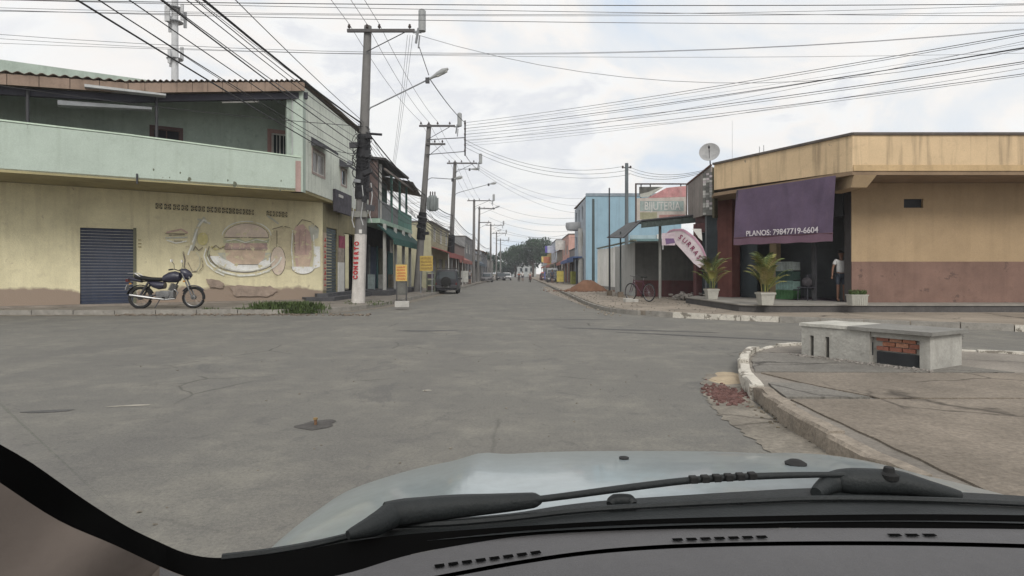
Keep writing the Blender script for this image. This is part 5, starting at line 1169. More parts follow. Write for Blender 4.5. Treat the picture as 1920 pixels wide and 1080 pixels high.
for A, B, sg, nm in ((q0, q1, .5, 'passing over the mint balcony to the nearest pole'), (q1, q2, .35, 'between the nearest and second left poles'), (q2, q3, .3, 'between the second and third left poles'), (q3, q4, .5, 'between the third and fourth left poles'), (q4, q5, .6, 'between the fourth and sixth left poles')):
    for k, (a, b) in enumerate(zip(A, B)):
        cable(a, b, sg * random.uniform(.5, 1.3), (.030 if k in (0,) else .016 if k in (4, 7) else .011) * (1 if A is q0 or A is q1 else 1.1), (['thickest black cable ', 'second black cable from the top ', 'third black cable from the top ', 'pale grey cable ', 'fifth cable from the top ', 'sixth cable from the top ', 'seventh cable from the top ', 'lowest cable '][k] + nm), g_lv, wirem if k != 3 else wireg)
cable((p0x, -10, 9.0), at1(7.5), .6, .012, 'grey twisted cable dropping from above the yellow corner to the nearest pole', g_lv, wireg)
# house drops and fans
g_f = 'cables fanning over the street to the right from the second pole'; l_f = 'cable fanning over the street from the second left pole towards the right edge'
S = at2(10.9) + Vector((1.9, -.1, 0))
for k, (y0, yr, rr) in enumerate(((228, 88, .013), (243, 92, .010), (243, 112, .016), (252, 112, .010), (252, 134, .015), (258, 138, .010), (265, 154, .012), (272, 158, .008))):
    a = P(872, 230 + 5.5 * k, 39.5); mid = P(1680, yr + 6, 19.4)
    b = mid + (mid - a) * .5; b.z = mid.z + (mid.z - a.z) * .5 + .12
    cable(a, b, .30, rr * .85, ['topmost', 'second', 'third', 'fourth', 'fifth', 'sixth', 'seventh', 'lowest'][k] + ' cable of the fan from the second left pole over to the right', g_f)
for k, (ya, yb) in enumerate(((262, 320), (268, 327), (276, 331))):
    cable(P(872, ya, 39.55), SP + Vector((-.2 + .2 * k, 0, -.2 - .25 * k)), .9, .011, ['upper', 'middle', 'lower'][k] + ' drooping cable from second left pole across to the slim service pole', 'drooping cables to the slim service pole')
for k, yb in enumerate((318, 324, 330)):
    cable(SP + Vector((.1, 0, -.2 - .2 * k)), P(1325, yb - 4 * k, 25), .35, .010, ['upper', 'middle', 'lower'][k] + ' short cable from the slim service pole to the ochre shop', 'short cables to the ochre shop', wirem)
for k in range(3):
    cable(P(896, 310 + 4 * k, 53.8), P(1092, 372 + 14 * k, 68), .9, .012, 'thin cable crossing the street from third left pole to the blue block', 'cables to the blue block', wireg)
for k in range(4):
    cable(P4[3](10.8 - k) + Vector((2, 0, 0)), P(1088, 408 + 12 * k, 70), .8, .014, 'faint cable crossing the street beyond the third pole', 'faint cables crossing the street beyond third pole', wireg)
for k, (y0, y1, s_) in enumerate(((430, 440, 1.0), (446, 452, .6), (455, 462, .6))):
    cable(P(925, y0, 118), P(1062, y1, 100), s_, .02, 'faint cable crossing the far end of the street', 'faint cables crossing far street end', wireg)
# wires crossing the whole picture high up
g_x = 'wires crossing high over the junction'; l_x = 'wire crossing high over the junction from left to right'
for k, (ya, yb, Y, sg, rr) in enumerate(((2, 6, 14, .1, .010), (12, 4, 14, .25, .006), (15, 42, 14, .15, .008), (62, 40, 16, .75, .007), (72, 42, 16, .7, .006), (80, 96, 17, .3, .006), (-6, 30, 15, .1, .008), (18, 20, 13, .12, .006))):
    a = P(-60, ya + random.uniform(-4, 4), Y); b = P(2060, yb, Y + 2)
    cable(a, b, sg, rr, ['second', 'third', 'fourth', 'sixth', 'seventh', 'lowest', 'topmost', 'fifth'][k] + ' from the top of the wires crossing over the junction, at left', g_x, wireg if rr < .010 else wirem)
cable(P(778, 64, 24.4), P(1960, 82, 22), 1.7, .010, 'single sagging wire from the nearest lamp arm across to the right', 'single wire', wireg)
for k in range(3):
    y0 = random.uniform(232, 276); a = P(872, y0 - 2, 39.5); mid = P(1680, random.uniform(92, 165), 19.4)
    b = mid + (mid - a) * .5; b.z = mid.z + (mid.z - a.z) * .5 + .15
    cable(a, b, random.uniform(.3, .75), random.choice((.005, .006, .007)), 'extra thin cable among the fan from the second left pole', 'extra thin cables in the fan', random.choice((wirem, wireg)))
for k in range(12):
    z = random.uniform(5.2, 7.4); cable(Vector((at1(z).x + random.uniform(-.2, .2), 24.3, z)), Vector((at2(z).x + random.uniform(-.3, .3), 39.7, z - random.uniform(.4, 1.6))), random.uniform(.2, .9), .009, 'slack thin cable in the tangle between nearest and second left poles', 'slack cables between nearest and second poles', random.choice((wirem, wireg)))
for k in range(12):
    z = random.uniform(4.6, 6.4); cable(Vector((at2(z).x + random.uniform(-.2, .2), 39.7, z)), Vector((at3(z).x + random.uniform(-.3, .3), 53.7, z - random.uniform(-.3, 1.0))), random.uniform(.2, .8), .012, 'slack thin cable in the tangle between second and third left poles', 'slack cables between second and third poles', random.choice((wirem, wireg)))
for k in range(3):
    z = random.uniform(5.4, 7.6); cable(Vector((p0x + random.uniform(-.6, .6), -10, z + random.uniform(-.3, .6))), Vector((at1(z).x - .1, 24.4, z)), random.uniform(.3, 1.0), .007, 'very thin slack wire passing over the mint balcony', 'very thin slack wires over the balcony', random.choice((wirem, wireg)))
# jumpers from pole 1 lamp down to pole 2
cable(P(786, 88, 24.4), P(804, 141, 24.5), .0, .016, 'looped black cable hanging from the nearest crossarm end to its lamp arm', 'black cable by the nearest lamp')
cable(P(804, 145, 24.5), P(872, 230, 39.55), .15, .020, 'thick black cable from nearest lamp arm down to the second crossarm', 'black cable by second crossarm')
cable(P(872, 290, 39.55), P(896, 318, 53.8), .1, .022, 'thick black cable from the second crossarm to the third', 'black cable by third crossarm')
for k in range(3): cable(P(764 + 5 * k, 66, 24.4), F2.w(1.6 + .3 * k, -.5, 7.82), .2, .008, ['left', 'middle', 'right'][k] + ' slack drop wire from the nearest crossarm to the green shop house', 'slack drop wires to the green shop house', wireg)
for k in range(3): cable(at1(6.4 - .25 * k) + Vector((0, -.2, 0)), P(775 + 3 * k, 398 + 6 * k, 39.9), .1, .020, ['upper', 'middle', 'lower'][k] + ' thick cable running down from nearest pole mass to the second pole sleeve', 'thick cables to the second pole sleeve')
for k in range(3): cable(P(786, 400 + 5 * k, 39.8), P(850, 440 + 4 * k, 53.8), .1, .022, ['upper', 'middle', 'lower'][k] + ' thick cable low between second and third pole', 'thick cables low between second and third pole')
cable(at1(7.3) + Vector((0, -.25, 0)), Fp.w(-8, -.4, 7.4), .25, .013, 'black cable running across the mint balcony to the nearest pole', 'cable across balcony')
cable(at1(6.2) + Vector((-.2, -.2, 0)), Fs.w(.4, -.1, 6.6), .1, .012, 'short cable tied to the mint side wall', 'cable on side wall')

# ============================================================ SIGNS ON THE LEFT PAVEMENT
ys = wthing('yellow_sign', 'small yellow signboard with red lines of writing standing on a concrete foot near the kerb', 'sign', (-4.95, 26.6, 0))
yl = mat('sign_yellow', (.58, .40, .13), var=.12, scale=3, dirt_amt=.3); yl2 = mat('sign_yellow_pale', (.50, .36, .10), var=.15, scale=3, dirt_amt=.4)
Xs = (753 - 960) / FPX * 26.8
bd = subp(MB().box(Xs - .26, Xs + .24, 26.78, 26.81, 1.02, 1.75).build('board', yl, ys))
random.seed(5)
def fake_lines(parent, x0, x1, y, z0, z1, n, m, name='painted_writing'):
    for k in range(n):
        z = z1 - (z1 - z0) * (k + .5) / n; x = x0; mb = MB(); h = (z1 - z0) / n * .30
        while x < x1 - .04:
            w_ = random.uniform(.02, .05); mb.box(x, x + w_, y - .004, y, z - h, z - h * .4); mb.box(x, x + .013, y - .005, y - .0002, z - h * .4, z + h); 
            if random.random() < .6: mb.box(x + .014, x + w_, y - .0045, y - .0001, z + h * .4, z + h)
            x += w_ + .015
        mb.build(name, m, parent)
fake_lines(bd, Xs - .21, Xs + .2, 26.78, 1.06, 1.70, 5, red_p)
MB().box(Xs - .24, Xs - .2, 26.82, 26.86, PH, 1.75).box(Xs + .18, Xs + .22, 26.82, 26.86, PH, 1.75).build('leg', dark_metal, ys)
MB().box(Xs - .25, Xs + .25, 26.83, 26.85, PH + .25, 1.0).build('lower_panel', mat('sign_dark_lower', (.13, .13, .12), scale=3, var=.3), ys)
X, Y = G(753, 573, PH)
MB().obox((X + .02, Y, PH + .06), (.52, .3, .20), (.03, 0, .1)).build('foot_block', mat('pale_block', (.42, .41, .38), scale=4, dirt_amt=.5), ys)
ys2 = wthing('yellow_sign', 'second yellow signboard on two posts, beside the dark parked jeep', 'sign', (-5.2, 37.5, 0))
Xs = (800 - 960) / FPX * 37.5
bd = subp(MB().box(Xs - .42, Xs + .38, 37.48, 37.52, 1.52, 2.45).build('board', yl2, ys2))
fake_lines(bd, Xs - .36, Xs + .33, 37.48, 1.58, 2.4, 4, mat('sign_brown_letters', (.14, .08, .05)))
MB().box(Xs - .4, Xs - .34, 37.53, 37.58, PH, 2.5).box(Xs + .3, Xs + .36, 37.53, 37.58, PH, 2.5).build('post', grey_metal, ys2)
cage = wthing('goods_cage', 'dark metal cage of goods standing on the pavement left of the jeep', 'cage', (-5.15, 39.6, PH))
Xs = (808 - 960) / FPX * 39.6
mb = MB()
for dx in (-.25, .25):
    for dy in (-.2, .2): mb.box(Xs + dx - .02, Xs + dx + .02, 39.6 + dy - .02, 39.6 + dy + .02, PH, 1.42)
for k in range(4): z = PH + .05 + k * .4; mb.box(Xs - .27, Xs + .27, 39.38, 39.40, z, z + .04).box(Xs - .27, Xs + .27, 39.8, 39.82, z, z + .04)
mb.build('cage_frame', mat('greenish_frame', (.16, .18, .14), scale=4, var=.2), cage)
for k in range(3): MB().box(Xs - .22, Xs + .22, 39.42, 39.78, PH + .1 + k * .4, PH + .38 + k * .4).build('goods', mat('goods_%d' % k, [(.07, .05, .05), (.10, .11, .09), (.08, .06, .08)][k], scale=4, var=.4), cage)

# ============================================================ VEHICLES
tyrem = mat('tyre', (.022, .022, .022), rough=.85, var=.2, scale=9, obj_co=True)
rimm = mat('rim_grey', (.30, .30, .31), rough=.4, metal=.5, var=.1, scale=9, obj_co=True, bump=0)
def wheel(parent, x, y, r, w=.2, rim=rimm):
    o = MB().lathe((x - w / 2, y, r), (1, 0, 0), [(0, r * .62), (.01, r * .9), (w * .2, r), (w * .8, r), (w - .01, r * .9), (w, r * .62)], 22).build('wheel', tyrem, parent, smooth=True); subp(o)
    MB().lathe((x - w * .52, y, r), (1, 0, 0), [(0, r * .1), (.015, r * .56), (.03, r * .60), (w, r * .6), (w * 1.04, r * .1)], 16).build('rim', rim, o, smooth=True)
    return o
def car(x, y, rz, L, W, H, hood, paint, label, kind='hatch', group=None, rack=False, plate=True):
    """front faces -y in its own coordinates"""
    t = thing('parked_car', label, 'car', (x, y, 0), rz, group); 
    t.name = 'parked_car'
    w2 = W / 2; gz = .25; belt = H * .58; wr = .31
    if kind == 'jeep': prof = [(-L/2, .45), (-L/2, belt - .08), (-L/2 + hood * .9, belt), (-L/2 + hood + .12, H - .05), (-L/2 + hood + .3, H), (L/2 - .08, H - .03), (L/2, belt), (L/2, .42)]
    elif kind == 'van': prof = [(-L/2, .4), (-L/2 + .02, belt - .1), (-L/2 + hood * .8, belt + .08), (-L/2 + hood + .55, H - .04), (-L/2 + hood + .9, H), (L/2 - .1, H - .04), (L/2, belt), (L/2, .4)]
    else: prof = [(-L/2, .35), (-L/2 + .02, belt - .22), (-L/2 + .15, belt - .12), (-L/2 + hood, belt), (-L/2 + hood + .65, H - .05), (-L/2 + hood + .95, H), (L/2 - .75, H - .03), (L/2 - .12, belt), (L/2, belt - .1), (L/2, .35)]
    # body: cross sections along y: width narrows above belt
    mb = MB(); ys_ = sorted({p[0] for p in prof} | {-L/2 + .3, L/2 - .3, 0})
    def top(yv):
        pts = prof[1:-1]
        for (a, za), (b, zb) in zip(pts, pts[1:]):
            if a - 1e-6 <= yv <= b + 1e-6: return za if b - a < 1e-6 else za + (zb - za) * (yv - a) / (b - a)
        return pts[0][1] if yv < pts[0][0] else pts[-1][1]
    rows = []
    for yv in ys_:
        tz = top(yv); bz = min(belt, tz - .02); e = min(1, (L / 2 - abs(yv)) / .25) * .08 + .92
        nar = .86 if tz > belt + .1 else .97
        sec = [(-w2 * e * .96, gz), (-w2 * e, .5), (-w2 * e, bz), (-w2 * nar * e, tz - .05), (-w2 * (nar - .08) * e, tz), (w2 * (nar - .08) * e, tz), (w2 * nar * e, tz - .05), (w2 * e, bz), (w2 * e, .5), (w2 * e * .96, gz)]
        rows.append([mb.pt((a, yv, c)) for a, c in sec])
    for a, b in zip(rows, rows[1:]):
        for k in range(10): j = (k + 1) % 10; mb.f.append([a[k], a[j], b[j], b[k]])
    mb.f.append(rows[0][::-1]); mb.f.append(rows[-1])
    body = mb.build('body', paint, t, smooth=True)
    # glass: windscreen, rear, sides set proud by 4 mm
    def rect(name, pts, m): return MB().poly(pts).build(name, m, t, solid=.006)
    fy0, fy1 = -L/2 + hood + .0, -L/2 + hood + (.6 if kind != 'jeep' else .12)
    z0, z1 = top(fy0) + .04, top(fy1) - .04
    rect('windscreen', [(-w2 * .84, fy0 - .02, z0), (w2 * .84, fy0 - .02, z0), (w2 * .74, fy1 - .04, z1), (-w2 * .74, fy1 - .04, z1)], glass_d)
    ry = L/2 - (.1 if kind != 'hatch' else .2)
    rect('rear_window', [(-w2 * .8, L/2 + .006, belt + .05), (w2 * .8, L/2 + .006, belt + .05), (w2 * .72, L/2 - .02 if kind != 'hatch' else L/2 - .5, H - .16), (-w2 * .72, L/2 - .02 if kind != 'hatch' else L/2 - .5, H - .16)], glass_d)
    for s_ in (-1, 1):
        a = -L/2 + hood + .35; b = L/2 - .35; m_ = (a + b) / 2
        for (c, d) in ((a, m_ - .04), (m_ + .04, b)):
            rect('side_window', [(s_ * (w2 + .004), c - (.1 if c == a else 0), belt + .03), (s_ * (w2 + .004), d, belt + .03), (s_ * (w2 * .89), d, H - .12), (s_ * (w2 * .89), c + (.15 if c == a else 0), H - .12)], glass_d)
        MB().obox((s_ * w2 * .72, -L/2 - .005, belt - .26), (.28, .05, .16)).build('headlight', mat('lamp_lens', (.55, .55, .52), rough=.15, bump=0, obj_co=True), t)
        MB().obox((s_ * w2 * .86, L/2 + .005, belt - .26), (.10, .04, .14)).build('tail_light', mat('tail_red', (.10, .02, .02), rough=.2, bump=0, obj_co=True), t)
        MB().obox((s_ * (w2 + .09), -L/2 + hood + .3, belt + .06), (.16, .1, .12)).build('wing_mirror', dark_metal, t)
        for yy in (-L/2 + .72, L/2 - .68): wheel(t, s_ * (w2 - .09), yy, wr)
    for yy, nm in ((-L/2 - .03, 'front_bumper'), (L/2 + .03, 'rear_bumper')):
        MB().obox((0, yy, .48), (W * .97, .14, .2)).build(nm, dark_metal if kind != 'van' else paint, t, bevel=.02)
    MB().obox((0, -L/2 - .01, belt - .3), (W * .42, .05, .16)).build('grille', dark_metal, t)
    for yy in (-L/2 - .105, L/2 + .105): MB().obox((0, yy, .5), (.42, .012, .13)).build('number_plate', mat('plate_grey', (.38, .38, .38), obj_co=True, bump=0), t)
    if rack:
        mb = MB()
        for yy in (-L/2 + hood + .4, 0.3, L/2 - .4): mb.box(-w2 * .8, w2 * .8, yy - .02, yy + .02, H + .05, H + .08)
        for s_ in (-1, 1): mb.box(s_ * w2 * .78 - .02, s_ * w2 * .78 + .02, -L/2 + hood + .3, L/2 - .3, H + .08, H + .11)
        mb.build('roof_rack', dark_metal, t)
        MB().lathe((0, L/2 + .08, belt - .12), (0, 1, 0), [(0, .2), (.02, .32), (.16, .33), (.2, .2)], 18).build('spare_wheel', tyrem, t, smooth=True)
    return t
blk = mat('dark_blue_black_paint', (.022, .022, .028), rough=.35, var=.1, scale=2, bump=0, spec=.5, obj_co=True, dirt=(.12, .11, .10))
car(-4.42, 41.6, R(180 + 2), 3.5, 1.56, 1.62, .95, blk, 'dark jeep with roof rack parked by the left kerb with its tail to the viewer', 'jeep', rack=True)
car(-.45 - .6, 122, R(2), 4.2, 1.7, 1.55, .9, mat('silver_white_paint', (.5, .5, .5), rough=.35, var=.08, scale=2, bump=0, obj_co=True), 'small pale car coming up the middle of the far street', 'hatch').name = 'distant_car'
car(-2.2, 119, R(4), 4.2, 1.7, 1.5, .9, mat('black_paint', (.04, .04, .045), rough=.4, bump=0, obj_co=True), 'dark car behind the kerb left of the pale oncoming car', 'hatch').name = 'distant_car'
car(5.7, 84, R(-3), 4.0, 1.65, 1.55, .9, mat('charcoal_paint', (.05, .052, .06), rough=.4, bump=0, obj_co=True), 'dark car parked on the right pavement before the salmon house', 'hatch').name = 'parked_car'
car(6.1, 92, R(0), 4.4, 1.8, 2.2, .5, mat('grey_van_paint', (.26, .27, .27), rough=.4, bump=0, obj_co=True), 'grey van parked behind the dark car on the right', 'van').name = 'parked_van'

car(5.9, 107, R(3), 4.0, 1.65, 1.5, .9, mat('maroon_paint', (.12, .03, .03), rough=.4, bump=0, obj_co=True), 'maroon car parked far down the right side behind the grey van', 'hatch')
car(-3.9, 96, R(178), 4.1, 1.65, 1.5, .9, mat('dull_silver', (.22, .22, .23), rough=.4, bump=0, obj_co=True), 'dull silver car parked far down the left kerb beyond the fourth pole', 'hatch')
for k, (x, y, c, lab) in enumerate(((5.6, 70, (.50, .42, .12), 'small yellow pavement board before the low brown shop'), (5.8, 101, (.12, .14, .34), 'small blue pavement board by the brown shop house'), (6.0, 116, (.45, .13, .08), 'small red pavement board by the pale blue shop house'), (-5.2, 66, (.45, .45, .42), 'white pavement board before the low brown shop on the left'))):
    sb = wthing('sandwich_board', lab, 'sign', (x, y, PH)); MB().box(x - .4, x + .4, y, y + .04, PH + .25, PH + 1.5).build('board', mat('pb_%d' % k, c, scale=4, var=.25), sb); MB().box(x - .38, x - .34, y + .05, y + .3, PH, PH + 1.4).box(x + .34, x + .38, y + .05, y + .3, PH, PH + 1.4).build('leg', dark_metal, sb)
# ---- motorcycle near left
def motorcycle(loc, rz, sc, label, paint, name='motorcycle'):
    """wheels along x, front at +x; built at real size then scaled in its own coordinates"""
    t = thing(name, label, 'motorcycle', loc, rz); s = sc
    V = lambda *a: tuple(Vector(a) * s)
    chrome = mat('bike_chrome', (.20, .20, .20), rough=.3, metal=.8, var=.1, bump=0, obj_co=True, dirt_amt=.2)
    eng = mat('engine_grey', (.17, .17, .17), rough=.5, metal=.4, var=.3, scale=20, obj_co=True)
    wb, r = .66, .29
    for sx, nm in ((-1, 'rear'), (1, 'front')):
        c = Vector((sx * wb, 0, r))
        w_ = MB().lathe(V(sx * wb, -.05, r), (0, 1, 0), [(0, (r - .055) * s), (.015 * s, (r - .02) * s), (.05 * s, r * s), (.085 * s, (r - .02) * s), (.1 * s, (r - .055) * s), (.09 * s, (r - .065) * s), (.01 * s, (r - .065) * s)], 32)
        w_ = MB(); R0, R1 = (r - .03) * s, .034 * s
        ring = [Vector((sx * wb * s + R0 * cos(a), 0, r * s + R0 * sin(a))) for a in [2 * pi * i / 36 for i in range(36)]]
        w_.path(ring, R1 if sx > 0 else R1 * 1.2, 10, close=True); wo = w_.build('wheel', tyrem, t, smooth=True)
        ring = [Vector((sx * wb * s + (r - .062) * s * cos(a), 0, r * s + (r - .062) * s * sin(a))) for a in [2 * pi * i / 36 for i in range(36)]]
        MB().path(ring, .013 * s, 6, close=True).build('rim', chrome, wo, smooth=True)
        mb = MB()
        for k in range(18):
            a = 2 * pi * k / 18; mb.tube(V(sx * wb + .05 * cos(a + .3), (.03 if k % 2 else -.03), r + .05 * sin(a + .3)), V(sx * wb + (r - .07) * cos(a), 0, r + (r - .07) * sin(a)), .0035 * s, n=4)
        mb.build('spokes', chrome, wo)
        MB().lathe(V(sx * wb, -.06, r), (0, 1, 0), [(0, .03 * s), (.01 * s, .06 * s), (.11 * s, .06 * s), (.12 * s, .03 * s)], 14).build('hub', eng, wo, smooth=True)
    # mudguards
    def fender(cx, a0, a1, rr, m, nm):
        def F_(i, j): a = R(a0 + (a1 - a0) * i); k = (j - .5) * 2; return V(cx + (rr - .015 * k * k) * cos(a), .06 * k, r + (rr - .02 * k * k) * sin(a))
        MB().grid(F_, 14, 6).build(nm, m, t, smooth=True, solid=.006)
    fender(wb, 35, 150, r + .035, paint, 'front_mudguard'); fender(-wb, 20, 165, r + .05, black, 'rear_mudguard')
    # forks, frame
    mb = MB()
    for sy in (-.09, .09): mb.tube(V(wb, sy, r), V(wb - .26, sy, .93), .022 * s)
    mb.build('front_fork', chrome, t, smooth=True)
    mb = MB()
    mb.path([V(wb - .27, 0, .92), V(.12, 0, .42), V(.02, 0, .26), V(-.2, 0, .26), V(-.28, 0, .4)], .02 * s, 6); mb.path([V(wb - .29, 0, .86), V(-.1, 0, .74), V(-.62, 0, .72)], .022 * s, 6)
    for sy in (-.1, .1): mb.tube(V(-.24, sy, .36), V(-wb, sy, r), .018 * s); mb.tube(V(-wb + .02, sy, r + .02), V(-.42, sy, .70), .03 * s)
    mb.build('frame', dark_metal, t, smooth=True)
    # engine
    MB().obox(V(.02, 0, .37), V(.34, .2, .2)).obox(V(-.16, 0, .36), V(.2, .18, .18)).build('engine_block', eng, t, bevel=.02)
    mb = MB()
    for k in range(7): mb.obox(V(.12 + .012 * k, 0, .47 + .026 * k), V(.17, .17, .012), (0, .45, 0))
    mb.build('cylinder_fins', eng, t)
    MB().lathe(V(.0, -.13, .36), (0, 1, 0), [(0, .04 * s), (.01 * s, .09 * s), (.25 * s, .09 * s), (.26 * s, .04 * s)], 14).build('crankcase_cover', eng, t, smooth=True)
    MB().path([V(.2, -.06, .52), V(.3, -.09, .42), V(.24, -.12, .26), V(0, -.14, .24), V(-.3, -.15, .28), V(-.45, -.15, .30), V(-.85, -.16, .36)], .03 * s, 8, radii=[.02 * s, .02 * s, .02 * s, .02 * s, .028 * s, .042 * s, .042 * s]).build('exhaust', chrome, t, smooth=True)
    # tank, seat, side covers, tail
    def body(prof, nm, m, hw):
        rows = MB(); R_ = []
        for (x_, zb, zt, w_) in prof: R_.append([rows.pt(V(x_, w_ * hw * cos(a), (zb + zt) / 2 + (zt - zb) / 2 * sin(a))) for a in [2 * pi * i / 14 for i in range(14)]])
        for a, b in zip(R_, R_[1:]):
            for k in range(14): j = (k + 1) % 14; rows.f.append([a[k], a[j], b[j], b[k]])
        rows.f.append(R_[0][::-1]); rows.f.append(R_[-1]); return rows.build(nm, m, t, smooth=True)
    body([(.36, .78, .88, .4), (.32, .72, .95, .8), (.2, .68, .99, 1), (.05, .68, .96, 1), (-.08, .70, .88, .8), (-.12, .72, .82, .4)], 'fuel_tank', paint, .14)
    body([(-.02, .74, .83, .6), (-.15, .72, .82, .9), (-.4, .73, .83, 1), (-.6, .75, .87, 1), (-.76, .78, .90, .8), (-.80, .82, .89, .4)], 'seat', black, .13)
    body([(-.05, .52, .70, .9), (-.2, .50, .72, 1), (-.36, .56, .73, .8), (-.45, .66, .72, .5)], 'side_cover', paint, .13)
    body([(-.62, .68, .78, .8), (-.8, .72, .82, .7), (-.95, .77, .84, .4)], 'tail_cowl', paint, .10)
    MB().obox(V(-.97, 0, .74), V(.06, .12, .07)).build('tail_light', mat('tail_red', (.30, .02, .02)), t)
    MB().path([V(-.62, -.11, .84), V(-.75, -.12, .93), V(-.92, -.1, .93), V(-.92, .1, .93), V(-.75, .12, .93), V(-.62, .11, .84)], .012 * s, 6).build('grab_rail', chrome, t, smooth=True)
    MB().obox(V(-.98, 0, .56), V(.012, .17, .13), (0, .3, 0)).build('number_plate', mat('plate_grey', (.38, .38, .38)), t)
    # head: lamp, clocks, bars, mirrors
    MB().lathe(V(wb - .27, 0, .86), (1, 0, 0), [(0, .05 * s), (.05 * s, .09 * s), (.15 * s, .10 * s), (.17 * s, .09 * s)], 16).build('headlight', paint, t, smooth=True)
    MB().lathe(V(wb - .10, 0, .86), (1, 0, 0), [(0, .088 * s), (.02 * s, .07 * s), (.03 * s, .03 * s)], 16).build('headlight_lens', mat('lamp_lens', (.55, .55, .52)), t, smooth=True)
    body([(wb - .3, .86, 1.06, .8), (wb - .2, .80, 1.06, 1), (wb - .1, .78, 1.0, .8), (wb - .04, .84, .92, .4)], 'front_cowl', paint, .12)
    MB().path([V(.18, -.36, 1.02), V(.28, -.26, 1.04), V(.36, -.08, .99), V(.36, .08, .99), V(.28, .26, 1.04), V(.18, .36, 1.02)], .013 * s, 6).build('handlebar', dark_metal, t, smooth=True)
    for sy in (-1, 1):
        MB().tube(V(.18, sy * .36, 1.02), V(.25, sy * .28, 1.035), .02 * s).build('grip', black, t)
        m_ = subp(MB().path([V(.27, sy * .24, 1.04), V(.28, sy * .28, 1.16), V(.24, sy * .33, 1.24)], .007 * s, 5).build('mirror', dark_metal, t)); MB().obox(V(.24, sy * .34, 1.26), V(.02, .11, .07)).build('mirror_glass', mat('mirror_pale', (.75, .73, .68), rough=.1, bump=0), m_)
    for sx in (-.3, .62): MB().obox(V(sx - .15 if sx > 0 else -.85, -.12, .72 if sx > 0 else .66), V(.05, .05, .04)).build('indicator', mat('amber', (.4, .18, .03), rough=.3, bump=0), t)
    MB().tube(V(-.12, -.1, .28), V(-.2, -.26, .02), .013 * s).build('side_stand', dark_metal, t)
    MB().tube(V(-.02, -.1, .3), V(-.02, -.28, .3), .012 * s).build('foot_peg', black, t)
    return t
mc = motorcycle((-11.9, 20.8, PH + .0), R(8), 1.3, 'black motorcycle parked on its side stand before the yellow mural wall', mat('bike_black_blue', (.03, .03, .05), rough=.35, var=.2, scale=4, bump=0, spec=.5, obj_co=True))
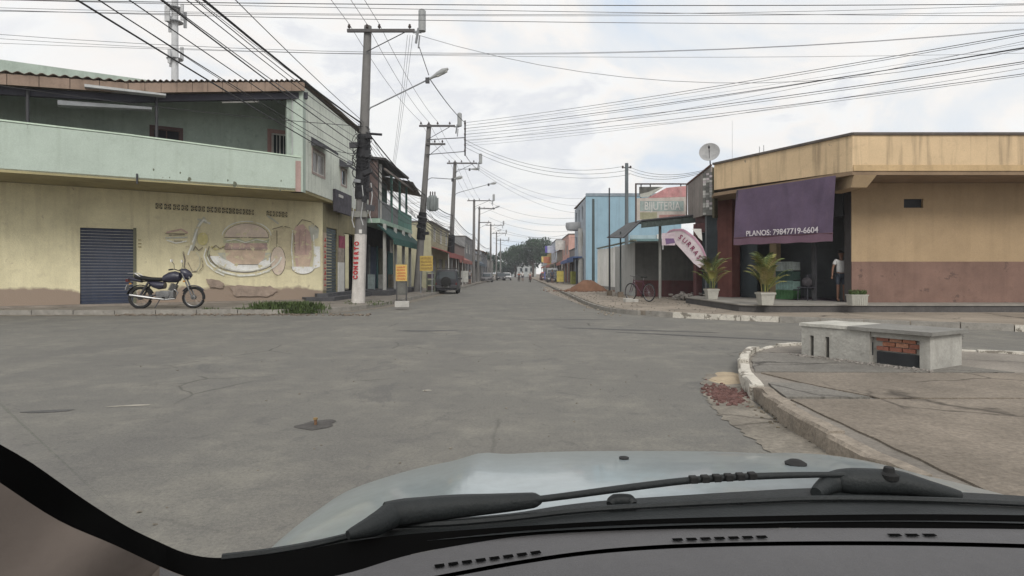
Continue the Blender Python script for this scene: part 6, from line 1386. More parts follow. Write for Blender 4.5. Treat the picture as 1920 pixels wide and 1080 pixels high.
# ---- scooters far away with riders
def person(loc, rz, pose, label, shirt, shorts, skin=(.20, .11, .075), name='person', s=1.0, hair=(.02, .018, .016)):
    """pose: dict of joints in metres, facing -y"""
    t = thing(name, label, 'person', loc, rz)
    J = dict(pelvis=(0, 0, .93), chest=(0, .0, 1.25), neck=(0, 0, 1.45), head0=(0, -.01, 1.54), head1=(0, -.015, 1.66), shl=(-.17, 0, 1.40), shr=(.17, 0, 1.40), ell=(-.22, .02, 1.12), elr=(.22, .02, 1.12), hal=(-.23, -.06, .87), har=(.23, -.06, .87),
             hil=(-.09, 0, .88), hir=(.09, 0, .88), knl=(-.10, -.02, .48), knr=(.10, -.02, .48), anl=(-.10, .02, .08), anr=(.10, .02, .08), tol=(-.11, -.13, .03), tor=(.11, -.13, .03)); J.update(pose)
    def skinmesh(nm, verts, edges, m, par=t, sub=2):
        bm = bmesh.new(); lay = bm.verts.layers.skin.verify(); vs = [bm.verts.new(Vector(v[0]) * s) for v in verts]
        for i, j in edges: bm.edges.new((vs[i], vs[j]))
        for i, v in enumerate(verts):
            vs[i][lay].radius = (v[1] * s, (v[2] if len(v) > 2 else v[1]) * s); vs[i][lay].use_root = (i == 0)
        me = bpy.data.meshes.new(nm); bm.to_mesh(me); bm.free(); o = bpy.data.objects.new(nm, me); COL.objects.link(o); o.parent = par
        md = o.modifiers.new('skin', 'SKIN'); md.use_smooth_shade = True; sb = o.modifiers.new('sub', 'SUBSURF'); sb.levels = sb.render_levels = sub
        me.materials.append(m); return o
    sk = mat('skin_%d' % int(skin[0] * 100), skin, rough=.6, var=.08, scale=9, dirt_amt=0, bump=0, obj_co=True)
    V = [(J['pelvis'], .12, .10), (J['chest'], .14, .10), (J['neck'], .05), (J['head0'], .075), (J['head1'], .08, .09),
         (J['shl'], .055), (J['ell'], .038), (J['hal'], .026), (J['shr'], .055), (J['elr'], .038), (J['har'], .026),
         (J['hil'], .085), (J['knl'], .055), (J['anl'], .036), (J['tol'], .036), (J['hir'], .085), (J['knr'], .055), (J['anr'], .036), (J['tor'], .036)]
    E = [(0, 1), (1, 2), (2, 3), (3, 4), (1, 5), (5, 6), (6, 7), (1, 8), (8, 9), (9, 10), (0, 11), (11, 12), (12, 13), (13, 14), (0, 15), (15, 16), (16, 17), (17, 18)]
    # five fingers on each hand
    for h, el in ((7, 6), (10, 9)):
        p = Vector(V[h][0]); d = (p - Vector(V[el][0])).normalized(); side = d.cross(Vector((0, 1, 0))).normalized()
        V.append((tuple(p + d * .06), .026, .014)); pm = len(V) - 1; E.append((h, pm))
        for k, (o_, l_) in enumerate(((-.026, .055), (-.009, .068), (.009, .064), (.026, .048))):
            q = p + d * .09 + side * o_; V.append((tuple(q), .0085)); E.append((pm, len(V) - 1)); V.append((tuple(q + d * l_ * .8 + Vector((0, -.015, 0))), .007)); E.append((len(V) - 2, len(V) - 1))
        q = p + d * .05 + Vector((0, -.04, 0)); V.append((tuple(q), .010)); E.append((h, len(V) - 1))
    body_ = skinmesh('body', V, E, sk)
    mid = lambda a, b, f: tuple(Vector(J[a]).lerp(Vector(J[b]), f))
    skinmesh('shirt', [(J['chest'], .165, .12), (J['pelvis'], .165, .125), (mid('chest', 'neck', .75), .10, .08), (J['shl'], .075), (mid('shl', 'ell', .65), .062), (J['shr'], .075), (mid('shr', 'elr', .65), .062)], [(0, 1), (0, 2), (0, 3), (3, 4), (0, 5), (5, 6)], mat('cloth_%d%d%d' % tuple(int(c * 100) for c in shirt), shirt, scale=4, var=.1, obj_co=True, dirt_amt=.2))
    skinmesh('shorts', [(J['pelvis'], .15, .12), (J['hil'], .105), (mid('hil', 'knl', .85), .085), (J['hir'], .105), (mid('hir', 'knr', .85), .085)], [(0, 1), (1, 2), (0, 3), (3, 4)], mat('cloth_%d%d%d' % tuple(int(c * 100) for c in shorts), shorts, scale=4, var=.1, obj_co=True))
    hm = mat('hair_dark', hair, rough=.7, bump=.3, obj_co=True); h1 = Vector(J['head1'])
    mb = MB(); mb.grid(lambda i, j: tuple((h1 + Vector((.088 * sin(j * pi * .55) * cos(i * 2 * pi), .02 + .098 * sin(j * pi * .55) * sin(i * 2 * pi), .02 + .095 * cos(j * pi * .55)))) * s), 16, 8); mb.build('hair', hm, t, smooth=True)
    for sx in (-1, 1):
        mb = MB(); mb.obox(Vector((sx * .032, h1.y - .082, h1.z - .03)) * s, Vector((.022, .01, .010)) * s).build('eye', mat('eye_dark', (.03, .025, .02), bump=0), t)
        MB().obox(Vector((sx * .082, h1.y, h1.z - .04)) * s, Vector((.02, .03, .05)) * s).build('ear', sk, t, bevel=.006)
    MB().obox(Vector((0, h1.y - .092, h1.z - .055)) * s, Vector((.022, .03, .035)) * s, (-.3, 0, 0)).build('nose', sk, t, bevel=.006)
    MB().obox(Vector((0, h1.y - .083, h1.z - .092)) * s, Vector((.045, .01, .010)) * s).build('mouth', mat('lips', (.16, .06, .05), bump=0), t)
    for a in ('anl', 'anr'):
        q = Vector(J[a]); MB().obox(Vector((q.x, q.y - .08, .02)) * s, Vector((.09, .25, .03)) * s).build('sandal', black, t, bevel=.01)
    return t
pX = (1577 - 960) / FPX * 20.75
person((pX, 20.75, FZ), R(-8), dict(hal=(-.30, -.05, .90), ell=(-.26, 0, 1.14)), 'person in white t-shirt and dark shorts standing in the doorway beside the ochre wall', (.62, .62, .62), (.05, .06, .08), s=1.02)
sit = dict(pelvis=(0, .1, .78), chest=(0, .0, 1.08), neck=(0, -.06, 1.28), head0=(0, -.08, 1.36), head1=(0, -.09, 1.48), shl=(-.18, -.04, 1.24), shr=(.18, -.04, 1.24), ell=(-.27, -.2, 1.05), elr=(.27, -.2, 1.05), hal=(-.25, -.42, 1.02), har=(.25, -.42, 1.02), hil=(-.1, .05, .74), hir=(.1, .05, .74), knl=(-.17, -.32, .62), knr=(.17, -.32, .62), anl=(-.16, -.15, .25), anr=(.16, -.15, .25), tol=(-.16, -.28, .2), tor=(.16, -.28, .2))
motorcycle((2.9, 96, 0), R(-90), 1.05, 'far motorcycle ridden towards the viewer on the right of the road', mat('red_bike', (.20, .04, .03), rough=.4, bump=0, obj_co=True))
person((2.9, 96.3, .05), 0, sit, 'rider in pale shirt on the far motorcycle at the right of the road', (.5, .42, .36), (.06, .06, .07))
motorcycle((1.2, 103, 0), R(-90), 1.05, 'far motorcycle in the middle of the road beside the red one', mat('black_bike', (.04, .04, .04), rough=.4, bump=0, obj_co=True))
person((1.2, 103.3, .05), 0, sit, 'rider in brick-coloured shirt on the middle far motorcycle', (.34, .12, .08), (.05, .05, .06))
person((5.2, 78, PH), R(20), {}, 'pedestrian in a dark shirt standing on the right pavement before the blue block', (.08, .09, .12), (.05, .05, .06))
person((-4.9, 70, PH), R(-30), {}, 'pedestrian in a grey shirt on the left pavement near the red canopy', (.28, .28, .28), (.07, .07, .09))
person((1.9, 108, 0), R(180), {}, 'pedestrian in a white shirt crossing the far road', (.62, .60, .58), (.08, .08, .10))
# ============================================================ THINGS ON THE RIGHT PAVEMENT
# bicycle
def bicycle(loc, rz, label, s=1.0):
    t = thing('bicycle', label, 'bicycle', loc, rz); V = lambda *a: tuple(Vector(a) * s)
    wb, r = .54, .35
    for sx in (-1, 1):
        ring = lambda rr: [V(sx * wb + rr * cos(a), 0, r + rr * sin(a)) for a in [2 * pi * i / 40 for i in range(40)]]
        w_ = MB().path(ring(r - .018), .021 * s, 8, close=True).build('wheel', tyrem, t, smooth=True)
        MB().path(ring(r - .045), .010 * s, 6, close=True).build('rim', rimm, w_, smooth=True)
        mb = MB()
        for k in range(20): a = 2 * pi * k / 20; mb.tube(V(sx * wb + .02 * cos(a + 1), .02 * (-1) ** k, r + .02 * sin(a + 1)), V(sx * wb + (r - .05) * cos(a), 0, r + (r - .05) * sin(a)), .002 * s, n=4)
        mb.tube(V(sx * wb, -.04, r), V(sx * wb, .04, r), .02 * s).build('spokes', rimm, w_)
    fr = mat('bike_frame_paint', (.08, .03, .05), rough=.4, bump=0, obj_co=True)
    MB().tube(V(-.12, 0, .28), V(-.22, 0, .82), .016 * s).tube(V(-.2, 0, .74), V(.36, 0, .80), .016 * s).tube(V(-.12, 0, .28), V(.36, 0, .74), .018 * s).tube(V(-.12, 0, .28), V(-wb, 0, r), .011 * s).tube(V(-.2, 0, .72), V(-wb, 0, r), .010 * s).tube(V(.34, 0, .86), V(.40, 0, .66), .018 * s).build('frame', fr, t, smooth=True)
    MB().tube(V(.40, .05, .66), V(wb, .05, r), .012 * s).tube(V(.40, -.05, .66), V(wb, -.05, r), .012 * s).build('fork', fr, t)
    MB().tube(V(-.22, 0, .82), V(-.24, 0, .92), .012 * s).build('seat_post', rimm, t)
    MB().obox(V(-.25, 0, .94), V(.25, .14, .05)).build('saddle', black, t, bevel=.02)
    MB().path([V(.22, -.28, .98), V(.33, -.2, .99), V(.34, 0, .95), V(.33, .2, .99), V(.22, .28, .98)], .011 * s, 6).tube(V(.34, 0, .86), V(.34, 0, .95), .012 * s).build('handlebar', dark_metal, t)
    MB().lathe(V(-.12, -.06, .28), (0, 1, 0), [(0, .085 * s), (.006, .085 * s)], 18).tube(V(-.12, -.08, .28), V(-.02, -.08, .16), .008 * s).tube(V(-.12, .08, .28), V(-.22, .08, .40), .008 * s).build('crank', dark_metal, t)
    for (a, c) in ((-.02, .16), (-.22, .40)): MB().obox(V(a, -.12 if c < .3 else .12, c), V(.09, .08, .02)).build('pedal', black, t)
    return t
bicycle((5.55, 26.2, PH), R(118), 'old dark bicycle leaning beside the canopy post near the white fence', 1.12)
# potted plants
potw = mat('white_pot', (.38, .37, .33), var=.12, scale=4, dirt_amt=.5, streak=.3, dirt=(.25, .23, .2), obj_co=True)
palmc = [mat('palm_green_%d' % i, c, rough=.6, var=.4, scale=3, dirt_amt=.3, bump=0) for i, c in enumerate([(.13, .16, .05), (.21, .20, .06), (.09, .12, .045), (.26, .22, .09)])]
def palm(px, by, H, label, pot, seed, spread=.75, dens=12):
    random.seed(seed)
    X, Y = G(px, by, FZ if pot != 'low' else PH); zb = FZ if pot != 'low' else PH
    t = wthing('potted_palm', label, 'potted plant', (X, Y, zb))
    h = .38
    mb = MB(); a, b = (.17, .22)
    mb.hexa([(X - a, Y - a, zb), (X + a, Y - a, zb), (X + a, Y + a, zb), (X - a, Y + a, zb)], [(X - b, Y - b, zb + h), (X + b, Y - b, zb + h), (X + b, Y + b, zb + h), (X - b, Y + b, zb + h)]).build('pot', potw, t, bevel=.01)
    MB().box(X - b - .015, X + b + .015, Y - b - .015, Y + b + .015, zb + h - .05, zb + h + .01).build('pot_rim', potw, t)
    MB().box(X - b + .03, X + b - .03, Y - b + .03, Y + b - .03, zb + h + .0102, zb + h + .03).build('soil', soil, t)
    for k in range(7):
        a = random.uniform(0, 6.28); p = Vector((X + .1 * cos(a), Y + .1 * sin(a), zb + h)); MB().path([p, p + Vector((.04 * cos(a), .04 * sin(a), H * .3)), p + Vector((.1 * cos(a), .1 * sin(a), H * .5))], .014, 5).build('stem', palmc[k % 4], t)
    for k in range(dens):
        a = k * 2.4 + random.uniform(-.3, .3); el = random.uniform(.85, 1.5); L_ = H * random.uniform(.28, .58)
        p0 = Vector((X + .1 * cos(a), Y + .1 * sin(a), zb + h + H * random.uniform(.05, .5))); d = Vector((cos(a) * cos(el), sin(a) * cos(el), sin(el)))
        pts = [p0 + d * (L_ * i / 9) * 1.0 + Vector((cos(a), sin(a), 0)) * (L_ * .16 * (i / 9) ** 2 * spread) - Vector((0, 0, L_ * .34 * (i / 9) ** 2.4)) for i in range(10)]
        mb = MB().path(pts, .007, 4)
        for i in range(2, 10):
            c = pts[i]; tg = (pts[i] - pts[i - 1]).normalized(); sd2 = tg.cross(Vector((0, 0, 1))).normalized()
            for s_ in (-1, 1):
                for o_ in (0, .5):
                    c2 = c - tg * o_ * (L_ / 9); l_ = .17 * H / 1.5 * (1 - abs(i / 9 - .45) * .9) * random.uniform(.8, 1.1)
                    e = c2 + (sd2 * s_ * .85 + tg * .65).normalized() * l_ - Vector((0, 0, l_ * .30)); w_ = tg * .015
                    b0 = len(mb.v); m0 = c2.lerp(e, .5) + Vector((0, 0, l_ * .08)); mb.v += [c2 - w_ * .6, c2 + w_ * .6, m0 + w_, e, m0 - w_]; mb.f += [[b0, b0 + 1, b0 + 2, b0 + 4], [b0 + 4, b0 + 2, b0 + 3]]
        mb.build('frond', random.choice(palmc), t)
    return t
palm(1435, 572, 1.75, 'yellowish areca palm in a white square pot in front of the purple banner shop', 'sq', 21, dens=40)
palm(1334, 561, 1.8, 'green palm in a pale pot beside the leaning flag', 'sq', 5, dens=34)
random.seed(9)
X, Y = G(1607, 573, FZ)
pt = wthing('planter', 'low white ribbed planter with small green plants against the brown dado', 'planter', (X, Y, FZ))
MB().hexa([(X - .23, Y - .14, FZ), (X + .23, Y - .14, FZ), (X + .23, Y + .14, FZ), (X - .23, Y + .14, FZ)], [(X - .25, Y - .16, FZ + .33), (X + .25, Y - .16, FZ + .33), (X + .25, Y + .16, FZ + .33), (X - .25, Y + .16, FZ + .33)]).build('box', potw, pt, bevel=.01)
for k in range(9): a = X - .22 + k * .055; MB().box(a - .008, a + .008, Y - .165, Y - .14, FZ + .03, FZ + .30).build('rib', potw, pt)
MB().box(X - .26, X + .26, Y - .17, Y + .17, FZ + .30, FZ + .335).build('rim', potw, pt)
blades(260, lambda: (X + random.uniform(-.22, .22), Y + random.uniform(-.12, .12), FZ + .33), .06, .20, grassm, 'foliage', '', '', parent=None) if False else None
mb = MB()
for _ in range(220):
    x, y = X + random.uniform(-.22, .22), Y + random.uniform(-.12, .12); a = random.uniform(0, 6.28); h = random.uniform(.05, .18); p = Vector((x, y, FZ + .33)); q = p + Vector((cos(a) * .06, sin(a) * .06, h)); w_ = Vector((-sin(a), cos(a), 0)) * .018
    b0 = len(mb.v); mb.v += [p, (p + q) / 2 + w_, q, (p + q) / 2 - w_]; mb.f.append([b0, b0 + 1, b0 + 2, b0 + 3])
mb.build('foliage', grassm, pt)
# crate rack in the shop
rk_ = wthing('crate_rack', 'green and grey stacked crates standing inside the purple banner shop', 'rack', (*Fi.w(Fi.U(1468, .2), .25, 0).xy, FZ))
for k in range(4):
    z = FZ + .02 + k * .35; u = Fi.U(1471, -.1)
    m_ = [mat('crate_green', (.06, .14, .06), scale=4, var=.3), mat('crate_teal', (.16, .24, .22), scale=4, var=.3), mat('crate_dark', (.04, .07, .06), scale=4, var=.3), mat('crate_grey', (.26, .29, .28), scale=4, var=.3)][k]
    c = subp(MB(Fi).box(u - .36, u + .36, -.1, .3, z + .02, z + .32).build('crate', m_, rk_))
    mb = MB(Fi)
    for j in range(7): a = u - .36 + j * .72 / 6; mb.box(a - .012, a + .012, -.12, -.101, z + .02, z + .32)
    mb.box(u - .37, u + .37, -.13, -.102, z + .29, z + .335); mb.box(u - .37, u + .37, -.125, -.103, z, z + .04); mb.build('crate_ribs', m_, c)
# dark chair with a bag in front of the glass
ch = wthing('metal_chair', 'dark chair with a bag on it beside the crates at the shop front', 'chair', (*Fi.w(Fi.U(1518, -.1), .1, 0).xy, FZ))
u = Fi.U(1517, 0); v = -.15; z = FZ
dk = mat('dark_plastic', (.045, .045, .055), rough=.5, scale=4, bump=0)
for du in (-.2, .2):
    for dv in (-.2, .2): MB(Fi).tube((u + du, v + dv, z), (u + du * .9, v + dv * .9, z + .45), .016).build('leg', dk, ch)
MB(Fi).box(u - .22, u + .22, v - .22, v + .22, z + .45, z + .49).build('seat', dk, ch, bevel=.01)
MB(Fi).hexa([(u - .21, v + .2, z + .49), (u + .21, v + .2, z + .49), (u + .21, v + .24, z + .49), (u - .21, v + .24, z + .49)], [(u - .19, v + .28, z + .95), (u + .19, v + .28, z + .95), (u + .19, v + .31, z + .95), (u - .19, v + .31, z + .95)]).build('backrest', dk, ch, bevel=.01)
bg_ = wthing('bag', 'dark slumped bag lying on the chair at the shop front', 'bag', tuple(Fi.w(u, v, z + .49)))
def bagf(i, j): a = i * 2 * pi; b = j * pi; rr = .17 * sin(b) ** .6 * (1 + .12 * sin(3 * a)); return (u + rr * cos(a) * 1.1, v + rr * sin(a) * .8, z + .49 + .15 * (1 - cos(b)) * (1 + .1 * cos(2 * a)))
MB(Fi).grid(bagf, 18, 10).build('sack', mat('dark_bag', (.05, .045, .05), scale=5, var=.3), bg_, smooth=True)
MB(Fi).path([(u - .08, v, z + .76), (u - .05, v, z + .90), (u + .05, v, z + .90), (u + .08, v, z + .76)], .012, 5).build('handle', dk, bg_)
# heap of debris under canopy edge, stone block, dirt heap
rub = mat('rubble_grey', (.24, .22, .20), var=.4, scale=5, dirt_amt=.5)
chips(120, lambda: (random.gauss(8.0, .35), random.gauss(27.4, .4), PH + abs(random.gauss(0, .10))), .05, .16, rub, 'rubble', 'small heap of grey rubble at the foot of the dark red wall', 'rubble')
X, Y = G(1182, 566, PH)
sb_ = wthing('stone_block', 'whitish broken concrete block lying at the foot of the bicycle wheel', 'block', (X, Y, PH))
MB().obox((X - .1, Y, PH + .07), (.34, .25, .16), (.05, .04, .3)).obox((X + .22, Y + .05, PH + .05), (.26, .22, .12), (.0, .08, -.3)).build('block', mat('pale_block', (.42, .41, .38)), sb_, bevel=.015)
X, Y = G(1094, 546, PH)
dirtm = mat('red_brown_earth', (.165, .088, .055), var=.25, scale=2.5, dirt_amt=.4, dirt=(.09, .05, .035), bump=.6, bscale=8)
tag(mound(X + .35, Y + .9, 1.25, 1.1, .78, 30, PH, .18).build('dirt_heap', dirtm, smooth=True), 'heap of red-brown earth at the right kerb before the white fence', 'earth heap', kind='stuff')
tag(mound(X - .7, Y + 1.2, .6, .9, .18, 24, PH, .2).build('dirt_heap', dirtm, smooth=True), 'low spread of red-brown earth beside the main heap', 'earth heap', kind='stuff')
chips(300, lambda: (random.gauss(X + .2, 1.1), random.gauss(Y + .2, .8), PH), .02, .09, dirtm, 'earth_clods', 'clods of earth around the red-brown heap', 'earth clods')
chips(400, lambda: (random.uniform(3.0, 7.0), random.uniform(18, 40), PH if random.random() < .8 else PH), .012, .04, mat('pebble', (.30, .27, .22)), 'pebbles', 'small stones on the dusty right pavement', 'pebbles')
def g_edge(): y = random.uniform(19, 60); return (3.25 + random.gauss(0, .18) - (.0 if y > 24 else 0), y, 0.0)
chips(240, g_edge, .02, .07, mat('kerb_rubble', (.24, .21, .17), var=.4, scale=6), 'kerb_rubble', 'crumbled stones and dust along the right kerb', 'rubble')
# dust banks against the kerbs
tag(MB().poly([(3.32, 24, .005), (3.35, 40, .005), (3.7, 62, .005), (3.2, 62, .005), (2.6, 42, .005), (2.95, 27, .005), (3.1, 23, .005)]).build('dust', mat('kerb_dust', (.23, .20, .165), var=.25, scale=1.5, dirt_amt=.4)), 'bank of pale dust along the right kerb', 'dust', kind='stuff')

# ---- concrete bench block near right
bk = wthing('concrete_bench', 'low chipped concrete bench with overhanging slab and brick patch on the near corner', 'bench', (4.9, 8.4, PH))
Fb = line(4.30, 8.95, 5.90, 6.25)
bcon = mat('bench_concrete', (.36, .35, .32), var=.18, scale=2.5, streak=.3, dirt=(.16, .15, .13), dirt_amt=.5, bump=.6, bscale=16)
z0 = PH; z1 = .575
s1 = Fb.U(1522) ; s2 = Fb.U(1551)
MB(Fb).wall(0, .99, z0, z1, 0, .14, [(s1 - .03, s1 + .03, z0 + .0, z1 - .13), (s2 - .03, s2 + .03, z0 + .0, z1 - .13)]).build('front_wall', bcon, bk)
ue = Fb.U(1722); ut = Fb.U(1590)
MB(Fb).box(0, .14, .14, .85, z0, z1).box(ue, ue + .12, .03, .85, z0, z1).box(.14, ue, .72, .85, z0, z1 - .06).box(.95, .989, .1405, .7195, z0, z1 - .01).build('side_walls', bcon, bk)
MB(Fb).box(.14, .95, .13, .7, z0, z0 + .02).build('dark_void', darkin, bk)
MB(Fb).extr([(-.03, z1 + .001), (ut, z1 + .001), (ut, z1 + .045), (ut * .6, z1 + .05), (ut * .3, z1 + .04), (-.02, z1 + .046)], -.02, .87).build('broken_top', mat('bench_top_pale', (.42, .41, .37), var=.2, scale=4, dirt_amt=.5, dirt=(.2, .19, .16), bump=.7, bscale=14), bk)
MB(Fb).box(.99, ue, .09, .2, z0, z1 - .076).build('recessed_wall', bcon, bk)
MB(Fb).box(ut + .02, ue + .18, -.05, .9, z1 + .002, z1 + .05).build('seat_slab', mat('slab_shaded_grey', (.20, .195, .18), var=.2, scale=3, dirt_amt=.5), bk)  # slab colour darkened to stand for the shadow along its overhanging edge
MB(Fb).box(.985, ue, .03, .089, z1 - .075, z1 + .0015).build('lintel', bcon, bk)
ub = Fb.U(1634, .09); ubr = Fb.U(1646, .09)
MB(Fb).box(ub - .025, ub + .025, .06, .0895, z0 + .1, z1 - .15).build('dark_slot', darkin, bk)
brm = [mat('red_brick_%d' % i, c, var=.2, scale=9, dirt_amt=.4, bump=.5) for i, c in enumerate([(.30, .13, .08), (.24, .10, .07), (.34, .17, .11)])]
for j in range(3):
    for k in range(3):
        a = ubr + k * .165 + (.08 if j % 2 else 0); MB(Fb).box(a, min(a + .15, ue - .004), .055 + random.uniform(-.006, .006), .089, z0 + .18 + j * .062, z0 + .232 + j * .062).build('brick', random.choice(brm), bk)
MB(Fb).box(ubr, ue - .02, .065, .0898, z0, z0 + .16).build('dark_opening', darkin, bk)
def g_bm():
    u = random.uniform(-.1, 1.8); p = Fb.w(u, random.uniform(-.25, -.02), 0); return (p.x, p.y, PH)
chips(180, g_bm, .008, .03, rub, 'rubble', 'crumbs of concrete along the foot of the near bench', 'rubble')

# ============================================================ TREES
def tree(x, y, H, cr, label, seed, m=None, nleaf=5000, trunk=.35, ls=.35, cz=.62):
    random.seed(seed)
    t = wthing('tree', label, 'tree', (x, y, 0)); barkm = mat('bark', (.09, .07, .055), var=.3, scale=3)
    mb = MB().path([(x, y, -.1), (x + .2, y, H * .2), (x - .1, y, H * .45), (x + .2, y, H * .7)], .3, 8, radii=[trunk, trunk * .8, trunk * .6, trunk * .25])
    cl = []
    for k in range(26):
        a = random.uniform(0, 6.28); rr = cr * random.uniform(.1, .85); zc = H * cz + random.uniform(-.3, .32) * H * (1 - (rr / cr) ** 2 * .5)
        c = Vector((x + rr * cos(a), y + rr * sin(a), zc)); cl.append((c, cr * random.uniform(.2, .38)))
        if k < 9: mb.path([(x, y, H * .3), tuple(Vector((x, y, H * .35)).lerp(c, .5)), tuple(c)], .1, 5, radii=[trunk * .4, trunk * .25, .04])
    mb.build('trunk', barkm, t, smooth=True)
    mb = MB()
    for _ in range(nleaf):
        c, r_ = random.choice(cl); d = Vector((random.gauss(0, 1), random.gauss(0, 1), random.gauss(0, .8))); d.normalize(); p = c + d * r_ * random.uniform(.55, 1.08)
        n_ = Vector((random.gauss(0, 1), random.gauss(0, 1), random.gauss(0, 1) + .6)).normalized(); a = n_.cross(Vector((1, .3, .2))).normalized() * ls * random.uniform(.6, 1.2); b = n_.cross(a).normalized() * ls * random.uniform(.4, .8)
        i = len(mb.v); mb.v += [p - a, p - b * .8, p + a, p + b * .8]; mb.f.append([i, i + 1, i + 2, i + 3])
    mb.build('crown', m or leafg, t)
    return t
tg1 = mat('tree_dark_green', (.03, .06, .028), rough=.7, var=.5, scale=.8, dirt_amt=.3, dirt=(.02, .035, .018), bump=0)
tg2 = mat('tree_blue_green', (.04, .07, .05), rough=.7, var=.4, scale=.8, dirt_amt=.3, bump=0)
tree(7.4, 215, 14.0, 8.0, 'broad dark green tree closing the far end of the street', 1, tg1, 9000, .5, .38, cz=.62)
tree(1.2, 225, 11.5, 6.0, 'left shoulder of the tree group at the far end of the street', 2, tg1, 6000, .4, .4, cz=.64)
tree(13.5, 228, 12.0, 5.5, 'dark tree behind the pale blue shop house at the far right', 3, tg1, 5000, .4, .4)
tree(17, 205, 11.0, 4.5, 'bushy tree rising over the brown shop house on the right', 4, leafg, 4000, .3, .38)
tree(-7.5, 185, 8.5, 4.5, 'blue-green tree behind the last low house on the left', 5, tg2, 5000, .3, .35, cz=.5)
tree(-12.5, 175, 8.0, 4.5, 'dark tree over the slate grey house on the left', 6, tg1, 4000, .3, .35, cz=.55)
tree(-2.0, 235, 7.0, 4.5, 'low hazy tree at the left of the far street end', 8, tg2, 4000, .3, .35, cz=.5)
tree(-34, 62, 7.5, 4, 'round green tree behind the yellow corner building', 9, leafg, 3000, .3, .3)
b_ = wthing('far_building', 'pale hazy building closing the street beneath the far tree', 'building', (4, 250, 0))
MB().box(-4, 10, 250, 258, 0, 5.2).build('wall', mat('hazy_pale_wall', (.36, .38, .38), var=.15, scale=.6), b_)
for k in range(6): MB().box(-3 + k * 2.1, -2 + k * 2.1, 249.9, 249.99, 2.2, 3.6).build('window', glass_d, b_)
MB().box(-4.3, 10.3, 249.6, 258.3, 5.202, 5.4).build('roof', roofb, b_)
for i, (x, y, w_, h_, c) in enumerate(((-30, 46, 16, 5, (.4, .38, .34)), (24, 48, 16, 4.2, (.42, .40, .36)), (42, 40, 14, 5, (.3, .33, .36)))):
    hb = wthing('background_house', ['plain beige house behind the yellow corner building', 'plain cream house hidden behind the ochre shop', 'plain bluish house on the side street to the right'][i], 'house', (x, y, 0))
    MB().box(x - w_ / 2, x + w_ / 2, y, y + 8, 0, h_).build('wall', mat('bg_wall_%d' % i, c, scale=1, streak=.3), hb); MB().box(x - w_ / 2 - .3, x + w_ / 2 + .3, y - .4, y + 8.4, h_ + .002, h_ + .2).build('roof', roofb, hb)

# ============================================================ OUR OWN CAR (seen from the driver's seat)
my = wthing('car', 'pale silver-green car seen from its driver seat: bonnet, wipers and dashboard', 'car', (.38, .3, 0))
cpaint = mat('silver_green_paint', (.31, .36, .37), rough=.28, var=.06, scale=1.2, metal=.3, bump=0, dirt_amt=.25, dirt=(.30, .30, .27), spec=.5, coat=.4)
plas = mat('charcoal_plastic', (.020, .023, .024), rough=.6, var=.15, scale=6, bump=.15, bscale=180, dirt_amt=.25, dirt=(.06, .06, .058))
blackp = mat('black_frit', (.004, .004, .004), rough=.95, spec=0.02, grain=0, var=.1, scale=4, bump=0, dirt_amt=0)
XC = .38; HW = .86
def hoodz(o, Y):
    u = Y - 1.0; d = .40 + .05 * u + .15 * u * u
    if Y > 2.0: d += .55 * (Y - 2.0) ** 2
    a = abs(o) / HW; d += .115 * a ** 3.2 + (.0 if a < .93 else 5.5 * (a - .93) ** 1.6 * .35)
    crease = .012 * math.exp(-((abs(o) - .48) / .05) ** 2)
    return EYE - d + crease
def hood(i, j):
    o0 = i * 2 - 1; Y0 = 1.0 - .17 * abs(o0) ** 2.5; Y = Y0 + (2.45 - Y0) * j; hw = HW * (1 - .12 * max(0, (Y - 1.5)) ** 1.5); o = (i * 2 - 1) * hw
    return (XC + o, Y, hoodz(o / hw * HW, Y))
MB().grid(hood, 60, 44).build('bonnet', cpaint, my, smooth=True, solid=.012)
# wings and front
for s_ in (-1, 1):
    def wing(i, j, s_=s_):
        Y = .85 + 1.70 * j; hw = HW * (1 - .12 * max(0, (Y - 1.5)) ** 1.5) ; top = hoodz(HW, Y) - .006; f = i
        return (XC + s_ * (hw + .004 + .06 * sin(f * pi * .5)), Y, top * (1 - f) + .30 * f)
    MB().grid(wing, 10, 20).build('wing', cpaint, my, smooth=True)
    for yy in (1.75,): 
        wo = subp(MB().lathe((XC + s_ * .80 - .1, yy, .29), (1, 0, 0), [(0, .18), (.01, .26), (.04, .29), (.16, .29), (.19, .26), (.2, .18)], 24).build('wheel', tyrem, my, smooth=True))
        MB().lathe((XC + s_ * .80 - .105, yy, .29), (1, 0, 0), [(0, .03), (.01, .17), (.21, .17), (.215, .03)], 18).build('rim', rimm, wo, smooth=True)
MB().box(XC - .70, XC + .70, 2.40, 2.52, .20, .46).build('front_bumper', cpaint, my, bevel=.04)
# windscreen base line: black band between glass and dashboard, traced on real heights
def Qz(px, py, z): Y = FPX * (EYE - z) / (py - HOR); return Vector(((px - 960) / FPX * Y, Y, z))
def Qy(px, py, Y): return P(px, py, Y)
up = [(300, 1017), (345, 1036), (390, 1045), (440, 1045), (500, 1040), (580, 1029), (660, 1015), (760, 1002), (880, 993), (1000, 985), (1200, 974), (1450, 967), (1700, 964), (1920, 966), (2100, 972), (2300, 985)]
up3 = [Vector(P(-230, 600, .52)), Vector(P(-60, 790, .60)), Vector(P(60, 868, .655)), Vector(P(160, 938, .71)), Vector(P(240, 988, .755))] + [Qz(x, y, .968) for x, y in up]
lo = [(300, 1062), (345, 1080), (390, 1093), (440, 1100), (500, 1098), (580, 1088), (660, 1072), (760, 1042), (880, 1019), (1000, 1003), (1200, 993), (1450, 990), (1700, 990), (1920, 992), (2100, 998), (2300, 1010)]
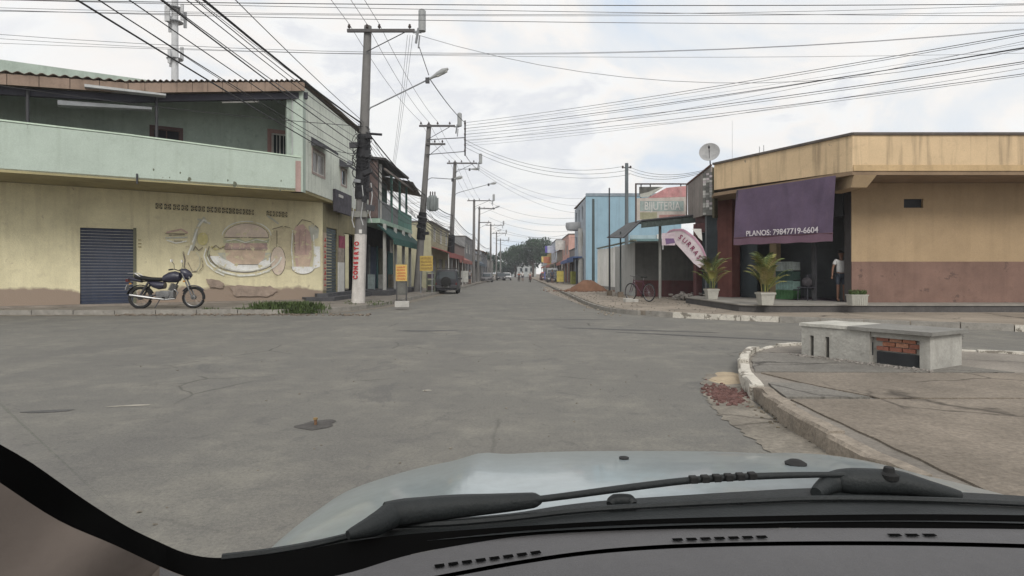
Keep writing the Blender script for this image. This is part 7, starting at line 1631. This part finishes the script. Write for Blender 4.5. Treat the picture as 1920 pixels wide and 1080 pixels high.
lo3 = [Vector(P(-290, 640, .50)), Vector(P(-110, 830, .575)), Vector(P(0, 905, .625)), Vector(P(110, 976, .68)), Vector(P(215, 1022, .72))] + [Qz(x, y, .955) for x, y in lo]
mb = MB()
def strip(A, B, nm, m, th=None):
    mb = MB(); a = [mb.pt(p) for p in A]; b = [mb.pt(p) for p in B]
    for i in range(len(A) - 1): mb.f.append([a[i], a[i + 1], b[i + 1], b[i]])
    return mb.build(nm, m, my, smooth=True, solid=th or 0)
def catm(pts, n=4):
    Q = [pts[0]] + list(pts) + [pts[-1]]; out = []
    for i in range(1, len(Q) - 2):
        for k in range(n):
            t_ = k / n; a, b, c, d = Q[i - 1:i + 3]; out.append(.5 * ((2 * b) + (c - a) * t_ + (2 * a - 5 * b + 4 * c - d) * t_ ** 2 + (3 * b - a - 3 * c + d) * t_ ** 3))
    out.append(Q[-1]); return out
up3, lo3 = catm(up3), catm(lo3)
strip(up3, lo3, 'windscreen_edge', blackp)
# cowl grille outside the glass
ct = [(420, 1047), (500, 1035), (580, 1019), (650, 1000), (720, 975), (840, 972), (960, 962), (1050, 948), (1140, 938), (1270, 929), (1400, 921), (1530, 915), (1700, 918), (1920, 930), (2150, 950), (2300, 965)]
ct3 = catm([Qz(x, y, .955 if x > 600 else .962) for x, y in ct]); cb3 = catm([Qz(x, y + 2, .962) + Vector((0, -.012, 0)) for x, y in [(420, 1052), (500, 1046), (580, 1036), (650, 1024), (720, 1012), (840, 1002), (960, 992), (1050, 986), (1140, 982), (1270, 977), (1400, 974), (1530, 971), (1700, 970), (1920, 974), (2150, 984), (2300, 992)]])
strip(ct3, cb3, 'cowl_grille', plas)
cm3 = [a.lerp(b, .45) + Vector((0, 0, .006)) for a, b in zip(ct3, cb3)]
MB().path(cm3, .005, 6).build('cowl_ridge', plas, my, smooth=True)
strip([p + Vector((0, -.002, -.001)) for p in ct3], [p + Vector((0, -.0, -.03)) for p in ct3], 'cowl_lip', plas)
# wiper system
def seg(pts, radii, nm, m=plas, n=10): return MB().path(catm([Vector(p) for p in pts], 5), .01, n, radii=[radii[min(int(i / 5), len(radii) - 1)] + (radii[min(int(i / 5) + 1, len(radii) - 1)] - radii[min(int(i / 5), len(radii) - 1)]) * ((i % 5) / 5) for i in range(len(pts) * 5 - 4)]).build(nm, m, my, smooth=True)
Wz = .985
seg([Qz(652, 1003, Wz), Qz(700, 985, Wz), Qz(730, 968, Wz)], [.006, .016, .020], 'wiper_arm_end')
seg([Qz(722, 966, Wz), Qz(760, 960, Wz), Qz(850, 950, Wz), Qz(930, 944, Wz), Qz(1000, 938, Wz), Qz(1010, 936, Wz)], [.019, .020, .018, .015, .012, .005], 'wiper_motor_arm')
seg([Qz(960, 942, Wz + .003), Qz(1060, 930, Wz + .003), Qz(1180, 914, Wz + .003), Qz(1300, 900, Wz + .003), Qz(1420, 893, Wz + .003), Qz(1560, 890, Wz + .003), Qz(1660, 893, Wz + .003)], [.005, .0055, .006, .006, .006, .005, .004], 'wiper_blade')
for k in range(6):
    p = Qz(1300 + k * 22, 899 - k * 1.4, Wz + .006); MB().obox(p, (.014, .014, .012), (0, 0, .1)).build('blade_clip', black, my, bevel=.002)
seg([Qz(1530, 925, .965), Qz(1560, 905, .97), Qz(1600, 902, .975), Qz(1680, 905, .975), Qz(1730, 915, .97), Qz(1800, 930, .96)], [.010, .019, .023, .022, .017, .009], 'wiper_pivot_cover', n=14)
MB().lathe(Qz(1667, 897, .985), (0, 0, 1), [(0, .016), (.008, .016), (.012, .010), (.02, .008)], 12).build('pivot_nut', black, my, smooth=True)
seg([Qz(1143, 946, .962), Qz(1152, 938, .966), Qz(1180, 938, .966), Qz(1188, 946, .962)], [.006, .010, .010, .006], 'cowl_clip')
for px, py, s_ in ((1492, 877, 1.0), (1170, 866, .5)):
    lo_y, hi_y = 1.0, 2.2
    for _ in range(40):
        Ym = (lo_y + hi_y) / 2; Xm = (px - 960) / FPX * Ym; 
        if HOR + FPX * (EYE - hoodz(Xm - XC, Ym)) / Ym > py: lo_y = Ym
        else: hi_y = Ym
    q = Vector((Xm, Ym, hoodz(Xm - XC, Ym) + .005))
    MB().lathe(q, (0, 0, 1), [(0, .022 * s_), (.006, .024 * s_), (.012 * s_, .014 * s_), (.014 * s_, .004)], 14).build('washer_jet', black, my, smooth=True)
# glass
wsA = up3; wsB = [Vector((XC + (p.x - XC) * .86, .18 - .0, 1.50)) for p in up3]
wsB = [Vector((max(p.x, -.42), .17, 1.52)) for p in wsB]
gm = bpy.data.materials.new('clear_windscreen'); gm.use_nodes = True; g = gm.node_tree
for n_ in list(g.nodes): g.nodes.remove(n_)
go = g.nodes.new('ShaderNodeOutputMaterial'); gt = g.nodes.new('ShaderNodeBsdfTransparent'); gt.inputs[0].default_value = (.97, .975, .97, 1); g.links.new(gt.outputs[0], go.inputs[0])
strip(wsA[12:], wsB[12:], 'windscreen', gm)
# dashboard: upper shelf, defroster slot pieces, groove, lower pad
dashm = mat('dash_grey', (.115, .113, .116), rough=.62, var=.03, grain=.05, scale=5, bump=.25, bscale=350, dirt_amt=.12, dirt=(.15, .15, .145))
lo_d = catm([Qz(x, y, .955) for x, y in lo]); 
lo_d = [p + Vector((0, -.001, .0)) for p in lo_d]
gr = [(300, 1180), (390, 1170), (500, 1160), (620, 1130), (740, 1098), (840, 1078), (960, 1056), (1080, 1038), (1200, 1027), (1330, 1021), (1500, 1018), (1680, 1018), (1850, 1021), (2000, 1026), (2150, 1034), (2300, 1044)]
gr_t = catm([Qz(x, y - 3, .953) for x, y in gr]); gr_m = catm([Qz(x, y + 1, .940) for x, y in gr]); gr_b = catm([Qz(x, y + 5, .950) for x, y in gr])
bot = [Vector((p.x * .75 + .05, min(p.y - .18, .60), .93)) for p in gr_b]
strip(lo_d, gr_t, 'dashboard_shelf', dashm); strip(gr_t, gr_m, 'dash_groove', blackp); strip(gr_m, gr_b, 'dash_groove', blackp)
strip(gr_b, bot, 'dashboard_pad', dashm)
strip(bot, [p + Vector((0, -.02, -.5)) for p in bot], 'dashboard_face', dashm)
def slots(x0, y0, x1, y1, n):
    for k in range(n):
        a = (k + .12) / n; b = (k + .82) / n
        A = Qz(x0 + (x1 - x0) * a, y0 + (y1 - y0) * a, .9562); B = Qz(x0 + (x1 - x0) * b, y0 + (y1 - y0) * b, .9562)
        d = (B - A); nn = Vector((-d.y, d.x, 0)).normalized() * .0042
        MB().hexa([A - nn, B - nn, B + nn, A + nn], [A - nn * .8 + Vector((0, 0, .0006)), B - nn * .8 + Vector((0, 0, .0006)), B + nn * .8 + Vector((0, 0, .0006)), A + nn * .8 + Vector((0, 0, .0006))]).build('defroster_slot', blackp, my)
slots(812, 1062, 1018, 1034, 8); slots(1258, 1012, 1442, 1006, 7); slots(1662, 1003, 1760, 1003, 3)
# pillar trim, door top, roof, far pillar
trim = mat('beige_trim', (.17, .14, .12), rough=.8, var=.03, dirt_amt=.05, grain=.03, scale=4, bump=.1)
pl3 = [p for p in lo3 if p.x < -.2][:26]
strip(pl3, [p + Vector((-.06, -.30, -.12)) for p in pl3], 'pillar_trim', trim)
MB().hexa([(-.50, .16, 1.50), (1.26, .16, 1.50), (1.20, .10, 1.56), (-.44, .10, 1.56)], [(-.50, -1.4, 1.50), (1.26, -1.4, 1.50), (1.20, -1.4, 1.56), (-.44, -1.4, 1.56)]).build('roof', cpaint, my)
MB().hexa([(1.20, .86, .97), (1.26, .80, .97), (1.30, .84, .97), (1.22, .90, .97)], [(1.14, .16, 1.50), (1.22, .12, 1.50), (1.26, .15, 1.52), (1.16, .19, 1.52)]).build('windscreen_pillar', blackp, my)
for s_ in (-1, 1):
    xx = XC + s_ * .875
    MB().box(min(xx, xx + s_ * .03), max(xx, xx + s_ * .03), -1.4, .84, .30, .96).build('door', cpaint, my)
MB().box(XC - .84, XC + .84, -1.45, -1.40, .30, 1.5).build('rear_bulkhead', trim, my)
MB().box(XC - .84, XC + .84, -1.4, .80, .26, .30).build('cabin_floor', black, my)
# steering wheel below the line of sight
sw = MB(); c = Vector((0.02, .50, .80)); ax1 = Vector((1, 0, 0)); ax2 = Vector((0, .45, .89)).normalized() * 1
sw.path([c + ax1 * .17 * cos(a) + ax2 * .12 * sin(a) for a in [2 * pi * i / 30 for i in range(30)]], .013, 8, close=True).build('steering_wheel', black, my, smooth=True)

# ============================================================ AIR
hz = bpy.data.materials.new('pale_haze'); hz.use_nodes = True; g = hz.node_tree
for n_ in list(g.nodes): g.nodes.remove(n_)
go = g.nodes.new('ShaderNodeOutputMaterial'); gv = g.nodes.new('ShaderNodeVolumePrincipled'); gv.inputs['Color'].default_value = (.93, .95, 1, 1); gv.inputs['Density'].default_value = 0.0007; gv.inputs['Anisotropy'].default_value = 0.2
g.links.new(gv.outputs[0], go.inputs['Volume'])
hb_ = MB().box(-70, 70, -12, 270, -1.1, 38).build('haze', hz); hb_['kind'] = 'stuff'
